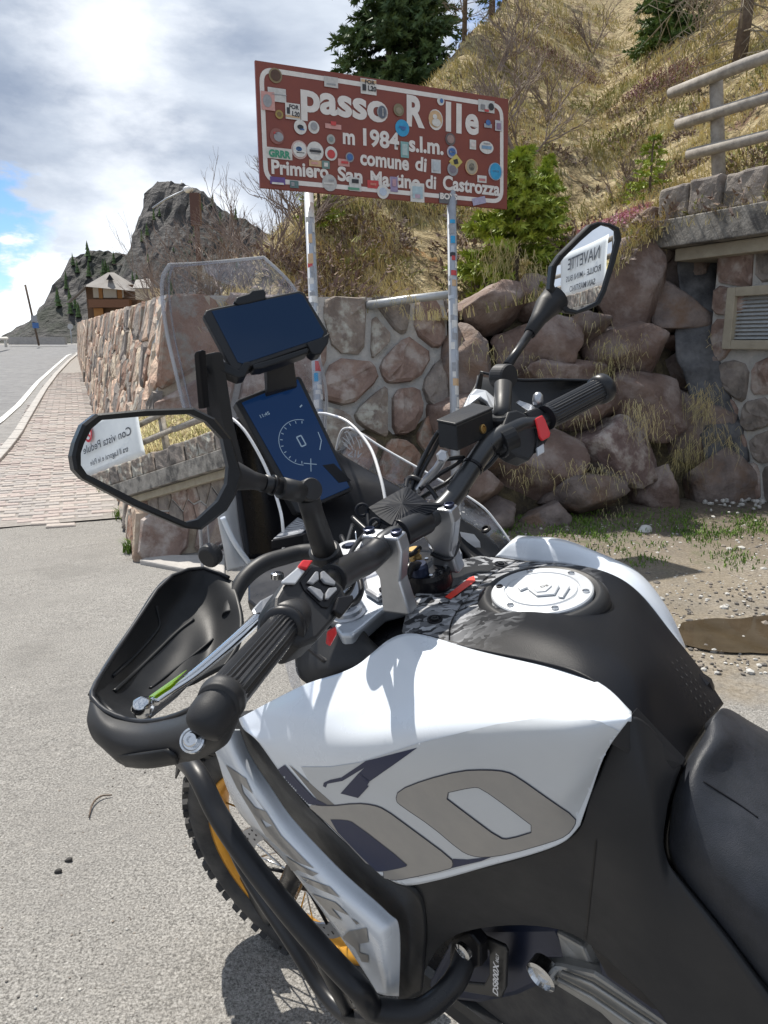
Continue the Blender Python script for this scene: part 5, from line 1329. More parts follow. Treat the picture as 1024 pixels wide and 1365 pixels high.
# cover side walls (drop below the seam)
def skirt(name, edge, dn, m, par=moto, inn=.01):
    v = []
    for p in edge: v += [p + BL * 0, p - BU * dn * K - BL * inn]
    return mobj(name, v, [(2 * i, 2 * i + 1, 2 * i + 3, 2 * i + 2) for i in range(len(edge) - 1)], m, par, solid=.003)
skirt('cover_edge', [S(x, y - .5, s - .002) for x, y, s in ((536, 841, .14), (598, 857, .14), (660, 872, .14), (720, 884, .14), (780, 902, .145), (842, 949, .15), (911, 1022, .12))], .03, M['black'])
capc = S(723, 792, 0); 
# local frame of the cap from the cover surface
h = BVH[tcov.name].ray_cast(CAM, dr(723, 795).normalized()); 
cn = (BU * .985 + BF * .02 - BL * 0.03).normalized(); capc = h[0] + cn * .004
cx_ = (BF - cn * BF.dot(cn)).normalized()
r0_ = .061
lathe('cap_collar', [(.080, -.016), (.078, -.004), (.071, .003), (.066, .004), (.062, -.002), (.03, -.004), (.001, -.004)], capc, cn, M['dgrey'], moto, seg=64, smooth=True)
cap = lathe('fuel_cap', [(r0_, -.006), (r0_, .004), (r0_ - .0015, .0055), (.0455, .0065), (.0445, .0045), (.0430, .0045), (.042, .0068), (.001, .0072)], capc, cn, M['alupaint'], moto, seg=64)
cyl_ = cn.cross(cx_)
for k in range(6):
    a = k * pi / 3 + .35; c = capc + (cx_ * cos(a) + cyl_ * sin(a)) * .0525 + cn * .006
    sc0 = lathe('screw', [(.0042, 0), (.0042, .0014), (.0026, .0016), (.0022, .0004), (.0005, .0004)], c, cn, M['chrome'] if k else M['trim'], cap, seg=16)
def cpt(x, y): # picture point on the cap plane
    pl_ = PL(capc + cn * .0072, capc + cn * .0072 + cx_, capc + cn * .0072 + cyl_); return pl_.hit(x, y)
emb = [(690, 786), (706, 782), (745, 776), (757, 786), (748, 793), (732, 797), (716, 797)]
prism('embossed_flap', [cpt(*p) + cn * .0 for p in [(704, 787), (716, 778), (738, 776), (746, 783), (740, 794), (716, 796)]], cn * .003, M['alupaint'], cap, bevel=.001)
prism('embossed_flap', [cpt(*p) for p in [(744, 797), (756, 783), (760, 784), (751, 798)]], cn * .003, M['alupaint'], cap, bevel=.0008)
prism('embossed_flap', [cpt(*p) for p in [(690, 784), (702, 782), (704, 785), (694, 789)]], cn * .003, M['alupaint'], cap, bevel=.0008)
prism('key_cover', [cpt(*p) + cn * .003 for p in [(712, 789), (722, 781), (734, 780), (736, 785), (728, 792), (716, 793)]], cn * .0015, M['alupaint'], cap, bevel=.0006)
text_obj('print', 'DS', cpt(722, 788) + cn * .0048, (cx_ * -.5 + cyl_ * -.8), cn.cross(cx_ * -.5 + cyl_ * -.8), .010, .006, M['greydark'], cap)
# screws of the front cover, red label
def onc(t_, x, y):
    h = BVH[t_.name].ray_cast(CAM, dr(x, y).normalized()); return h[0], (h[1] if h[1].dot(CAM - h[0]) > 0 else -h[1])
for (x, y, t_) in ((580, 826, fcov), (668, 752, fcov)):
    p, n_ = onc(t_, x, y); e_ = lathe('screw_recess', [(.0095, 0), (.0095, .0012), (.0075, .0014), (.007, .0005), (.0005, .0004)], p, n_, M['trim'], moto, seg=24)
    lathe('screw', [(.0045, .0006), (.0045, .003), (.003, .0032), (.0024, .0015), (.0004, .0015)], p, n_, M['bar'], e_, seg=18)
decal('warning_label', [[(593, 797), (601, 800), (634, 776), (632, 769), (626, 771)]], fcov, M['redlabel'], moto, .0014)
decal('warning_label', [[(606, 799), (620, 801), (645, 780), (634, 776)]], fcov, M['label'], moto, .0012)
decal('recess_panel', [[(588, 775), (612, 757), (655, 753), (664, 758), (660, 764), (636, 764), (625, 769), (612, 778), (592, 792), (580, 790)]], fcov, M['black'], moto, .0009)
# perforated grip dots on the tank
dm = MB()
for i in range(9):
    for j in range(3):
        x = 896 + i * 6.2 + j * 6; y = 884 + i * 9.5 - j * 3
        h = BVH[tcov.name].ray_cast(CAM, dr(x, y).normalized())
        if h[0] is None: continue
        n_ = h[1] if h[1].dot(CAM - h[0]) > 0 else -h[1]; a = n_.orthogonal().normalized(); b_ = n_.cross(a)
        dm.add([h[0] + n_ * .0008 + (a * cos(t_) + b_ * sin(t_)) * .0017 for t_ in [k * pi / 3 for k in range(6)]], [tuple(range(6))])
dm.build('grip_dots', mat('grip_dot', (.06, .062, .066), .5), moto)['kind'] = 'stuff'
# right hand white panel
rows = [[(672, 740, -.12), (690, 716, -.15), (712, 706, -.21), (720, 740, -.235)], [(760, 753, -.135), (790, 735, -.17), (800, 728, -.22), (790, 760, -.25)], [(812, 765, -.138), (845, 765, -.17), (850, 765, -.22), (840, 800, -.25)],
        [(853, 791, -.142), (880, 805, -.165), (888, 812, -.2), (870, 850, -.23)], [(897, 846, -.142), (905, 850, -.155), (911, 860, -.18), (890, 890, -.21)], [(912, 866, -.14), (913, 868, -.148), (912, 872, -.16), (900, 900, -.19)]]
rows[0] = [(660, 742, -.115), (685, 718, -.14), (694, 716, -.19), (700, 740, -.22)]
rows.insert(1, [(705, 748, -.122), (735, 722, -.15), (750, 721, -.20), (750, 750, -.235)])
rows[2] = [(760, 753, -.135), (785, 735, -.16), (800, 741, -.205), (790, 770, -.24)]
patch('right_side_panel', [Sp(r) for r in rows], 36, 16, M['white'], moto, thick=.005)
# --- dark side cover, seat
up_ = [(528, 1174, .232), (620, 1163, .225), (755, 1121, .212), (792, 1048, .203), (843, 955, .168), (908, 1022, .125)]
lo_ = [(552, 1328, .21), (600, 1250, .192), (742, 1238, .185), (850, 1318, .19), (930, 1400, .2), (1090, 1420, .205)]
md1 = [(545, 1230, .232), (605, 1195, .215), (745, 1165, .208), (812, 1110, .208), (862, 1060, .19), (889, 1082, .165)]
md2 = [(552, 1280, .222), (600, 1225, .205), (740, 1205, .20), (830, 1190, .205), (880, 1180, .195), (892, 1152, .18)]
md3 = [(553, 1305, .215), (600, 1240, .198), (740, 1225, .193), (840, 1260, .2), (905, 1290, .198), (970, 1258, .195)]
patch('dark_side_cover', [Sp(r) for r in (up_, md1, md2, md3, lo_)], 40, 44, M['dgrey'], moto, thick=.006)
prism('knee_pad_wedge', Sp([(843, 950, .165), (910, 1020, .128), (884, 1034, .15), (812, 992, .205)]), -BL * .01, M['dgrey'], moto, bevel=.003)
rows = [[(918, 1010, .10), (935, 985, .075), (952, 955, .045), (968, 944, .0), (1000, 962, -.06), (1030, 985, -.12)],
        [(903, 1045, .13), (930, 1010, .11), (965, 985, .07), (1000, 975, .01), (1050, 990, -.06), (1090, 1010, -.12)],
        [(894, 1085, .15), (925, 1052, .14), (975, 1030, .09), (1040, 1015, .02), (1110, 1030, -.06), (1160, 1050, -.12)],
        [(896, 1150, .17), (940, 1120, .165), (1010, 1095, .12), (1090, 1080, .04), (1180, 1090, -.05), (1240, 1110, -.12)],
        [(962, 1240, .185), (1010, 1205, .18), (1090, 1175, .13), (1180, 1160, .05), (1290, 1170, -.04), (1370, 1190, -.12)],
        [(1065, 1368, .195), (1110, 1330, .19), (1200, 1290, .14), (1300, 1270, .05), (1420, 1280, -.04), (1520, 1300, -.12)]]
patch('seat', [Sp(r) for r in rows], 44, 30, M['seat'], moto, thick=.02)
SB = BVH['seat']
tube('seat_seam', [SB.ray_cast(CAM, dr(x, y).normalized())[0] or S(x, y, .1) for x, y in ((938, 1042), (960, 1056), (985, 1072), (1010, 1090))], .0010, M['trim'], moto, sm=14, seg=6)
gapr = [(905, 1030, .115), (884, 1080, .15), (886, 1152, .165), (958, 1246, .18), (1060, 1378, .19)]
tube('seat_gap', [S(x + 3, y, s - .02) for x, y, s in gapr], .009, M['trim'], moto, sm=30, seg=8)

decal('panel_seam', [[(779, 1252), (782, 1252), (796, 1120), (794, 1120)]], bpy.data.objects['dark_side_cover'], M['trim'], moto, .0008)
# --- black trim between the upper and the lower white panels
rows = [[(308, 958, .235), (316, 958, .24), (326, 962, .245)], [(330, 1002, .235), (342, 1000, .245), (360, 1006, .255)], [(382, 1082, .23), (396, 1074, .24), (412, 1076, .25)],
        [(452, 1160, .228), (476, 1150, .238), (512, 1168, .24)], [(515, 1216, .225), (530, 1202, .235), (552, 1188, .235)], [(532, 1243, .222), (546, 1236, .23), (566, 1230, .228)], [(531, 1332, .218), (545, 1332, .222), (562, 1325, .215)]]
patch('black_side_trim', [Sp(r) for r in rows], 50, 10, M['black'], moto, thick=.01)
# --- lower white panel with its print
rows = [[(272, 972, .262), (297, 972, .275), (320, 972, .245)], [(288, 1005, .262), (312, 1010, .277), (334, 1006, .247)], [(303, 1052, .262), (336, 1058, .278), (362, 1050, .25)], [(324, 1090, .262), (366, 1106, .277), (392, 1093, .25)],
        [(378, 1146, .26), (425, 1172, .277), (454, 1159, .25)], [(440, 1229, .257), (490, 1232, .272), (516, 1215, .245)], [(482, 1290, .25), (508, 1262, .267), (533, 1241, .24)], [(503, 1324, .243), (515, 1327, .253), (532, 1328, .235)]]
lowp = patch('lower_side_panel', [Sp(r) for r in rows], 60, 20, M['white'], moto, thick=.005)
def z6(l): return [(270 + x / 3.53, 1000 + y / 3.53) for x, y in l]
for pl_ in ([(112, 66), (205, 130), (240, 205), (182, 152), (195, 200), (250, 268), (240, 300), (165, 175)], [(240, 205), (300, 285), (372, 400), (330, 352), (275, 318), (240, 300), (250, 268), (296, 284)], [(275, 318), (300, 362), (330, 352), (372, 400), (525, 555), (440, 520), (375, 470), (300, 400), (240, 300)],
            [(395, 498), (430, 520), (470, 545), (548, 580), (520, 590), (450, 560), (425, 575), (405, 530)], [(460, 590), (600, 640), (650, 692), (560, 655), (490, 620)], [(515, 672), (630, 715), (692, 775), (610, 740), (660, 800), (600, 770)],
            [(690, 850), (775, 832), (784, 900), (740, 908), (742, 950), (784, 962), (784, 996), (752, 992), (720, 930), (660, 880)], [(700, 785), (740, 812), (728, 818)]):
    decal('print', [z6(pl_)], lowp, M['greyprint'], moto, .0013, step=6)
# --- crash bars
cb = [(232, 1000, .26), (262, 1030, .285), (290, 1085, .30), (330, 1145, .305), (385, 1215, .31), (440, 1278, .31), (480, 1320, .305), (500, 1345, .29)]
tube('crash_bar', Sp(cb) + [S(560, 1348, .25), S(605, 1310, .2), S(622, 1268, .16)], .0165, M['bartube'], moto, sm=60, seg=18)
cb2 = [(300, 1100, .24), (330, 1165, .25), (385, 1250, .26), (430, 1320, .265), (470, 1358, .27), (520, 1360, .265)]
tube('crash_bar', Sp(cb2), .0125, M['bartube'], moto, sm=40, seg=16)
tube('crash_bar', [S(420, 1258, .30), S(455, 1330, .28), S(490, 1400, .2)], .011, M['bartube'], moto, sm=10, seg=12)
lathe('bar_bolt', [(.012, 0), (.012, .006), (.007, .008), (.006, .003), (.001, .003)], S(620, 1265, .19), OUT, M['chrome'], moto)
prism('bar_bracket', Sp([(600, 1255, .17), (625, 1244, .17), (640, 1262, .17), (640, 1290, .17), (612, 1300, .17), (598, 1280, .17)]), -BL * .02, M['trim'], moto, bevel=.004)
# --- navy engine side cover with lettering, silver frame casting
prism('engine_cover', Sp([(610, 1235, .12), (742, 1232, .12), (770, 1290, .12), (735, 1310, .12), (690, 1330, .12), (640, 1340, .12), (560, 1330, .12)]), -BL * .05, M['blueblack'], moto, bevel=.01)
br_ = prism('name_bracket', Sp([(628, 1242, .15), (672, 1262, .15), (676, 1270, .15), (674, 1318, .15), (668, 1331, .15), (610, 1321, .15), (618, 1311, .15), (645, 1313, .15), (652, 1300, .15), (652, 1268, .15)]), -BL * .006, M['bar'], moto, bevel=.002)
bpl_ = PL(S(628, 1242, .153), S(672, 1262, .153), S(668, 1331, .153))
a0 = bpl_.hit(665.5, 1326); a1 = bpl_.hit(666.5, 1284); xd = (a1 - a0); yd = (bpl_.hit(655, 1310) - bpl_.hit(666, 1310)); yd = (yd - xd.normalized() * yd.dot(xd.normalized())).normalized()
text_obj('lettering', 'DS800X', a0, xd, yd, xd.length, .0125, M['whiteprint'], br_, font_bold=.03, lift=BL * .003)
a2 = bpl_.hit(666.5, 1275); text_obj('lettering', 'RALLY', bpl_.hit(666.5, 1282), xd, yd, (a2 - bpl_.hit(666.5, 1286)).length, .007, M['whiteprint'], br_, lift=BL * .003)
M['cast'] = mat('silver_grey_casting', (.36, .355, .34), .42, .6, col2=(.30, .30, .29), scale=30, bump=.2, bscale=500, dist=.0006)
prism('frame_casting', Sp([(740, 1242, .14), (776, 1262, .145), (790, 1292, .15), (806, 1300, .15), (806, 1310, .15), (760, 1300, .15), (742, 1290, .14), (752, 1275, .14)]), -BL * .02, M['cast'], moto, bevel=.004)
prism('swing_plate', Sp([(716, 1287, .165), (745, 1288, .165), (790, 1298, .165), (900, 1372, .165), (940, 1410, .165), (860, 1410, .165), (800, 1352, .165), (735, 1312, .165)]), -BL * .018, M['cast'], moto, bevel=.005)
tube('plate_rib', Sp([(750, 1296, .17), (790, 1312, .17), (880, 1372, .17)]), .003, M['cast'], moto, seg=8)
tube('plate_rib', Sp([(745, 1306, .17), (790, 1330, .17), (850, 1372, .17)]), .003, M['cast'], moto, seg=8)
bz = lathe('pivot_boss', [(.020, -.01), (.020, .006), (.016, .008), (.014, .002), (.001, .001)], S(724, 1298, .172), OUT, M['chrome'], moto, seg=32)
prism('blue_frame_rail', Sp([(795, 1268, .17), (815, 1280, .17), (900, 1345, .18), (960, 1400, .18), (940, 1410, .18), (880, 1360, .175), (800, 1300, .17)]), -BL * .02, M['blueblack'], moto, bevel=.004)
prism('side_slot', Sp([(788, 1262, .178), (800, 1262, .18), (850, 1300, .186), (905, 1355, .19), (870, 1345, .185), (810, 1302, .178)]), -BL * .004, M['trim'], moto, bevel=.001)
# inner bulk of the machine (engine, airbox, frame) so nothing shows through
def bbox(name, f0, f1, s0, s1, u0, u1, m, bev=.02):
    return box(name, B((f0 + f1) / 2, (s0 + s1) / 2, (u0 + u1) / 2), BF, BL, BU, (f1 - f0) * K, (s1 - s0) * K, (u1 - u0) * K, m, moto, bevel=bev)
bbox('engine', -.30, .16, -.12, .10, -.80, -.38, M['engine'])
bbox('airbox', -.18, .14, -.11, .12, -.38, -.12, M['trim'])
prism('inner_cover', Sp([(548, 1190, .10), (650, 1190, .10), (650, 1290, .10), (612, 1318, .10), (585, 1330, .10), (552, 1332, .10)]), -BL * .02, M['trim'], moto, bevel=.004)
bbox('radiator', .14, .24, -.17, .19, -.55, -.14, M['engine'], .01)
bbox('skid_plate', -.1, .30, -.12, .12, -.86, -.78, M['bar'], .02)
# rear wheel, side stand: they lie outside the photograph but belong to the machine
# --- front wheel
AX = B(.675, .035, -.855)
WU = BU
whl = bpy.data.objects.new('front_wheel', None); whl.location = AX; link(whl, moto)
RT = .335 * 1.0
def torus_prof(o, ax, R, r, ry, seg=96, ps=12, name='tyre', m=None, par=None):
    a = SF.copy(); b_ = WU - ax * WU.dot(ax); b_.normalize(); v = []; f = []
    for i in range(seg):
        an = 2 * pi * i / seg; rad = a * cos(an) + b_ * sin(an)
        for j in range(ps):
            t_ = 2 * pi * j / ps; v.append(o + rad * (R + r * cos(t_)) + ax * ry * sin(t_))
    for i in range(seg):
        for j in range(ps): f.append((i * ps + j, ((i + 1) % seg) * ps + j, ((i + 1) % seg) * ps + (j + 1) % ps, i * ps + (j + 1) % ps))
    return mobj(name, v, f, m, par, True)
torus_prof(AX, SL, RT - .043, .040, .044, name='tyre', m=M['tyre'], par=whl)
kb = MB(); a_w = SF.copy(); b_w = (WU - SL * WU.dot(SL)).normalized()
for i in range(64):
    an = 2 * pi * i / 64; rad = a_w * cos(an) + b_w * sin(an); tg = SL.cross(rad).normalized()
    for (o_, tilt, rr_) in ((-.034, -.75, .030), (-.012 + .006 * (i % 2), -.2, .040), (.012 + .006 * (i % 2), .2, .040), (.034, .75, .030)):
        nrm = (rad * cos(tilt) + SL * sin(tilt)).normalized(); c = AX + rad * (RT - .043 + rr_ * 1.0) + SL * o_ + tg * (.006 * (i % 2))
        v, f = box_v(c, tg, nrm.cross(tg), nrm, .018, .017, .016); kb.add(v, f)
kind(kb.build('tread_blocks', M['tyre'], whl), 'stuff')
# rim
seg = 96; v = []; f = []; pr_ = [(.262, -.030), (.272, -.030), (.272, .030), (.262, .030), (.250, .018), (.244, 0), (.250, -.018)]
for i in range(seg):
    an = 2 * pi * i / seg; rad = a_w * cos(an) + b_w * sin(an)
    for (r_, h_) in pr_: v.append(AX + rad * r_ * .96 + SL * h_)
n = len(pr_)
for i in range(seg):
    for j in range(n): f.append((i * n + j, ((i + 1) % seg) * n + j, ((i + 1) % seg) * n + (j + 1) % n, i * n + (j + 1) % n))
mobj('rim', v, f, M['gold'], whl, True)
lathe('hub', [(.012, -.06), (.035, -.05), (.035, -.04), (.022, -.03), (.022, .03), (.035, .04), (.035, .05), (.012, .06)], AX, SL, M['trim'], whl, smooth=False)
for i in range(32):
    an = 2 * pi * i / 32; sgn = 1 if i % 2 else -1; rad = a_w * cos(an) + b_w * sin(an); an2 = an + .35 * (1 if (i // 2) % 2 else -1); r2 = a_w * cos(an2) + b_w * sin(an2)
    tube('spoke', [AX + r2 * .033 + SL * .042 * sgn, AX + rad * .238], .0021, M['chrome'], whl, seg=6)
for sgn in (1, -1):
    v = []; f = []; c = AX + SL * .058 * sgn; sg = 72
    for i in range(sg):
        an = 2 * pi * i / sg; rad = a_w * cos(an) + b_w * sin(an); w_ = .002 * sin(an * 12)
        for (r_, h_) in ((.112, -.002), (.150 + w_, -.002), (.150 + w_, .002), (.112, .002)): v.append(c + rad * r_ + SL * h_)
    for i in range(sg):
        for j in range(4): f.append((i * 4 + j, ((i + 1) % sg) * 4 + j, ((i + 1) % sg) * 4 + (j + 1) % 4, i * 4 + (j + 1) % 4))
    dsk = mobj('brake_disc', v, f, M['alu'], whl)
    hb = MB()
    for i in range(48):
        an = 2 * pi * i / 48; rad = a_w * cos(an) + b_w * sin(an)
        for rr_ in (.122 + .006 * (i % 3), .138 + .003 * (i % 2)):
            cc = c + rad * rr_ + SL * .0024 * sgn; t_ = SL.cross(rad)
            hb.add([cc + (rad * cos(q) + t_ * sin(q)) * .0028 for q in [k * pi / 3 for k in range(6)]], [tuple(range(6))])
    kind(hb.build('disc_holes', M['trim'], dsk), 'stuff')
    for k in range(6):
        an = k * pi / 3; rad = a_w * cos(an) + b_w * sin(an); tube('disc_carrier', [c + rad * .03 - SL * .012 * sgn, c + rad * .114], .004, M['trim'], dsk, seg=6)
# fork legs and lower guards
top_ = B(.225, .0, -.12)
for sgn in (1, -1):
    lo2 = AX + SL * .098 * sgn; hi2 = top_ + SL * .105 * sgn
    fk = tube('fork_leg', [lo2 - (hi2 - lo2).normalized() * .02, lo2.lerp(hi2, .42)], .024, M['trim'], moto, seg=20)
    tube('fork_tube', [lo2.lerp(hi2, .40), hi2], .0275, M['bar'], moto, seg=20)
prism('fork_guard', Sp([(317, 1178, .12), (321, 1164, .12), (337, 1180, .12), (352, 1204, .12), (361, 1218, .12), (358, 1236, .12), (349, 1229, .12), (327, 1198, .12)]), -BL * .006, M['bar'], moto, bevel=.002)
# front mudguard: arc over the wheel top
v = []; sg = 24
for i in range(sg + 1):
    an = radians(35) + (radians(150) - radians(35)) * i / sg; rad = a_w * cos(an) + b_w * sin(an)
    for j in range(7):
        t_ = -1 + 2 * j / 6; v.append(AX + rad * (RT + .035 - .03 * t_ * t_) + SL * .062 * t_)
mobj('front_mudguard', v, [(i * 7 + j, i * 7 + j + 1, (i + 1) * 7 + j + 1, (i + 1) * 7 + j) for i in range(sg) for j in range(6)], M['black'], moto, True, solid=.004)

# --- cockpit: dark cowl behind the instruments
rows = [[(316, 562, 1.22), (330, 553, 1.27), (380, 560, 1.29), (420, 580, 1.31), (449, 602, 1.33)],
        [(313, 600, 1.21), (345, 610, 1.27), (410, 615, 1.29), (455, 620, 1.31), (490, 626, 1.325)],
        [(320, 660, 1.19), (360, 665, 1.25), (430, 660, 1.27), (500, 650, 1.28), (548, 657, 1.29)],
        [(330, 745, 1.16), (380, 740, 1.22), (450, 725, 1.25), (570, 705, 1.24), (645, 712, 1.26)]]
crow = [[Wb(*p) for p in r] for r in rows]
patch('inner_cowl', crow, 24, 24, M['trim'], moto, thick=.01)
tp = PL(B(.2, .1, -.075), B(.2, -.1, -.075), B(.3, 0, -.075))
prism('inner_tray', Pp(tp, [(330, 748), (560, 672), (650, 700), (700, 745), (650, 775), (560, 850), (540, 880), (430, 880), (330, 800)]), -BU * .02, M['trim'], moto, bevel=.004)
# right hand base of the windscreen
rows = [[(570, 668, -.14), (590, 672, -.17), (610, 678, -.2)], [(592, 695, -.14), (620, 692, -.18), (650, 706, -.21)], [(622, 735, -.13), (645, 722, -.17), (676, 720, -.21)], [(640, 752, -.12), (662, 742, -.165), (686, 742, -.2)]]
patch('windscreen_base', [Sp(r) for r in rows], 20, 12, M['black'], moto, thick=.02)
lathe('screw', [(.008, 0), (.008, .003), (.005, .004), (.004, .001), (.0005, .001)], S(648, 706, -.172), (BU + BL * .4), M['trim'], moto)
prism('base_finisher', Sp([(598, 706, -.14), (632, 712, -.15), (640, 722, -.15), (600, 722, -.14)]), -BU * .01, M['whiteprint'], moto, bevel=.002)
# left fairing piece below the mirror
rows = [[(290, 672, .175), (302, 665, .16), (314, 655, .14)], [(293, 700, .18), (305, 695, .165), (319, 700, .14)], [(299, 735, .185), (312, 730, .17), (326, 735, .145)], [(303, 762, .185), (318, 758, .17), (336, 752, .15)]]
patch('left_fairing', [Sp(r) for r in rows], 16, 8, M['alupaint'], moto, thick=.006)
tube('fairing_fold', Sp([(297, 690, .182), (312, 722, .175), (332, 750, .155)]), .004, M['white'], moto, sm=14, seg=8)
kn = lathe('screen_knob', [(.004, -.03), (.004, 0), (.012, .001), (.017, .006), (.017, .018), (.013, .022), (.001, .022)], S(287, 735, .185), (BL - BF * .4), M['dgrey'], moto, smooth=False, bevel=.001)
# --- windscreen (curved clear plastic, open shell with thickness)
def wsrow(l, r, bow, nseg=8):
    """left and right edge points (picture x, y, lateral s); the middle bows forwards"""
    A, Bp = S(*l), S(*r); out = []
    for i in range(nseg + 1):
        t_ = i / nseg; q = A.lerp(Bp, t_); b_ = 1 - (2 * t_ - 1) ** 2; out.append(q + BF * bow * K * b_)
    return out
M['windscreen'] = M['windscreen']
wr = [wsrow((226, 353, .12), (352, 343, -.125), .05), wsrow((216, 378, .133), (393, 385, -.14), .058), wsrow((222, 440, .146), (414, 440, -.15), .07), wsrow((240, 520, .16), (434, 514, -.165), .08), wsrow((258, 600, .17), (434, 570, -.165), .075), wsrow((266, 690, .175), (432, 620, -.16), .06), wsrow((270, 756, .17), (436, 700, -.155), .045)]
# round the upper edge
wr.insert(0, [p.lerp(q, .8) for p, q in zip(wr[0], wr[0])])
wr = wr[1:]
ws = patch('windscreen', wr, 40, 40, M['windscreen'], moto, thick=.003)
gg = patch_pts(wr, 40, 40)
edge = [r[0] for r in gg][::-1] + gg[0][1:-1] + [r[-1] for r in gg]
tube('windscreen_fold', [r[4] + BL * .002 for r in gg][1:], .0016, M['edge'], moto, seg=6)
tube('windscreen_rim', edge, .0028, M['edge'], moto, seg=6)
# clear right deflector with a white emblem
rows = [[(448, 600, -.17), (452, 590, -.175), (458, 572, -.18)], [(500, 632, -.17), (510, 620, -.18), (512, 598, -.19)], [(570, 665, -.17), (580, 655, -.19), (590, 642, -.205)], [(640, 705, -.17), (650, 695, -.2), (655, 690, -.215)], [(668, 735, -.18), (676, 730, -.2), (682, 722, -.21)]]
dfl = patch('side_deflector', [Sp(r) for r in rows], 24, 10, M['clear'], moto, thick=.003)
tube('deflector_rim', Sp([(448, 600, -.17), (453, 580, -.177), (460, 571, -.18), (475, 574, -.184), (512, 598, -.19), (590, 642, -.205), (640, 673, -.212), (662, 697, -.214), (680, 722, -.21)]), .0020, mat('bright_rim', (.75, .76, .78), .15), moto, sm=40, seg=6)
dpl = PL(S(462, 605, -.178), S(500, 600, -.186), S(470, 580, -.18))
mbk = MB()
def stroke(pl_, pts, w_, mb_, lift):
    q = [pl_.hit(*p) + lift for p in pts]
    for a, b_ in zip(q, q[1:]):
        t_ = (b_ - a).normalized(); s_ = t_.cross(pl_.n).normalized() * w_; mb_.add([a - s_, b_ - s_, b_ + s_, a + s_], [(0, 1, 2, 3)])
lf = (CAM - S(470, 590, -.18)).normalized() * .004
for pts in ([(459, 577), (463, 575), (469, 584), (472, 592)], [(457, 583), (463, 588), (470, 596)], [(461, 579), (466, 589), (471, 600)], [(465, 576), (470, 586)], [(456, 588), (464, 595)], [(458, 592), (467, 599)], [(474, 582), (478, 590), (480, 598)], [(480, 586), (483, 596)], [(470, 602), (464, 607), (470, 609)], [(474, 600), (473, 609)], [(478, 601), (477, 610), (482, 604)]):
    stroke(dpl, pts, .0011, mbk, lf)
kind(mbk.build('emblem_print', M['whiteprint'], moto), 'stuff')
# --- instrument display
dpl = PL(S(314, 535, .06), S(401, 500, -.06), S(391, 676, .06)); dn = dpl.n if dpl.n.dot(CAM - dpl.p) > 0 else -dpl.n
dc = Pp(dpl, [(314, 536), (318, 532), (397, 501), (402, 503), (471, 650), (469, 654), (400, 684), (395, 682)])
dsp = prism('display', dc, -dn * .022, M['dgrey'], moto, bevel=.002)
scr = prism('display_glass', Pp(dpl, [(322, 537), (397, 506), (466, 650), (402, 678)]), dn * .0015, M['screen2'], moto, bevel=.0006)
gl = MB(); lft = dn * .0022
cx0, cy0 = 404, 600
dX = (dpl.hit(401, 500) - dpl.hit(314, 535)).normalized(); dY = (dpl.hit(314, 535) - dpl.hit(391, 676)); dY = (dY - dX * dY.dot(dX)).normalized(); dcen = dpl.hit(402, 590)
def dp_(x, y): return dcen + dX * x + dY * y + lft
def dl(pts, w_, mb_=gl):
    for a, b_ in zip(pts, pts[1:]):
        a = dp_(*a); b_ = dp_(*b_); t_ = (b_ - a).normalized(); s_ = t_.cross(dn) * w_; mb_.add([a - s_, b_ - s_, b_ + s_, a + s_], [(0, 1, 2, 3)])
dl([(.036 * cos(a), .036 * sin(a)) for a in [radians(55 + k * 7) for k in range(28)]], .0005)
for k in range(11):
    a = radians(60 + k * 18); dl([(.030 * cos(a), .030 * sin(a)), (.034 * cos(a), .034 * sin(a))], .0006)
dl([(-.004, .010), (.004, .010), (.004, -.006), (-.004, -.006), (-.004, .010)], .0010)
dl([(-.014, -.030), (.004, -.040)], .0006); dl([(-.010, -.046), (.0, -.028)], .0006); dl([(.02, -.022), (.03, -.01), (.032, .004)], .0007); dl([(.025, .05), (.03, .052)], .001)
kind(gl.build('display_gauge', M['glyph'], dsp), 'stuff')
text_obj('display_digits', '11:45', dp_(-.040, .058), dX, dY, .016, .007, M['glyph'], dsp)
prism('sensor_window', [dp_(.012, -.045), dp_(.03, -.05), dp_(.042, -.085), dp_(.022, -.08)], -dn * .0015, M['trim'], dsp)
# --- instrument stay and phone mount
prism('display_stay', [S(358, 478, .02) - dn * .01, S(394, 468, -.03) - dn * .01, S(400, 512, -.04) - dn * .01, S(360, 520, .02) - dn * .01], -dn * .02, M['dgrey'], moto, bevel=.003)
prism('mount_arm', Sp([(266, 480, .12), (270, 473, .12), (279, 470, .115), (284, 478, .112), (298, 565, .11), (318, 645, .10), (300, 650, .11), (276, 560, .12)]), -BL * .012 - BF * .01, M['dgrey'], moto, bevel=.003)
prism('mount_arm', Sp([(258, 472, .14), (262, 468, .14), (267, 470, .135), (272, 545, .135), (264, 546, .14)]), -BL * .01, M['trim'], moto, bevel=.002)
lathe('screw', [(.0075, 0), (.0075, .003), (.005, .004), (.004, .001), (.0005, .001)], S(271, 498, .123), (CAM - S(271, 498, .12)), M['trim'], moto)
ppl_ = PL(S(280, 414, .072), S(401, 388, -.075), S(322, 486, .072)); pn = ppl_.n if ppl_.n.dot(CAM - ppl_.p) > 0 else -ppl_.n
phone = empty('phone', ppl_.hit(355, 445), 'black smartphone in landscape clamped in the holder above the display', 'phone')
prism('case', Pp(ppl_, [(271, 420), (275, 413), (281, 411), (399, 387), (406, 390), (437, 441), (436, 450), (430, 455), (318, 494), (309, 490), (304, 482)]), -pn * .012, M['dgrey'], phone, bevel=.002)
prism('screen', Pp(ppl_, [(282, 415), (398, 391), (404, 394), (432, 443), (429, 450), (324, 485), (317, 483)]), pn * .0012, M['screen'], phone, bevel=.0005)
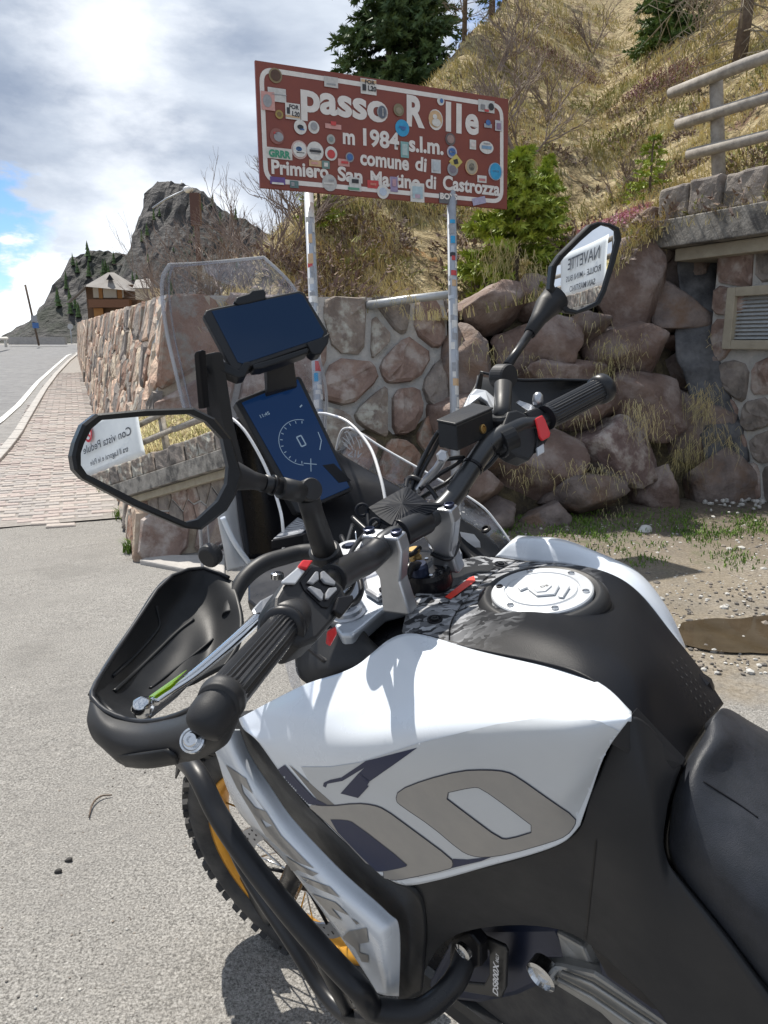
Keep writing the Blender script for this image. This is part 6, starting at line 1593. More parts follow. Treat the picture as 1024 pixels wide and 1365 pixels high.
hold = empty('phone_holder', ppl_.hit(355, 470) - pn * .03, 'black four-claw phone holder bolted above the motorcycle display', 'phone holder')
prism('back_plate', [p - pn * .015 for p in Pp(ppl_, [(300, 425), (400, 405), (425, 445), (330, 490)])], -pn * .015, M['dgrey'], hold, bevel=.003)
for c in ([(311, 404), (315, 397), (331, 392), (335, 388), (351, 386), (354, 391), (354, 400), (334, 405), (318, 408)],
          [(284, 476), (288, 470), (297, 482), (318, 494), (324, 484), (332, 482), (334, 488), (327, 503), (318, 505), (292, 494)],
          [(408, 458), (425, 452), (436, 446), (439, 444), (437, 458), (428, 472), (420, 474), (414, 470)],
          [(336, 487), (360, 480), (410, 464), (411, 471), (395, 477), (350, 492), (338, 493)]):
    prism('claw', [p + pn * .003 for p in Pp(ppl_, c)], -pn * .022, M['black'], hold, bevel=.002)
# --- cables
tube('white_cable', [Wb(294, 549, 1.2), Wb(315, 562, 1.17), Wb(333, 584, 1.15), Wb(356, 627, 1.14), Wb(372, 674, 1.13), Wb(377, 701, 1.12), Wb(378, 735, 1.14)], .0023, M['cable'], moto, sm=40, seg=8)
tube('white_cable', [Wb(425, 551, 1.32), Wb(440, 553, 1.3), Wb(466, 564, 1.26), Wb(493, 596, 1.22), Wb(507, 635, 1.18), Wb(514, 668, 1.16), Wb(516, 690, 1.15)], .0025, M['cable'], moto, sm=40, seg=8)
# --- toll tag with a printed grey label
tgp = PL(Wb(361, 720, 1.10), Wb(397, 688, 1.18), Wb(408, 711, 1.12))
tg_ = tgp.n if tgp.n.dot(CAM - tgp.p) > 0 else -tgp.n
tag_o = prism('toll_tag', Pp(tgp, [(361, 721), (397, 688), (420, 698), (418, 706), (404, 713)]), -tg_ * .014, M['trim'], moto, bevel=.0015)
prism('tag_label', Pp(tgp, [(364, 719), (397, 690), (415, 699), (402, 711)]), tg_ * .0006, M['label'], tag_o)
for k in range(9):
    t_ = k / 9; a = tgp.hit(368 + 28 * t_, 716 - 24 * t_) + tg_ * .001; b_ = tgp.hit(399 + 15 * t_, 710 - 10 * t_) + tg_ * .001
    sdn = (b_ - a).normalized().cross(tg_) * .0007; mobj('tag_print', [a.lerp(b_, .06) - sdn, a.lerp(b_, .8 + .1 * (k % 2)) - sdn, a.lerp(b_, .8 + .1 * (k % 2)) + sdn, a.lerp(b_, .06) + sdn], [(0, 1, 2, 3)], M['whiteprint'], tag_o)
# --- handlebar
hb1 = [Wb(297, 931, .50), Wb(377, 838, .635), Wb(418, 798, .70), Wb(442, 772, .78), Wb(468, 756, .86), Wb(490, 746, .92), Wb(515, 722, .95), Wb(546, 705, .98), Wb(577, 688, 1.02), Wb(602, 664, 1.04), Wb(630, 622, 1.06), Wb(655, 590, 1.085), Wb(690, 568, 1.11), Wb(726, 560, 1.135), Wb(802, 518, 1.20)]
tube('handlebar', hb1, [.010, .010, .0105, .0115, .0135, .0138, .0138, .0138, .0138, .0138, .0138, .0138, .0120, .0105, .0105], M['bar'], moto, sm=120, seg=24)
tube('bar_sleeve', [Wb(441, 774, .775), Wb(455, 765, .82), Wb(470, 756, .865), Wb(488, 748, .915), Wb(507, 731, .94)], .0158, M['rubber'], moto, sm=20, seg=20)
tube('bar_pad', [Wb(532, 712, .965), Wb(546, 705, .98), Wb(566, 694, 1.005)], .0178, M['rubber'], moto, sm=12, seg=20)
def ribbed(name, p0, p1, r, par, n=26):
    ax = (p1 - p0); L_ = ax.length; ax.normalize(); a = ax.orthogonal().normalized(); b_ = ax.cross(a); v = []; f = []; prof_ = []
    st = 14; ng = n * 2
    for i in range(st + 1):
        t_ = i / st
        for k in range(ng):
            rr_ = r - (.0011 if k % 2 and .06 < t_ < .96 else 0); an = 2 * pi * k / ng; v.append(p0 + ax * L_ * t_ + (a * cos(an) + b_ * sin(an)) * rr_)
    for i in range(st):
        for k in range(ng): f.append((i * ng + k, i * ng + (k + 1) % ng, (i + 1) * ng + (k + 1) % ng, (i + 1) * ng + k))
    f.append(tuple(reversed(range(ng)))); f.append(tuple(st * ng + k for k in range(ng)))
    return mobj(name, v, f, M['rubber'], par)
gl0, gl1 = Wb(297, 931, .50), Wb(377, 838, .635)
ga = (gl1 - gl0).normalized()
grip = ribbed('grip', gl0, gl1, .0137, moto)
lathe('grip_flange', [(.0145, -.004), (.0185, -.002), (.0188, .004), (.016, .007), (.014, .012)], gl1, ga, M['rubber'], grip, seg=40, smooth=True)
lathe('bar_end', [(.0135, -.010), (.0142, -.008), (.0144, -.006), (.0148, -.004), (.0155, -.002), (.0155, .001), (.0138, .002)], gl0, ga, M['dgrey'], grip, seg=40, smooth=True)
gr0, gr1 = Wb(728, 557, 1.135), Wb(803, 518, 1.20); gb = (gr1 - gr0).normalized()
grip2 = ribbed('grip', gr0, gr1 - gb * .008, .0182, moto)
lathe('bar_end', [(.016, -.014), (.0215, -.012), (.0228, -.002), (.0228, .004), (.019, .008), (.001, .009)], gr1, gb, M['rubber'], grip2, seg=40, smooth=True)
for l, r_ in (([(450, 792, .79), (468, 806, .86), (482, 786, .92), (470, 748, .98), (455, 715, 1.05)], .0035), ([(444, 782, .77), (458, 796, .83), (472, 772, .90), (462, 735, .97), (470, 700, 1.05)], .003), ([(455, 775, .80), (466, 740, .90), (486, 712, .98), (512, 690, 1.05)], .0028), ([(606, 700, 1.06), (612, 720, 1.05), (600, 745, 1.03), (575, 738, 1.04)], .003), ([(540, 690, 1.05), (552, 672, 1.08), (575, 655, 1.1), (600, 640, 1.12), (632, 606, 1.12)], .0035), ([(470, 690, 1.06), (500, 716, 1.02), (540, 740, 1.03), (560, 730, 1.05)], .0035)):
    tube('cable', [Wb(*p) for p in l], r_, M['rubber'], moto, sm=24, seg=8)
for p in ((630, 622, 1.06), (612, 650, 1.05), (648, 598, 1.08)):
    c = Wb(*p); ax_ = (Wb(640, 606, 1.075) - Wb(612, 650, 1.048)).normalized(); lathe('cable_tie', [(.0142, -.002), (.0152, -.002), (.0152, .002), (.0142, .002)], c, ax_, M['trim'], moto, seg=20)
# --- clamps, top yoke, fork caps
def clamp(c, foot):
    pr = [(-.027, .021), (.025, .021), (.028, .003), (.021, -.018), (.010, -.036), (.014, -foot), (-.026, -foot), (-.019, -.038), (-.024, -.018), (-.029, .003)]
    o = prism('bar_clamp', [c + SF * x + BU * y + SL * .0115 for x, y in pr], -SL * .023, M['alu'], moto, bevel=.004, seg=3)
    tube('clamp_split', [c + SF * .0312 + BU * .001 + SL * .0105, c + SF * .0312 + BU * .001 - SL * .0105], .0009, M['trim'], o, seg=6)
    for sg_ in (-1, 1):
        lathe('bolt', [(.0070, 0), (.0070, .003), (.0052, .0035), (.0042, .001), (.0005, .001)], c + SF * .019 * sg_ + BU * .0222, BU, M['blueblack'], o, seg=20)
    return o
cL = clamp(Wb(514, 731, .955), .085); cR = clamp(Wb(584, 694, 1.03), .07)
yk = PL(B(.2, 0, -.045), B(.2, .1, -.045), B(.3, 0, -.045))
prism('top_yoke', Pp(yk, [(462, 764), (478, 768), (500, 775), (540, 770), (580, 740), (610, 722), (616, 735), (585, 770), (556, 796), (534, 806), (512, 812), (486, 834), (470, 846), (455, 846), (446, 834), (448, 815), (458, 795), (455, 778)]), -BU * .022, mat('pale_blue_silver_casting', (.52, .56, .62), .36, .55, col2=(.46, .5, .55), scale=20), moto, bevel=.005, seg=3)
for (x, y, r) in ((463, 818, .0215), (468, 738, .02), (592, 726, .02)):
    c = yk.hit(x, y) if y != 738 else Wb(468, 738, .97)
    o = lathe('fork_cap', [(r + .004, -.01), (r + .004, .002), (r, .004), (r, .009), (r - .004, .011), (r * .5, .011), (r * .45, .006), (.001, .006)], c, BU, M['alu'], moto, seg=36)
    lathe('adjuster', [(.006, .006), (.006, .013), (.001, .013)], c, BU, M['blueblack'], o, seg=6)
prism('casting_arm', Pp(yk, [(483, 770), (505, 750), (528, 760), (532, 790), (505, 806), (488, 795)]), BU * .012, M['alu'], moto, bevel=.005)
for k, (x, y) in enumerate(((487, 765), (508, 772), (512, 797))): lathe('bolt', [(.005, 0), (.005, .004), (.003, .004), (.003, .001), (.0004, .001)], yk.hit(x, y) + BU * .011, BU, M['trim'], moto, seg=16)
# --- steering damper / ignition drum
dmc = Wb(568, 757, 1.045)
dmp = lathe('steering_damper', [(.030, -.03), (.033, -.022), (.033, -.006), (.031, 0), (.001, .0005)], dmc, BU, M['blueblack'], moto, seg=44, bevel=.0)
dmp.data.materials[0] = M['trim']
for k in range(11):
    a = k * 2 * pi / 11; lathe('bolt', [(.0026, 0), (.0026, .0018), (.0005, .0018)], dmc + (SF * cos(a) + SL * sin(a)) * .026, BU, M['chrome'], dmp, seg=10)
kb_ = lathe('brass_knob', [(.0085, .002), (.0085, .010), (.0065, .012), (.0065, .016), (.008, .017), (.008, .022), (.001, .022)], dmc + SF * .016 - SL * .004 + BU * .003, BU, M['brass'], dmp, seg=20)
lathe('damper_post', [(.012, 0), (.012, .012), (.010, .016), (.001, .016)], dmc + SL * .018 - SF * .0, BU, M['blueblack'], dmp, seg=24)
tube('damper_arm', [dmc + SL * .018 + BU * .012, dmc + SL * .040 + BU * .022, dmc + SL * .052 + BU * .014], .0065, M['trim'], dmp, seg=12)
# --- shroud under the left switches
rows = [[(402, 858, .17), (440, 838, .15), (480, 838, .13), (492, 850, .12)], [(394, 872, .18), (430, 862, .17), (480, 858, .145), (508, 866, .125)], [(395, 895, .19), (430, 892, .19), (480, 880, .165), (511, 872, .14)], [(402, 906, .19), (428, 918, .195), (482, 895, .17), (511, 876, .142)]]
patch('fork_shroud', [Sp(r) for r in rows], 16, 18, M['dgrey'], moto, thick=.012)
prism('clear_flap', Sp([(376, 872, .2), (388, 866, .19), (401, 915, .2), (396, 925, .2), (388, 915, .2)]), -BL * .002, M['windscreen'], moto)
prism('red_connector', [Wb(*p) for p in ((436, 842, .72), (447, 836, .73), (449, 846, .73), (440, 862, .72), (434, 858, .72))], Fc * .008, M['red'], moto, bevel=.001)
# --- left switch housing
sp_ = PL(Wb(392, 756, .675), Wb(466, 800, .69), Wb(394, 852, .625)); sn_ = sp_.n if sp_.n.dot(CAM - sp_.p) > 0 else -sp_.n
swh = prism('switch_housing', Pp(sp_, [(378, 778), (398, 752), (414, 748), (426, 753), (458, 780), (465, 798), (458, 812), (444, 830), (425, 852), (400, 862), (380, 850), (366, 815), (368, 795)]), -sn_ * .034, M['dgrey'], moto, bevel=.004, seg=3)
kc = [(425, 783)]
def up(l, h=.0): return [p + sn_ * h for p in Pp(sp_, l)]
z2 = lambda l: [(280 + x / 5.12, 620 + y / 5.12) for x, y in l]
prism('button_plate', up(z2([(610, 800), (690, 700), (740, 700), (890, 850), (800, 980), (760, 975), (640, 860)]), .0), sn_ * .0015, M['trim'], swh, bevel=.0005)
for l in ([(650, 815), (705, 742), (725, 745), (728, 800), (690, 828)], [(742, 745), (762, 738), (842, 815), (838, 835), (770, 820), (745, 790)], [(652, 850), (672, 842), (740, 868), (760, 900), (752, 938), (735, 930)], [(775, 890), (795, 855), (845, 850), (852, 868), (792, 932), (776, 928)]):
    prism('button', up(z2(l), .0015), sn_ * .003, M['button'], swh, bevel=.0008)
prism('red_button', up(z2([(590, 700), (615, 668), (685, 672), (645, 728), (595, 718)]), .001), sn_ * .0045, M['red'], swh, bevel=.001)
prism('housing_lid', up(z2([(480, 800), (590, 708), (640, 735), (575, 822), (490, 820)]), .0), sn_ * .003, M['alupaint'], swh, bevel=.001)
prism('toggle', up([(446, 800), (466, 797), (468, 806), (452, 826), (440, 818)], .0), sn_ * .006, M['trim'], swh, bevel=.0015)
lathe('barrel', [(.0165, 0), (.0192, .002), (.0195, .024), (.017, .027)], gl1 + ga * .004, ga, M['dgrey'], moto, seg=36, smooth=True)
# lever perch (bright metal) and clutch lever
prism('lever_perch', [Wb(*p) for p in ((334, 812, .70), (346, 800, .72), (368, 788, .74), (384, 784, .75), (372, 806, .71), (352, 826, .69), (346, 832, .68))], Fc * .018 - Z * .012, M['alu'], moto, bevel=.003)
lathe('perch_bolt', [(.006, 0), (.006, .005), (.004, .006), (.0005, .006)], Wb(370, 771, .74), Z, M['chrome'], moto, seg=18)
lv = [Wb(345, 822, .69), Wb(325, 842, .665), Wb(290, 873, .64), Wb(255, 902, .615), Wb(225, 922, .595), Wb(205, 936, .585)]
ax_l = (lv[-1] - lv[0]).normalized(); side = ax_l.cross(V((-.2, .3, 1))).normalized(); upv = side.cross(ax_l).normalized()
vv = []; lvp = smoothpath(lv, 24)
for i, p in enumerate(lvp):
    t_ = i / 24; w_ = .0095 * (1 - .35 * t_); h_ = .0042 * (1 - .2 * t_)
    for k in range(10):
        a = 2 * pi * k / 10; vv.append(p + side * cos(a) * w_ + upv * sin(a) * h_)
lev = mobj('clutch_lever', vv, [(i * 10 + k, i * 10 + (k + 1) % 10, (i + 1) * 10 + (k + 1) % 10, (i + 1) * 10 + k) for i in range(24) for k in range(10)] + [tuple(reversed(range(10))), tuple(240 + k for k in range(10))], M['chrome'], moto, True)
mb_ = MB(); mb_.add(*lathe_v([(.0005, -.0085), (.006, -.006), (.0085, 0), (.006, .006), (.0005, .0085)], Wb(190, 943, .578), Z, 16)); mb_.build('lever_ball', M['chrome'], lev, True)
prism('painted_lime_reflection', [p + upv * .0046 for p in (lvp[14] + side * .005, lvp[24] + side * .002, lvp[24] - side * .004, lvp[19] - side * .005)], upv * .0006, M['lime'], lev)  # jacket's reflection in the lever, laid on as a coloured sliver
# --- left handguard: bowl seen from inside, lip and outer shell
rows = [[(312, 775, .86), (318, 800, .83), (322, 830, .80), (316, 860, .77), (300, 885, .74)],
        [(268, 757, .87), (276, 790, .86), (285, 830, .83), (280, 872, .79), (262, 905, .74)],
        [(222, 773, .83), (236, 806, .84), (252, 845, .81), (252, 885, .76), (240, 925, .70)],
        [(180, 832, .75), (196, 858, .76), (215, 890, .745), (222, 920, .70), (212, 945, .65)],
        [(142, 888, .67), (158, 908, .68), (178, 930, .67), (186, 946, .64), (185, 962, .60)],
        [(123, 922, .60), (134, 932, .605), (148, 946, .60), (158, 955, .585), (168, 964, .57)]]
patch('handguard_shell', [[Wb(*p) for p in r] for r in rows], 40, 30, M['black'], moto, thick=.004)
# ribs pressed into the shell
GS = BVH['handguard_shell']
def rtube(name, l, r, m):
    q = [GS.ray_cast(CAM, dr(x, y).normalized())[0] for x, y in l]; return tube(name, [p for p in q if p], r, m, moto, sm=24, seg=8)
def gtube(name, l, r, m): return tube(name, [Wb(*p) for p in l], r, m, moto, sm=24, seg=8)
rtube('shell_rib', [(258, 826), (236, 843), (205, 873), (180, 897), (152, 922)], .0018, M['black'])
rtube('shell_rib', [(208, 808), (213, 832), (204, 848), (180, 875), (150, 902)], .0016, M['black'])
rtube('shell_rib', [(284, 852), (262, 870), (232, 893), (200, 918)], .0014, M['black'])
rim_ = [(305, 770, .86), (268, 757, .87), (222, 773, .83), (180, 832, .75), (142, 888, .67), (123, 922, .60), (128, 936, .585), (145, 950, .57), (180, 962, .555), (215, 960, .54), (250, 948, .52), (268, 935, .51)]
gtube('guard_lip', rim_, .0022, M['bartube'])
rows = [[(122, 920, .60), (119, 940, .585), (116, 962, .575), (124, 985, .57), (140, 1000, .57)],
        [(130, 937, .583), (130, 955, .565), (131, 975, .556), (142, 998, .552), (160, 1018, .556)],
        [(155, 954, .567), (157, 972, .548), (162, 992, .538), (172, 1010, .538), (185, 1023, .545)],
        [(195, 962, .548), (198, 978, .530), (204, 996, .522), (212, 1010, .524), (222, 1019, .532)],
        [(238, 954, .525), (242, 968, .506), (250, 986, .496), (258, 1002, .50), (266, 1012, .512)],
        [(266, 938, .512), (276, 950, .492), (288, 968, .480), (296, 985, .486), (300, 994, .50)],
        [(300, 920, .512), (312, 932, .497), (320, 945, .49), (318, 962, .495), (312, 975, .505)]]
grows = [[Wb(*p) for p in r] for r in rows]
patch('handguard_end', grows, 36, 20, M['dgrey'], moto, thick=.012)
rows = [[(158, 1004, .552), (160, 1010, .550), (170, 1020, .553)], [(185, 1002, .530), (192, 1012, .528), (200, 1022, .536)], [(225, 996, .514), (236, 1006, .512), (240, 1016, .522)]]
patch('guard_step', [[Wb(*p) - Fc * .004 for p in r] for r in rows], 10, 6, M['black'], moto, thick=.004)
bo = Wb(257, 987, .486); bo_n = (CAM - bo).normalized() * .8 + V((-.3, -.1, .2)); bo_n.normalize()
bb_ = lathe('bar_end_bolt', [(.0078, -.002), (.0078, .0015), (.0065, .002), (.0058, .001), (.0045, .001), (.0045, .0045), (.0038, .005), (.0022, .005), (.002, .003), (.0003, .003)], bo, bo_n, M['chrome'], moto, seg=32)
tube('guard_mount', [Wb(298, 930, .50), Wb(288, 946, .494), Wb(277, 961, .488), Wb(268, 972, .484), Wb(263, 979, .482)], [.0142, .0146, .0142, .0115, .005], M['dgrey'], moto, sm=16, seg=28)
# bracket arching from the handguard to the bar clamp
arc = [Wb(*p) for p in [(432, 722, .92), (405, 724, .92), (385, 728, .91), (352, 736, .90), (325, 756, .88), (308, 788, .86), (304, 812, .84), (313, 822, .83), (322, 800, .85), (336, 776, .87), (358, 762, .89), (392, 750, .90), (428, 748, .91)]]
tube('guard_bracket', [Wb(*p) for p in ((434, 736, .90), (405, 736, .915), (380, 742, .905), (350, 752, .885), (324, 774, .865), (309, 805, .845), (306, 822, .83))], [.0095, .0095, .0095, .0095, .009, .008, .008], M['dgrey'], moto, sm=30, seg=14)
# --- left mirror
def mirror(frame_pts, glass_pts, c_px, depth, target, thick, rimn, cone):
    P = Wb(c_px[0], c_px[1], depth); v_ = (P - CAM).normalized(); r_ = (target - P).normalized(); n_ = (r_ - v_).normalized()
    pl_ = PL(P, P + n_.orthogonal(), P + n_.cross(n_.orthogonal())); 
    if pl_.n.dot(n_) < 0: pl_.n = -pl_.n
    n_ = pl_.n
    root = bpy.data.objects.new('mirror', None); root.location = P; link(root, moto)
    fr = Pp(pl_, frame_pts); gp_ = Pp(pl_, glass_pts); cen = sum(fr, V((0, 0, 0))) / len(fr)
    # dished rear shell
    vv = list(p + n_ * .004 for p in fr); k = len(fr); vv += [p - n_ * .008 for p in fr]; vv += [cen + (p - cen) * .72 - n_ * thick for p in fr]; vv.append(cen - n_ * thick * 1.1)
    # front ring
    off_ = len(vv); vv += [cen + (p - cen) * .965 + n_ * .006 for p in fr]; off2 = len(vv); vv += [p + n_ * .0045 for p in gp_]; off3 = len(vv); vv += [p - n_ * .003 for p in gp_]
    ff = [];
    def bridge(a, b_, n): 
        for i in range(n): ff.append((a + i, a + (i + 1) % n, b_ + (i + 1) % n, b_ + i))
    bridge(0, k, k); bridge(k, 2 * k, k)
    for i in range(k): ff.append((2 * k + i, 2 * k + (i + 1) % k, 3 * k))
    bridge(off_, 0, k)
    bridge(off2, off_, k); bridge(off3, off2, k)
    mobj('mirror_housing', vv, ff, M['black'], root, False, bevel=.0)
    g_ = mobj('mirror_glass', [p + n_ * .001 for p in gp_], [tuple(range(k))], M['mirror'], root)
    return root, n_, cen, pl_
LM_T = along(7.2, ZC + .05, .1); RM_T = along(9.2, ZC + .45, .1)
LM_T = along(15, ZC - .25, .1); RM_T = along(19.2, ZC + .42, .1)
fr = [(94, 608), (98, 590), (108, 566), (126, 552), (190, 546), (256, 544), (284, 558), (306, 585), (320, 632), (312, 660), (300, 680), (266, 706), (246, 704), (176, 674), (108, 638), (97, 626)]
gp_ = [(106, 604), (110, 592), (120, 572), (134, 560), (190, 555), (250, 552), (272, 562), (294, 585), (302, 622), (300, 645), (288, 668), (262, 692), (246, 696), (180, 666), (114, 632), (106, 620)]
LMr, LMn, LMc, LMp = mirror(fr, gp_, (205, 625), .655, LM_T, .022, None, None)
fr = [(795, 296), (811, 298), (824, 304), (827, 318), (818, 352), (806, 390), (798, 406), (782, 414), (766, 419), (752, 417), (738, 404), (731, 385), (734, 355), (744, 340), (768, 316), (784, 300)]
gp_ = [(801, 300), (812, 303), (819, 308), (820, 320), (812, 352), (802, 386), (794, 402), (780, 409), (768, 414), (757, 411), (743, 396), (737, 380), (741, 356), (750, 344), (772, 322), (788, 308)]
RMr, RMn, RMc, RMp = mirror(fr, gp_, (782, 360), 1.30, RM_T, .022, None, None)
# stalks
def cone(name, pts, rad, par, m='dgrey', sm=0): return tube(name, pts, rad, M[m], par, sm=sm, seg=20)
ms0 = LMp.hit(306, 630) - LMn * .020
st = cone('mirror_stalk', [ms0, ms0.lerp(Wb(352, 644, .735), .35), ms0.lerp(Wb(352, 644, .735), .75), Wb(352, 644, .735)], [.0150, .0135, .0085, .0075], LMr)
cone('stalk_rod', [Wb(350, 644, .735), Wb(372, 649, .75)], [.0085, .008], LMr, 'bartube')
cone('stalk_sleeve', [Wb(362, 646, .742), Wb(366, 647, .744)], .0098, LMr, 'trim'); cone('stalk_sleeve', [Wb(374, 650, .752), Wb(402, 656, .77)], .0105, LMr)
jd = (Wb(420, 650, .78) - Wb(402, 656, .77)).normalized()
lathe('mirror_joint', [(.0105, -.010), (.0115, -.008), (.0115, .008), (.0105, .010), (.001, .0105)], Wb(411, 654, .775), (CAM - Wb(411, 654, .775)).normalized() + V((.5, 0, .2)), M['dgrey'], LMr, seg=28)
cone('mirror_post', [Wb(410, 660, .78), Wb(417, 685, .80), Wb(427, 716, .825), Wb(434, 740, .84)], [.0115, .0112, .0125, .0125], LMr)
lathe('post_collar', [(.018, 0), (.0185, .01), (.017, .032), (.014, .034)], Wb(441, 762, .86), (Wb(424, 705, .82) - Wb(441, 762, .86)), M['dgrey'], moto, seg=28)
st = cone('mirror_stalk', [Wb(741, 398, 1.31), Wb(728, 410, 1.30), Wb(718, 425, 1.29), Wb(706, 445, 1.27)], [.024, .020, .0135, .0095], RMr)
cone('stalk_rod', [Wb(709, 440, 1.275), Wb(690, 468, 1.24), Wb(676, 488, 1.21)], [.0075, .0065, .0075], RMr, 'bartube')
lathe('mirror_joint', [(.017, -.013), (.0185, -.010), (.0185, .010), (.017, .013), (.001, .0135)], Wb(671, 502, 1.17), (CAM - Wb(671, 502, 1.17)).normalized() + V((1.0, -.1, .0)), M['dgrey'], RMr, seg=30)
cone('mirror_post', [Wb(671, 512, 1.15), Wb(670, 548, 1.13), Wb(669, 562, 1.12)], [.013, .0125, .015], RMr)
lathe('post_collar', [(.017, -.012), (.018, -.006), (.018, .006), (.015, .010)], Wb(670, 562, 1.115), BU, M['black'], moto, seg=28)
lathe('post_clamp', [(.0215, -.012), (.0215, .012)], Wb(672, 588, 1.10), (gr0 - Wb(655, 590, 1.085)), M['black'], moto, seg=24, bevel=.002)
# --- brake reservoir, lines, right switches, guard
A_ = [Wb(583, 562, 1.05), Wb(608, 567, 1.03), Wb(657, 546, 1.10), Wb(630, 540, 1.12)]; dwn = Wb(610, 602, 1.03) - A_[1]
rsv = prism('brake_reservoir', A_, dwn, M['black'], moto, bevel=.002)
cenr = sum(A_, V((0, 0, 0))) / 4
prism('reservoir_lid', [cenr + (p - cenr) * 1.03 - dwn * .09 for p in A_], dwn * .09, M['dgrey'], rsv, bevel=.001)
rn = (A_[2] - A_[1]).cross(dwn).normalized(); rn = rn if rn.dot(CAM - A_[1]) > 0 else -rn
sg0 = PL(A_[1], A_[2], A_[1] + dwn).hit(643, 572); lathe('sight_glass', [(.0065, 0), (.0065, .0025), (.0048, .003), (.0045, .001), (.0003, .001)], sg0, rn, M['brass'], rsv, seg=24)
lathe('banjo_bolt', [(.009, -.008), (.009, .006), (.006, .008), (.0005, .008)], Wb(590, 608, 1.05), (CAM - Wb(590, 608, 1.05)), M['alu'], moto, seg=6)
cone('brake_hose', [Wb(590, 612, 1.05), Wb(582, 625, 1.06), Wb(568, 640, 1.08), Wb(556, 655, 1.09)], .0055, moto, 'alu', sm=12)
for l in ([(585, 575, 1.08), (573, 595, 1.10), (560, 620, 1.10), (548, 650, 1.09), (545, 664, 1.08)], [(588, 582, 1.08), (577, 603, 1.10), (562, 630, 1.10), (552, 655, 1.09)], [(596, 612, 1.07), (618, 610, 1.08), (606, 620, 1.08), (580, 636, 1.09), (560, 652, 1.08)], [(541, 640, 1.10), (552, 636, 1.09), (572, 650, 1.08), (584, 668, 1.06), (584, 678, 1.05), (560, 676, 1.04)], [(664, 606, 1.10), (652, 620, 1.10), (640, 628, 1.11), (646, 618, 1.12), (668, 604, 1.12)]):
    cone('cable', [Wb(*p) for p in l], .0032, moto, 'rubber', sm=24)
rsp = PL(Wb(670, 560, 1.09), Wb(712, 552, 1.12), Wb(700, 612, 1.09)); rs_n = rsp.n if rsp.n.dot(CAM - rsp.p) > 0 else -rsp.n
rsw = prism('switch_housing', Pp(rsp, [(678, 548), (690, 546), (702, 552), (712, 566), (716, 585), (712, 606), (706, 614), (690, 608), (674, 598), (668, 575)]), -rs_n * .03, M['dgrey'], moto, bevel=.003)
prism('throttle_housing', Pp(rsp, [(700, 549), (716, 542), (726, 548), (733, 566), (731, 586), (722, 600), (714, 604), (716, 580), (711, 562)]), -rs_n * .028 + rs_n * .004, M['dgrey'], moto, bevel=.003)
prism('kill_switch', [p + rs_n * .004 for p in Pp(rsp, [(710, 560), (718, 556), (722, 562), (729, 580), (728, 585), (719, 590), (715, 585)])], rs_n * .005, M['red'], rsw, bevel=.0015)
prism('start_button', [p + rs_n * .0 for p in Pp(rsp, [(714, 598), (723, 592), (724, 604), (715, 609)])], rs_n * .004, M['alupaint'], rsw, bevel=.001)
prism('throttle_bracket', [Wb(*p) for p in ((688, 537, 1.14), (692, 533, 1.15), (712, 540, 1.14), (718, 548, 1.13), (712, 552, 1.12), (700, 545, 1.13))], Fc * .012, M['alu'], moto, bevel=.002)
lathe('cable_adjuster', [(.007, -.006), (.008, 0), (.007, .008), (.003, .012)], Wb(717, 534, 1.14), Z, M['alu'], moto, seg=20, smooth=True)
# brake lever, brake-side handguard
rows = [[(636, 500, 1.25), (634, 512, 1.22), (622, 532, 1.19), (616, 545, 1.18)], [(655, 504, 1.24), (656, 520, 1.22), (655, 540, 1.19), (650, 560, 1.17)], [(690, 507, 1.24), (690, 522, 1.235), (690, 545, 1.215), (690, 565, 1.19)], [(730, 507, 1.26), (730, 522, 1.26), (730, 540, 1.25), (725, 556, 1.23)], [(770, 507, 1.27), (765, 518, 1.28), (760, 532, 1.27), (755, 545, 1.25)], [(800, 508, 1.26), (798, 514, 1.26), (795, 522, 1.26), (790, 530, 1.25)]]
patch('handguard_shell', [[Wb(*p) for p in r] for r in rows], 24, 16, M['black'], moto, thick=.004)
tube('guard_lip', [Wb(*p) for p in ((640, 496, 1.25), (690, 506, 1.24), (735, 506, 1.26), (780, 507, 1.265), (806, 508, 1.25))], .0022, M['bartube'], moto, sm=24, seg=8)
prism('guard_bracket', [Wb(*p) for p in ((619, 541, 1.15), (626, 526, 1.16), (634, 518, 1.17), (648, 520, 1.17), (660, 530, 1.16), (664, 552, 1.14), (656, 546, 1.14), (650, 536, 1.15), (640, 530, 1.15), (628, 538, 1.15), (620, 552, 1.14))], Fc * .02, M['alupaint'], moto, bevel=.002)
prism('guard_horn', [Wb(*p) for p in ((634, 518, 1.18), (640, 496, 1.19), (645, 497, 1.2), (642, 518, 1.19))], Fc * .02, M['bar'], moto, bevel=.002)
# --- rubber phone strap stretched over the bar clamps (own thing)
strap = empty('rubber_strap', Wb(536, 672, 1.0), 'black fan-shaped rubber phone strap stretched over the handlebar clamp', 'strap')
outl = [(492, 678, 1.00), (520, 662, 1.02), (542, 650, 1.04), (556, 660, 1.03), (575, 676, 1.01), (592, 672, 1.0), (575, 684, .99), (556, 690, .98), (532, 706, .955), (520, 700, .96), (505, 690, .98)]
cst = Wb(536, 673, 1.0)
for k in range(3): pass
op = [Wb(*p) for p in outl]; n = 66; ring_ = []
for i in range(n):
    t_ = i / n * len(op); j = int(t_); ring_.append(op[j].lerp(op[(j + 1) % len(op)], t_ - j))
vv = [cst + (CAM - cst).normalized() * .008]; 
for i, p in enumerate(ring_): vv.append(cst.lerp(p, .5) + (CAM - cst).normalized() * (.006 + (.0010 if i % 2 else 0))); 
for i, p in enumerate(ring_): vv.append(p + (CAM - cst).normalized() * (.0010 if i % 2 else 0))
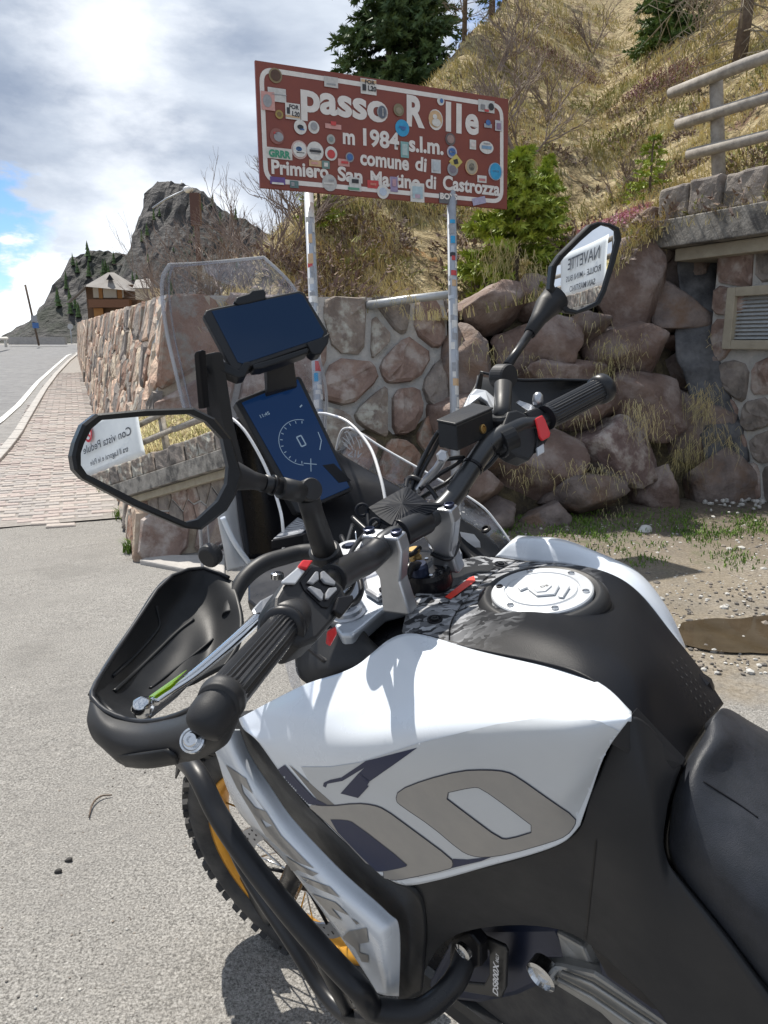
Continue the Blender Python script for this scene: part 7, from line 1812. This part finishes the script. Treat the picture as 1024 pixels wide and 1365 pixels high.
ff = [(0, 1 + i, 1 + (i + 1) % n) for i in range(n)] + [(1 + i, 1 + n + i, 1 + n + (i + 1) % n, 1 + (i + 1) % n) for i in range(n)]
mobj('rubber_web', vv, ff, M['silicone'], strap, solid=.002)
for (c, r) in (((483, 680, 1.0), .0075), ((500, 698, .975), .006)):
    cc = Wb(*c); pts = [cc + (Xc * cos(a) + Uc * sin(a)) * r for a in [k * pi / 8 for k in range(17)]]; tube('loop', pts, .0022, M['silicone'], strap, seg=6)
tube('strap_arm', [Wb(490, 682, 1.0), Wb(492, 700, .985), Wb(500, 712, .97), Wb(512, 706, .965)], .003, M['silicone'], strap, sm=10, seg=6)
tube('strap_arm', [Wb(505, 694, .98), Wb(520, 700, .97), Wb(528, 712, .96)], .003, M['silicone'], strap, sm=10, seg=6)
tube('strap_arm', [Wb(541, 651, 1.04), Wb(543, 640, 1.06), Wb(548, 638, 1.07)], .003, M['silicone'], strap, sm=10, seg=6)
tube('key_chain', [Wb(474, 708, .98), Wb(476, 722, .97), Wb(482, 736, .96)], .001, M['chrome'], moto, sm=8, seg=6); 

# ------------------------------------------------------------------ banners on the fence behind the camera's right (seen in the mirrors)
M['banner'] = mat('white_banner_cloth', (.72, .76, .78), .7, col2=(.66, .70, .73), scale=4); M['ink'] = mat('banner_dark_ink', (.05, .06, .08), .6); M['inkred'] = mat('banner_red_ink', (.55, .02, .04), .6)
def banner(x0, x1, z0, z1, label, lines, logo=None):
    e_ = empty('banner', along((x0 + x1) / 2, z0, 0), label, 'banner', None)
    v = []; nx_ = 20
    for j in range(9):
        for i in range(nx_ + 1):
            t_ = i / nx_; q = j / 8; v.append(along(x0 + (x1 - x0) * t_, z0 + (z1 - z0) * q, -.02 + .025 * sin(t_ * 5 + q * 3)))
    mobj('cloth', v, [(j * (nx_ + 1) + i, j * (nx_ + 1) + i + 1, (j + 1) * (nx_ + 1) + i + 1, (j + 1) * (nx_ + 1) + i) for j in range(8) for i in range(nx_)], M['banner'], e_, True, solid=.002)
    # read from the road side: text runs from far (small x) to near along the wall
    for (s, xa, xb, z, h, m) in lines: text_obj('lettering', s, along(xa, z, .012), PD, Z, abs(xb - xa), h, M[m], e_, font_bold=.01)
    if logo:
        c = along(logo[0], logo[1], .012); lathe('logo', [(.16, 0), (.16, .002), (.001, .002)], c, PN, M['inkred'], e_, seg=32)
        lathe('logo', [(.11, .002), (.11, .004), (.001, .004)], c, PN, M['banner'], e_, seg=32); box('logo', c + PN * .005, (PD + Z).normalized(), (Z - PD).normalized(), PN, .2, .05, .002, M['inkred'], e_)
banner(15.4, 18.0, ZC + .02, ZC + 1.0, 'white banner with a red round logo tied to the fence above the wall', [('Con vista Pedule', 15.7, 17.6, ZC + .45, .20, 'ink'), ('tra il Lagorai e le Pale', 15.9, 17.4, ZC + .2, .14, 'ink')], (17.3, ZC + .78))
banner(18.3, 21.4, ZC + .02, ZC + 1.0, 'white banner reading navette tied to the fence above the wall', [('NAVETTE', 18.7, 20.8, ZC + .6, .36, 'ink'), ('ROLLE - MINI BUS', 18.6, 20.9, ZC + .34, .18, 'ink'), ('SAN MARTINO', 18.9, 20.6, ZC + .10, .18, 'ink')])
# the slope continues along the wall behind the camera's right
v = []; f = []; nx_ = 90; ny_ = 14
for j in range(ny_ + 1):
    for i in range(nx_ + 1):
        x = 3.5 + i * .25; d = -.10 - (j / ny_) ** 1.6 * 14
        p = along(x, 0, d); z = ZC - .14 + .62 * (-d - .1) + .12 * noise.noise(V((p.x * .9, p.y * .9, 3))) * min(1, -d)
        v.append(V((p.x, p.y, z + .02)))
hb_ = [(j * (nx_ + 1) + i, (j + 1) * (nx_ + 1) + i, (j + 1) * (nx_ + 1) + i + 1, j * (nx_ + 1) + i + 1) for j in range(ny_) for i in range(nx_)]
kind(mobj('hillside_bank', v, hb_, M['hill'], smooth=True), 'structure')
rr = random.Random(61); gm2 = MB()
for k in range(9000):
    x = rr.uniform(8, 26); d = -.2 - abs(rr.gauss(0, 1.6)); p = along(x, 0, d); p.z = ZC - .16 + .62 * (-d - .1)
    blade(gm2, p, rr.uniform(.12, .3), .008, V((rr.uniform(-.6, .6), rr.uniform(-.6, .6), 0)), rr.random() < .2 and 1 or 0, rr)
kind(gm2.build('bank_grass', [M['straw'], M['greenish']]), 'stuff')
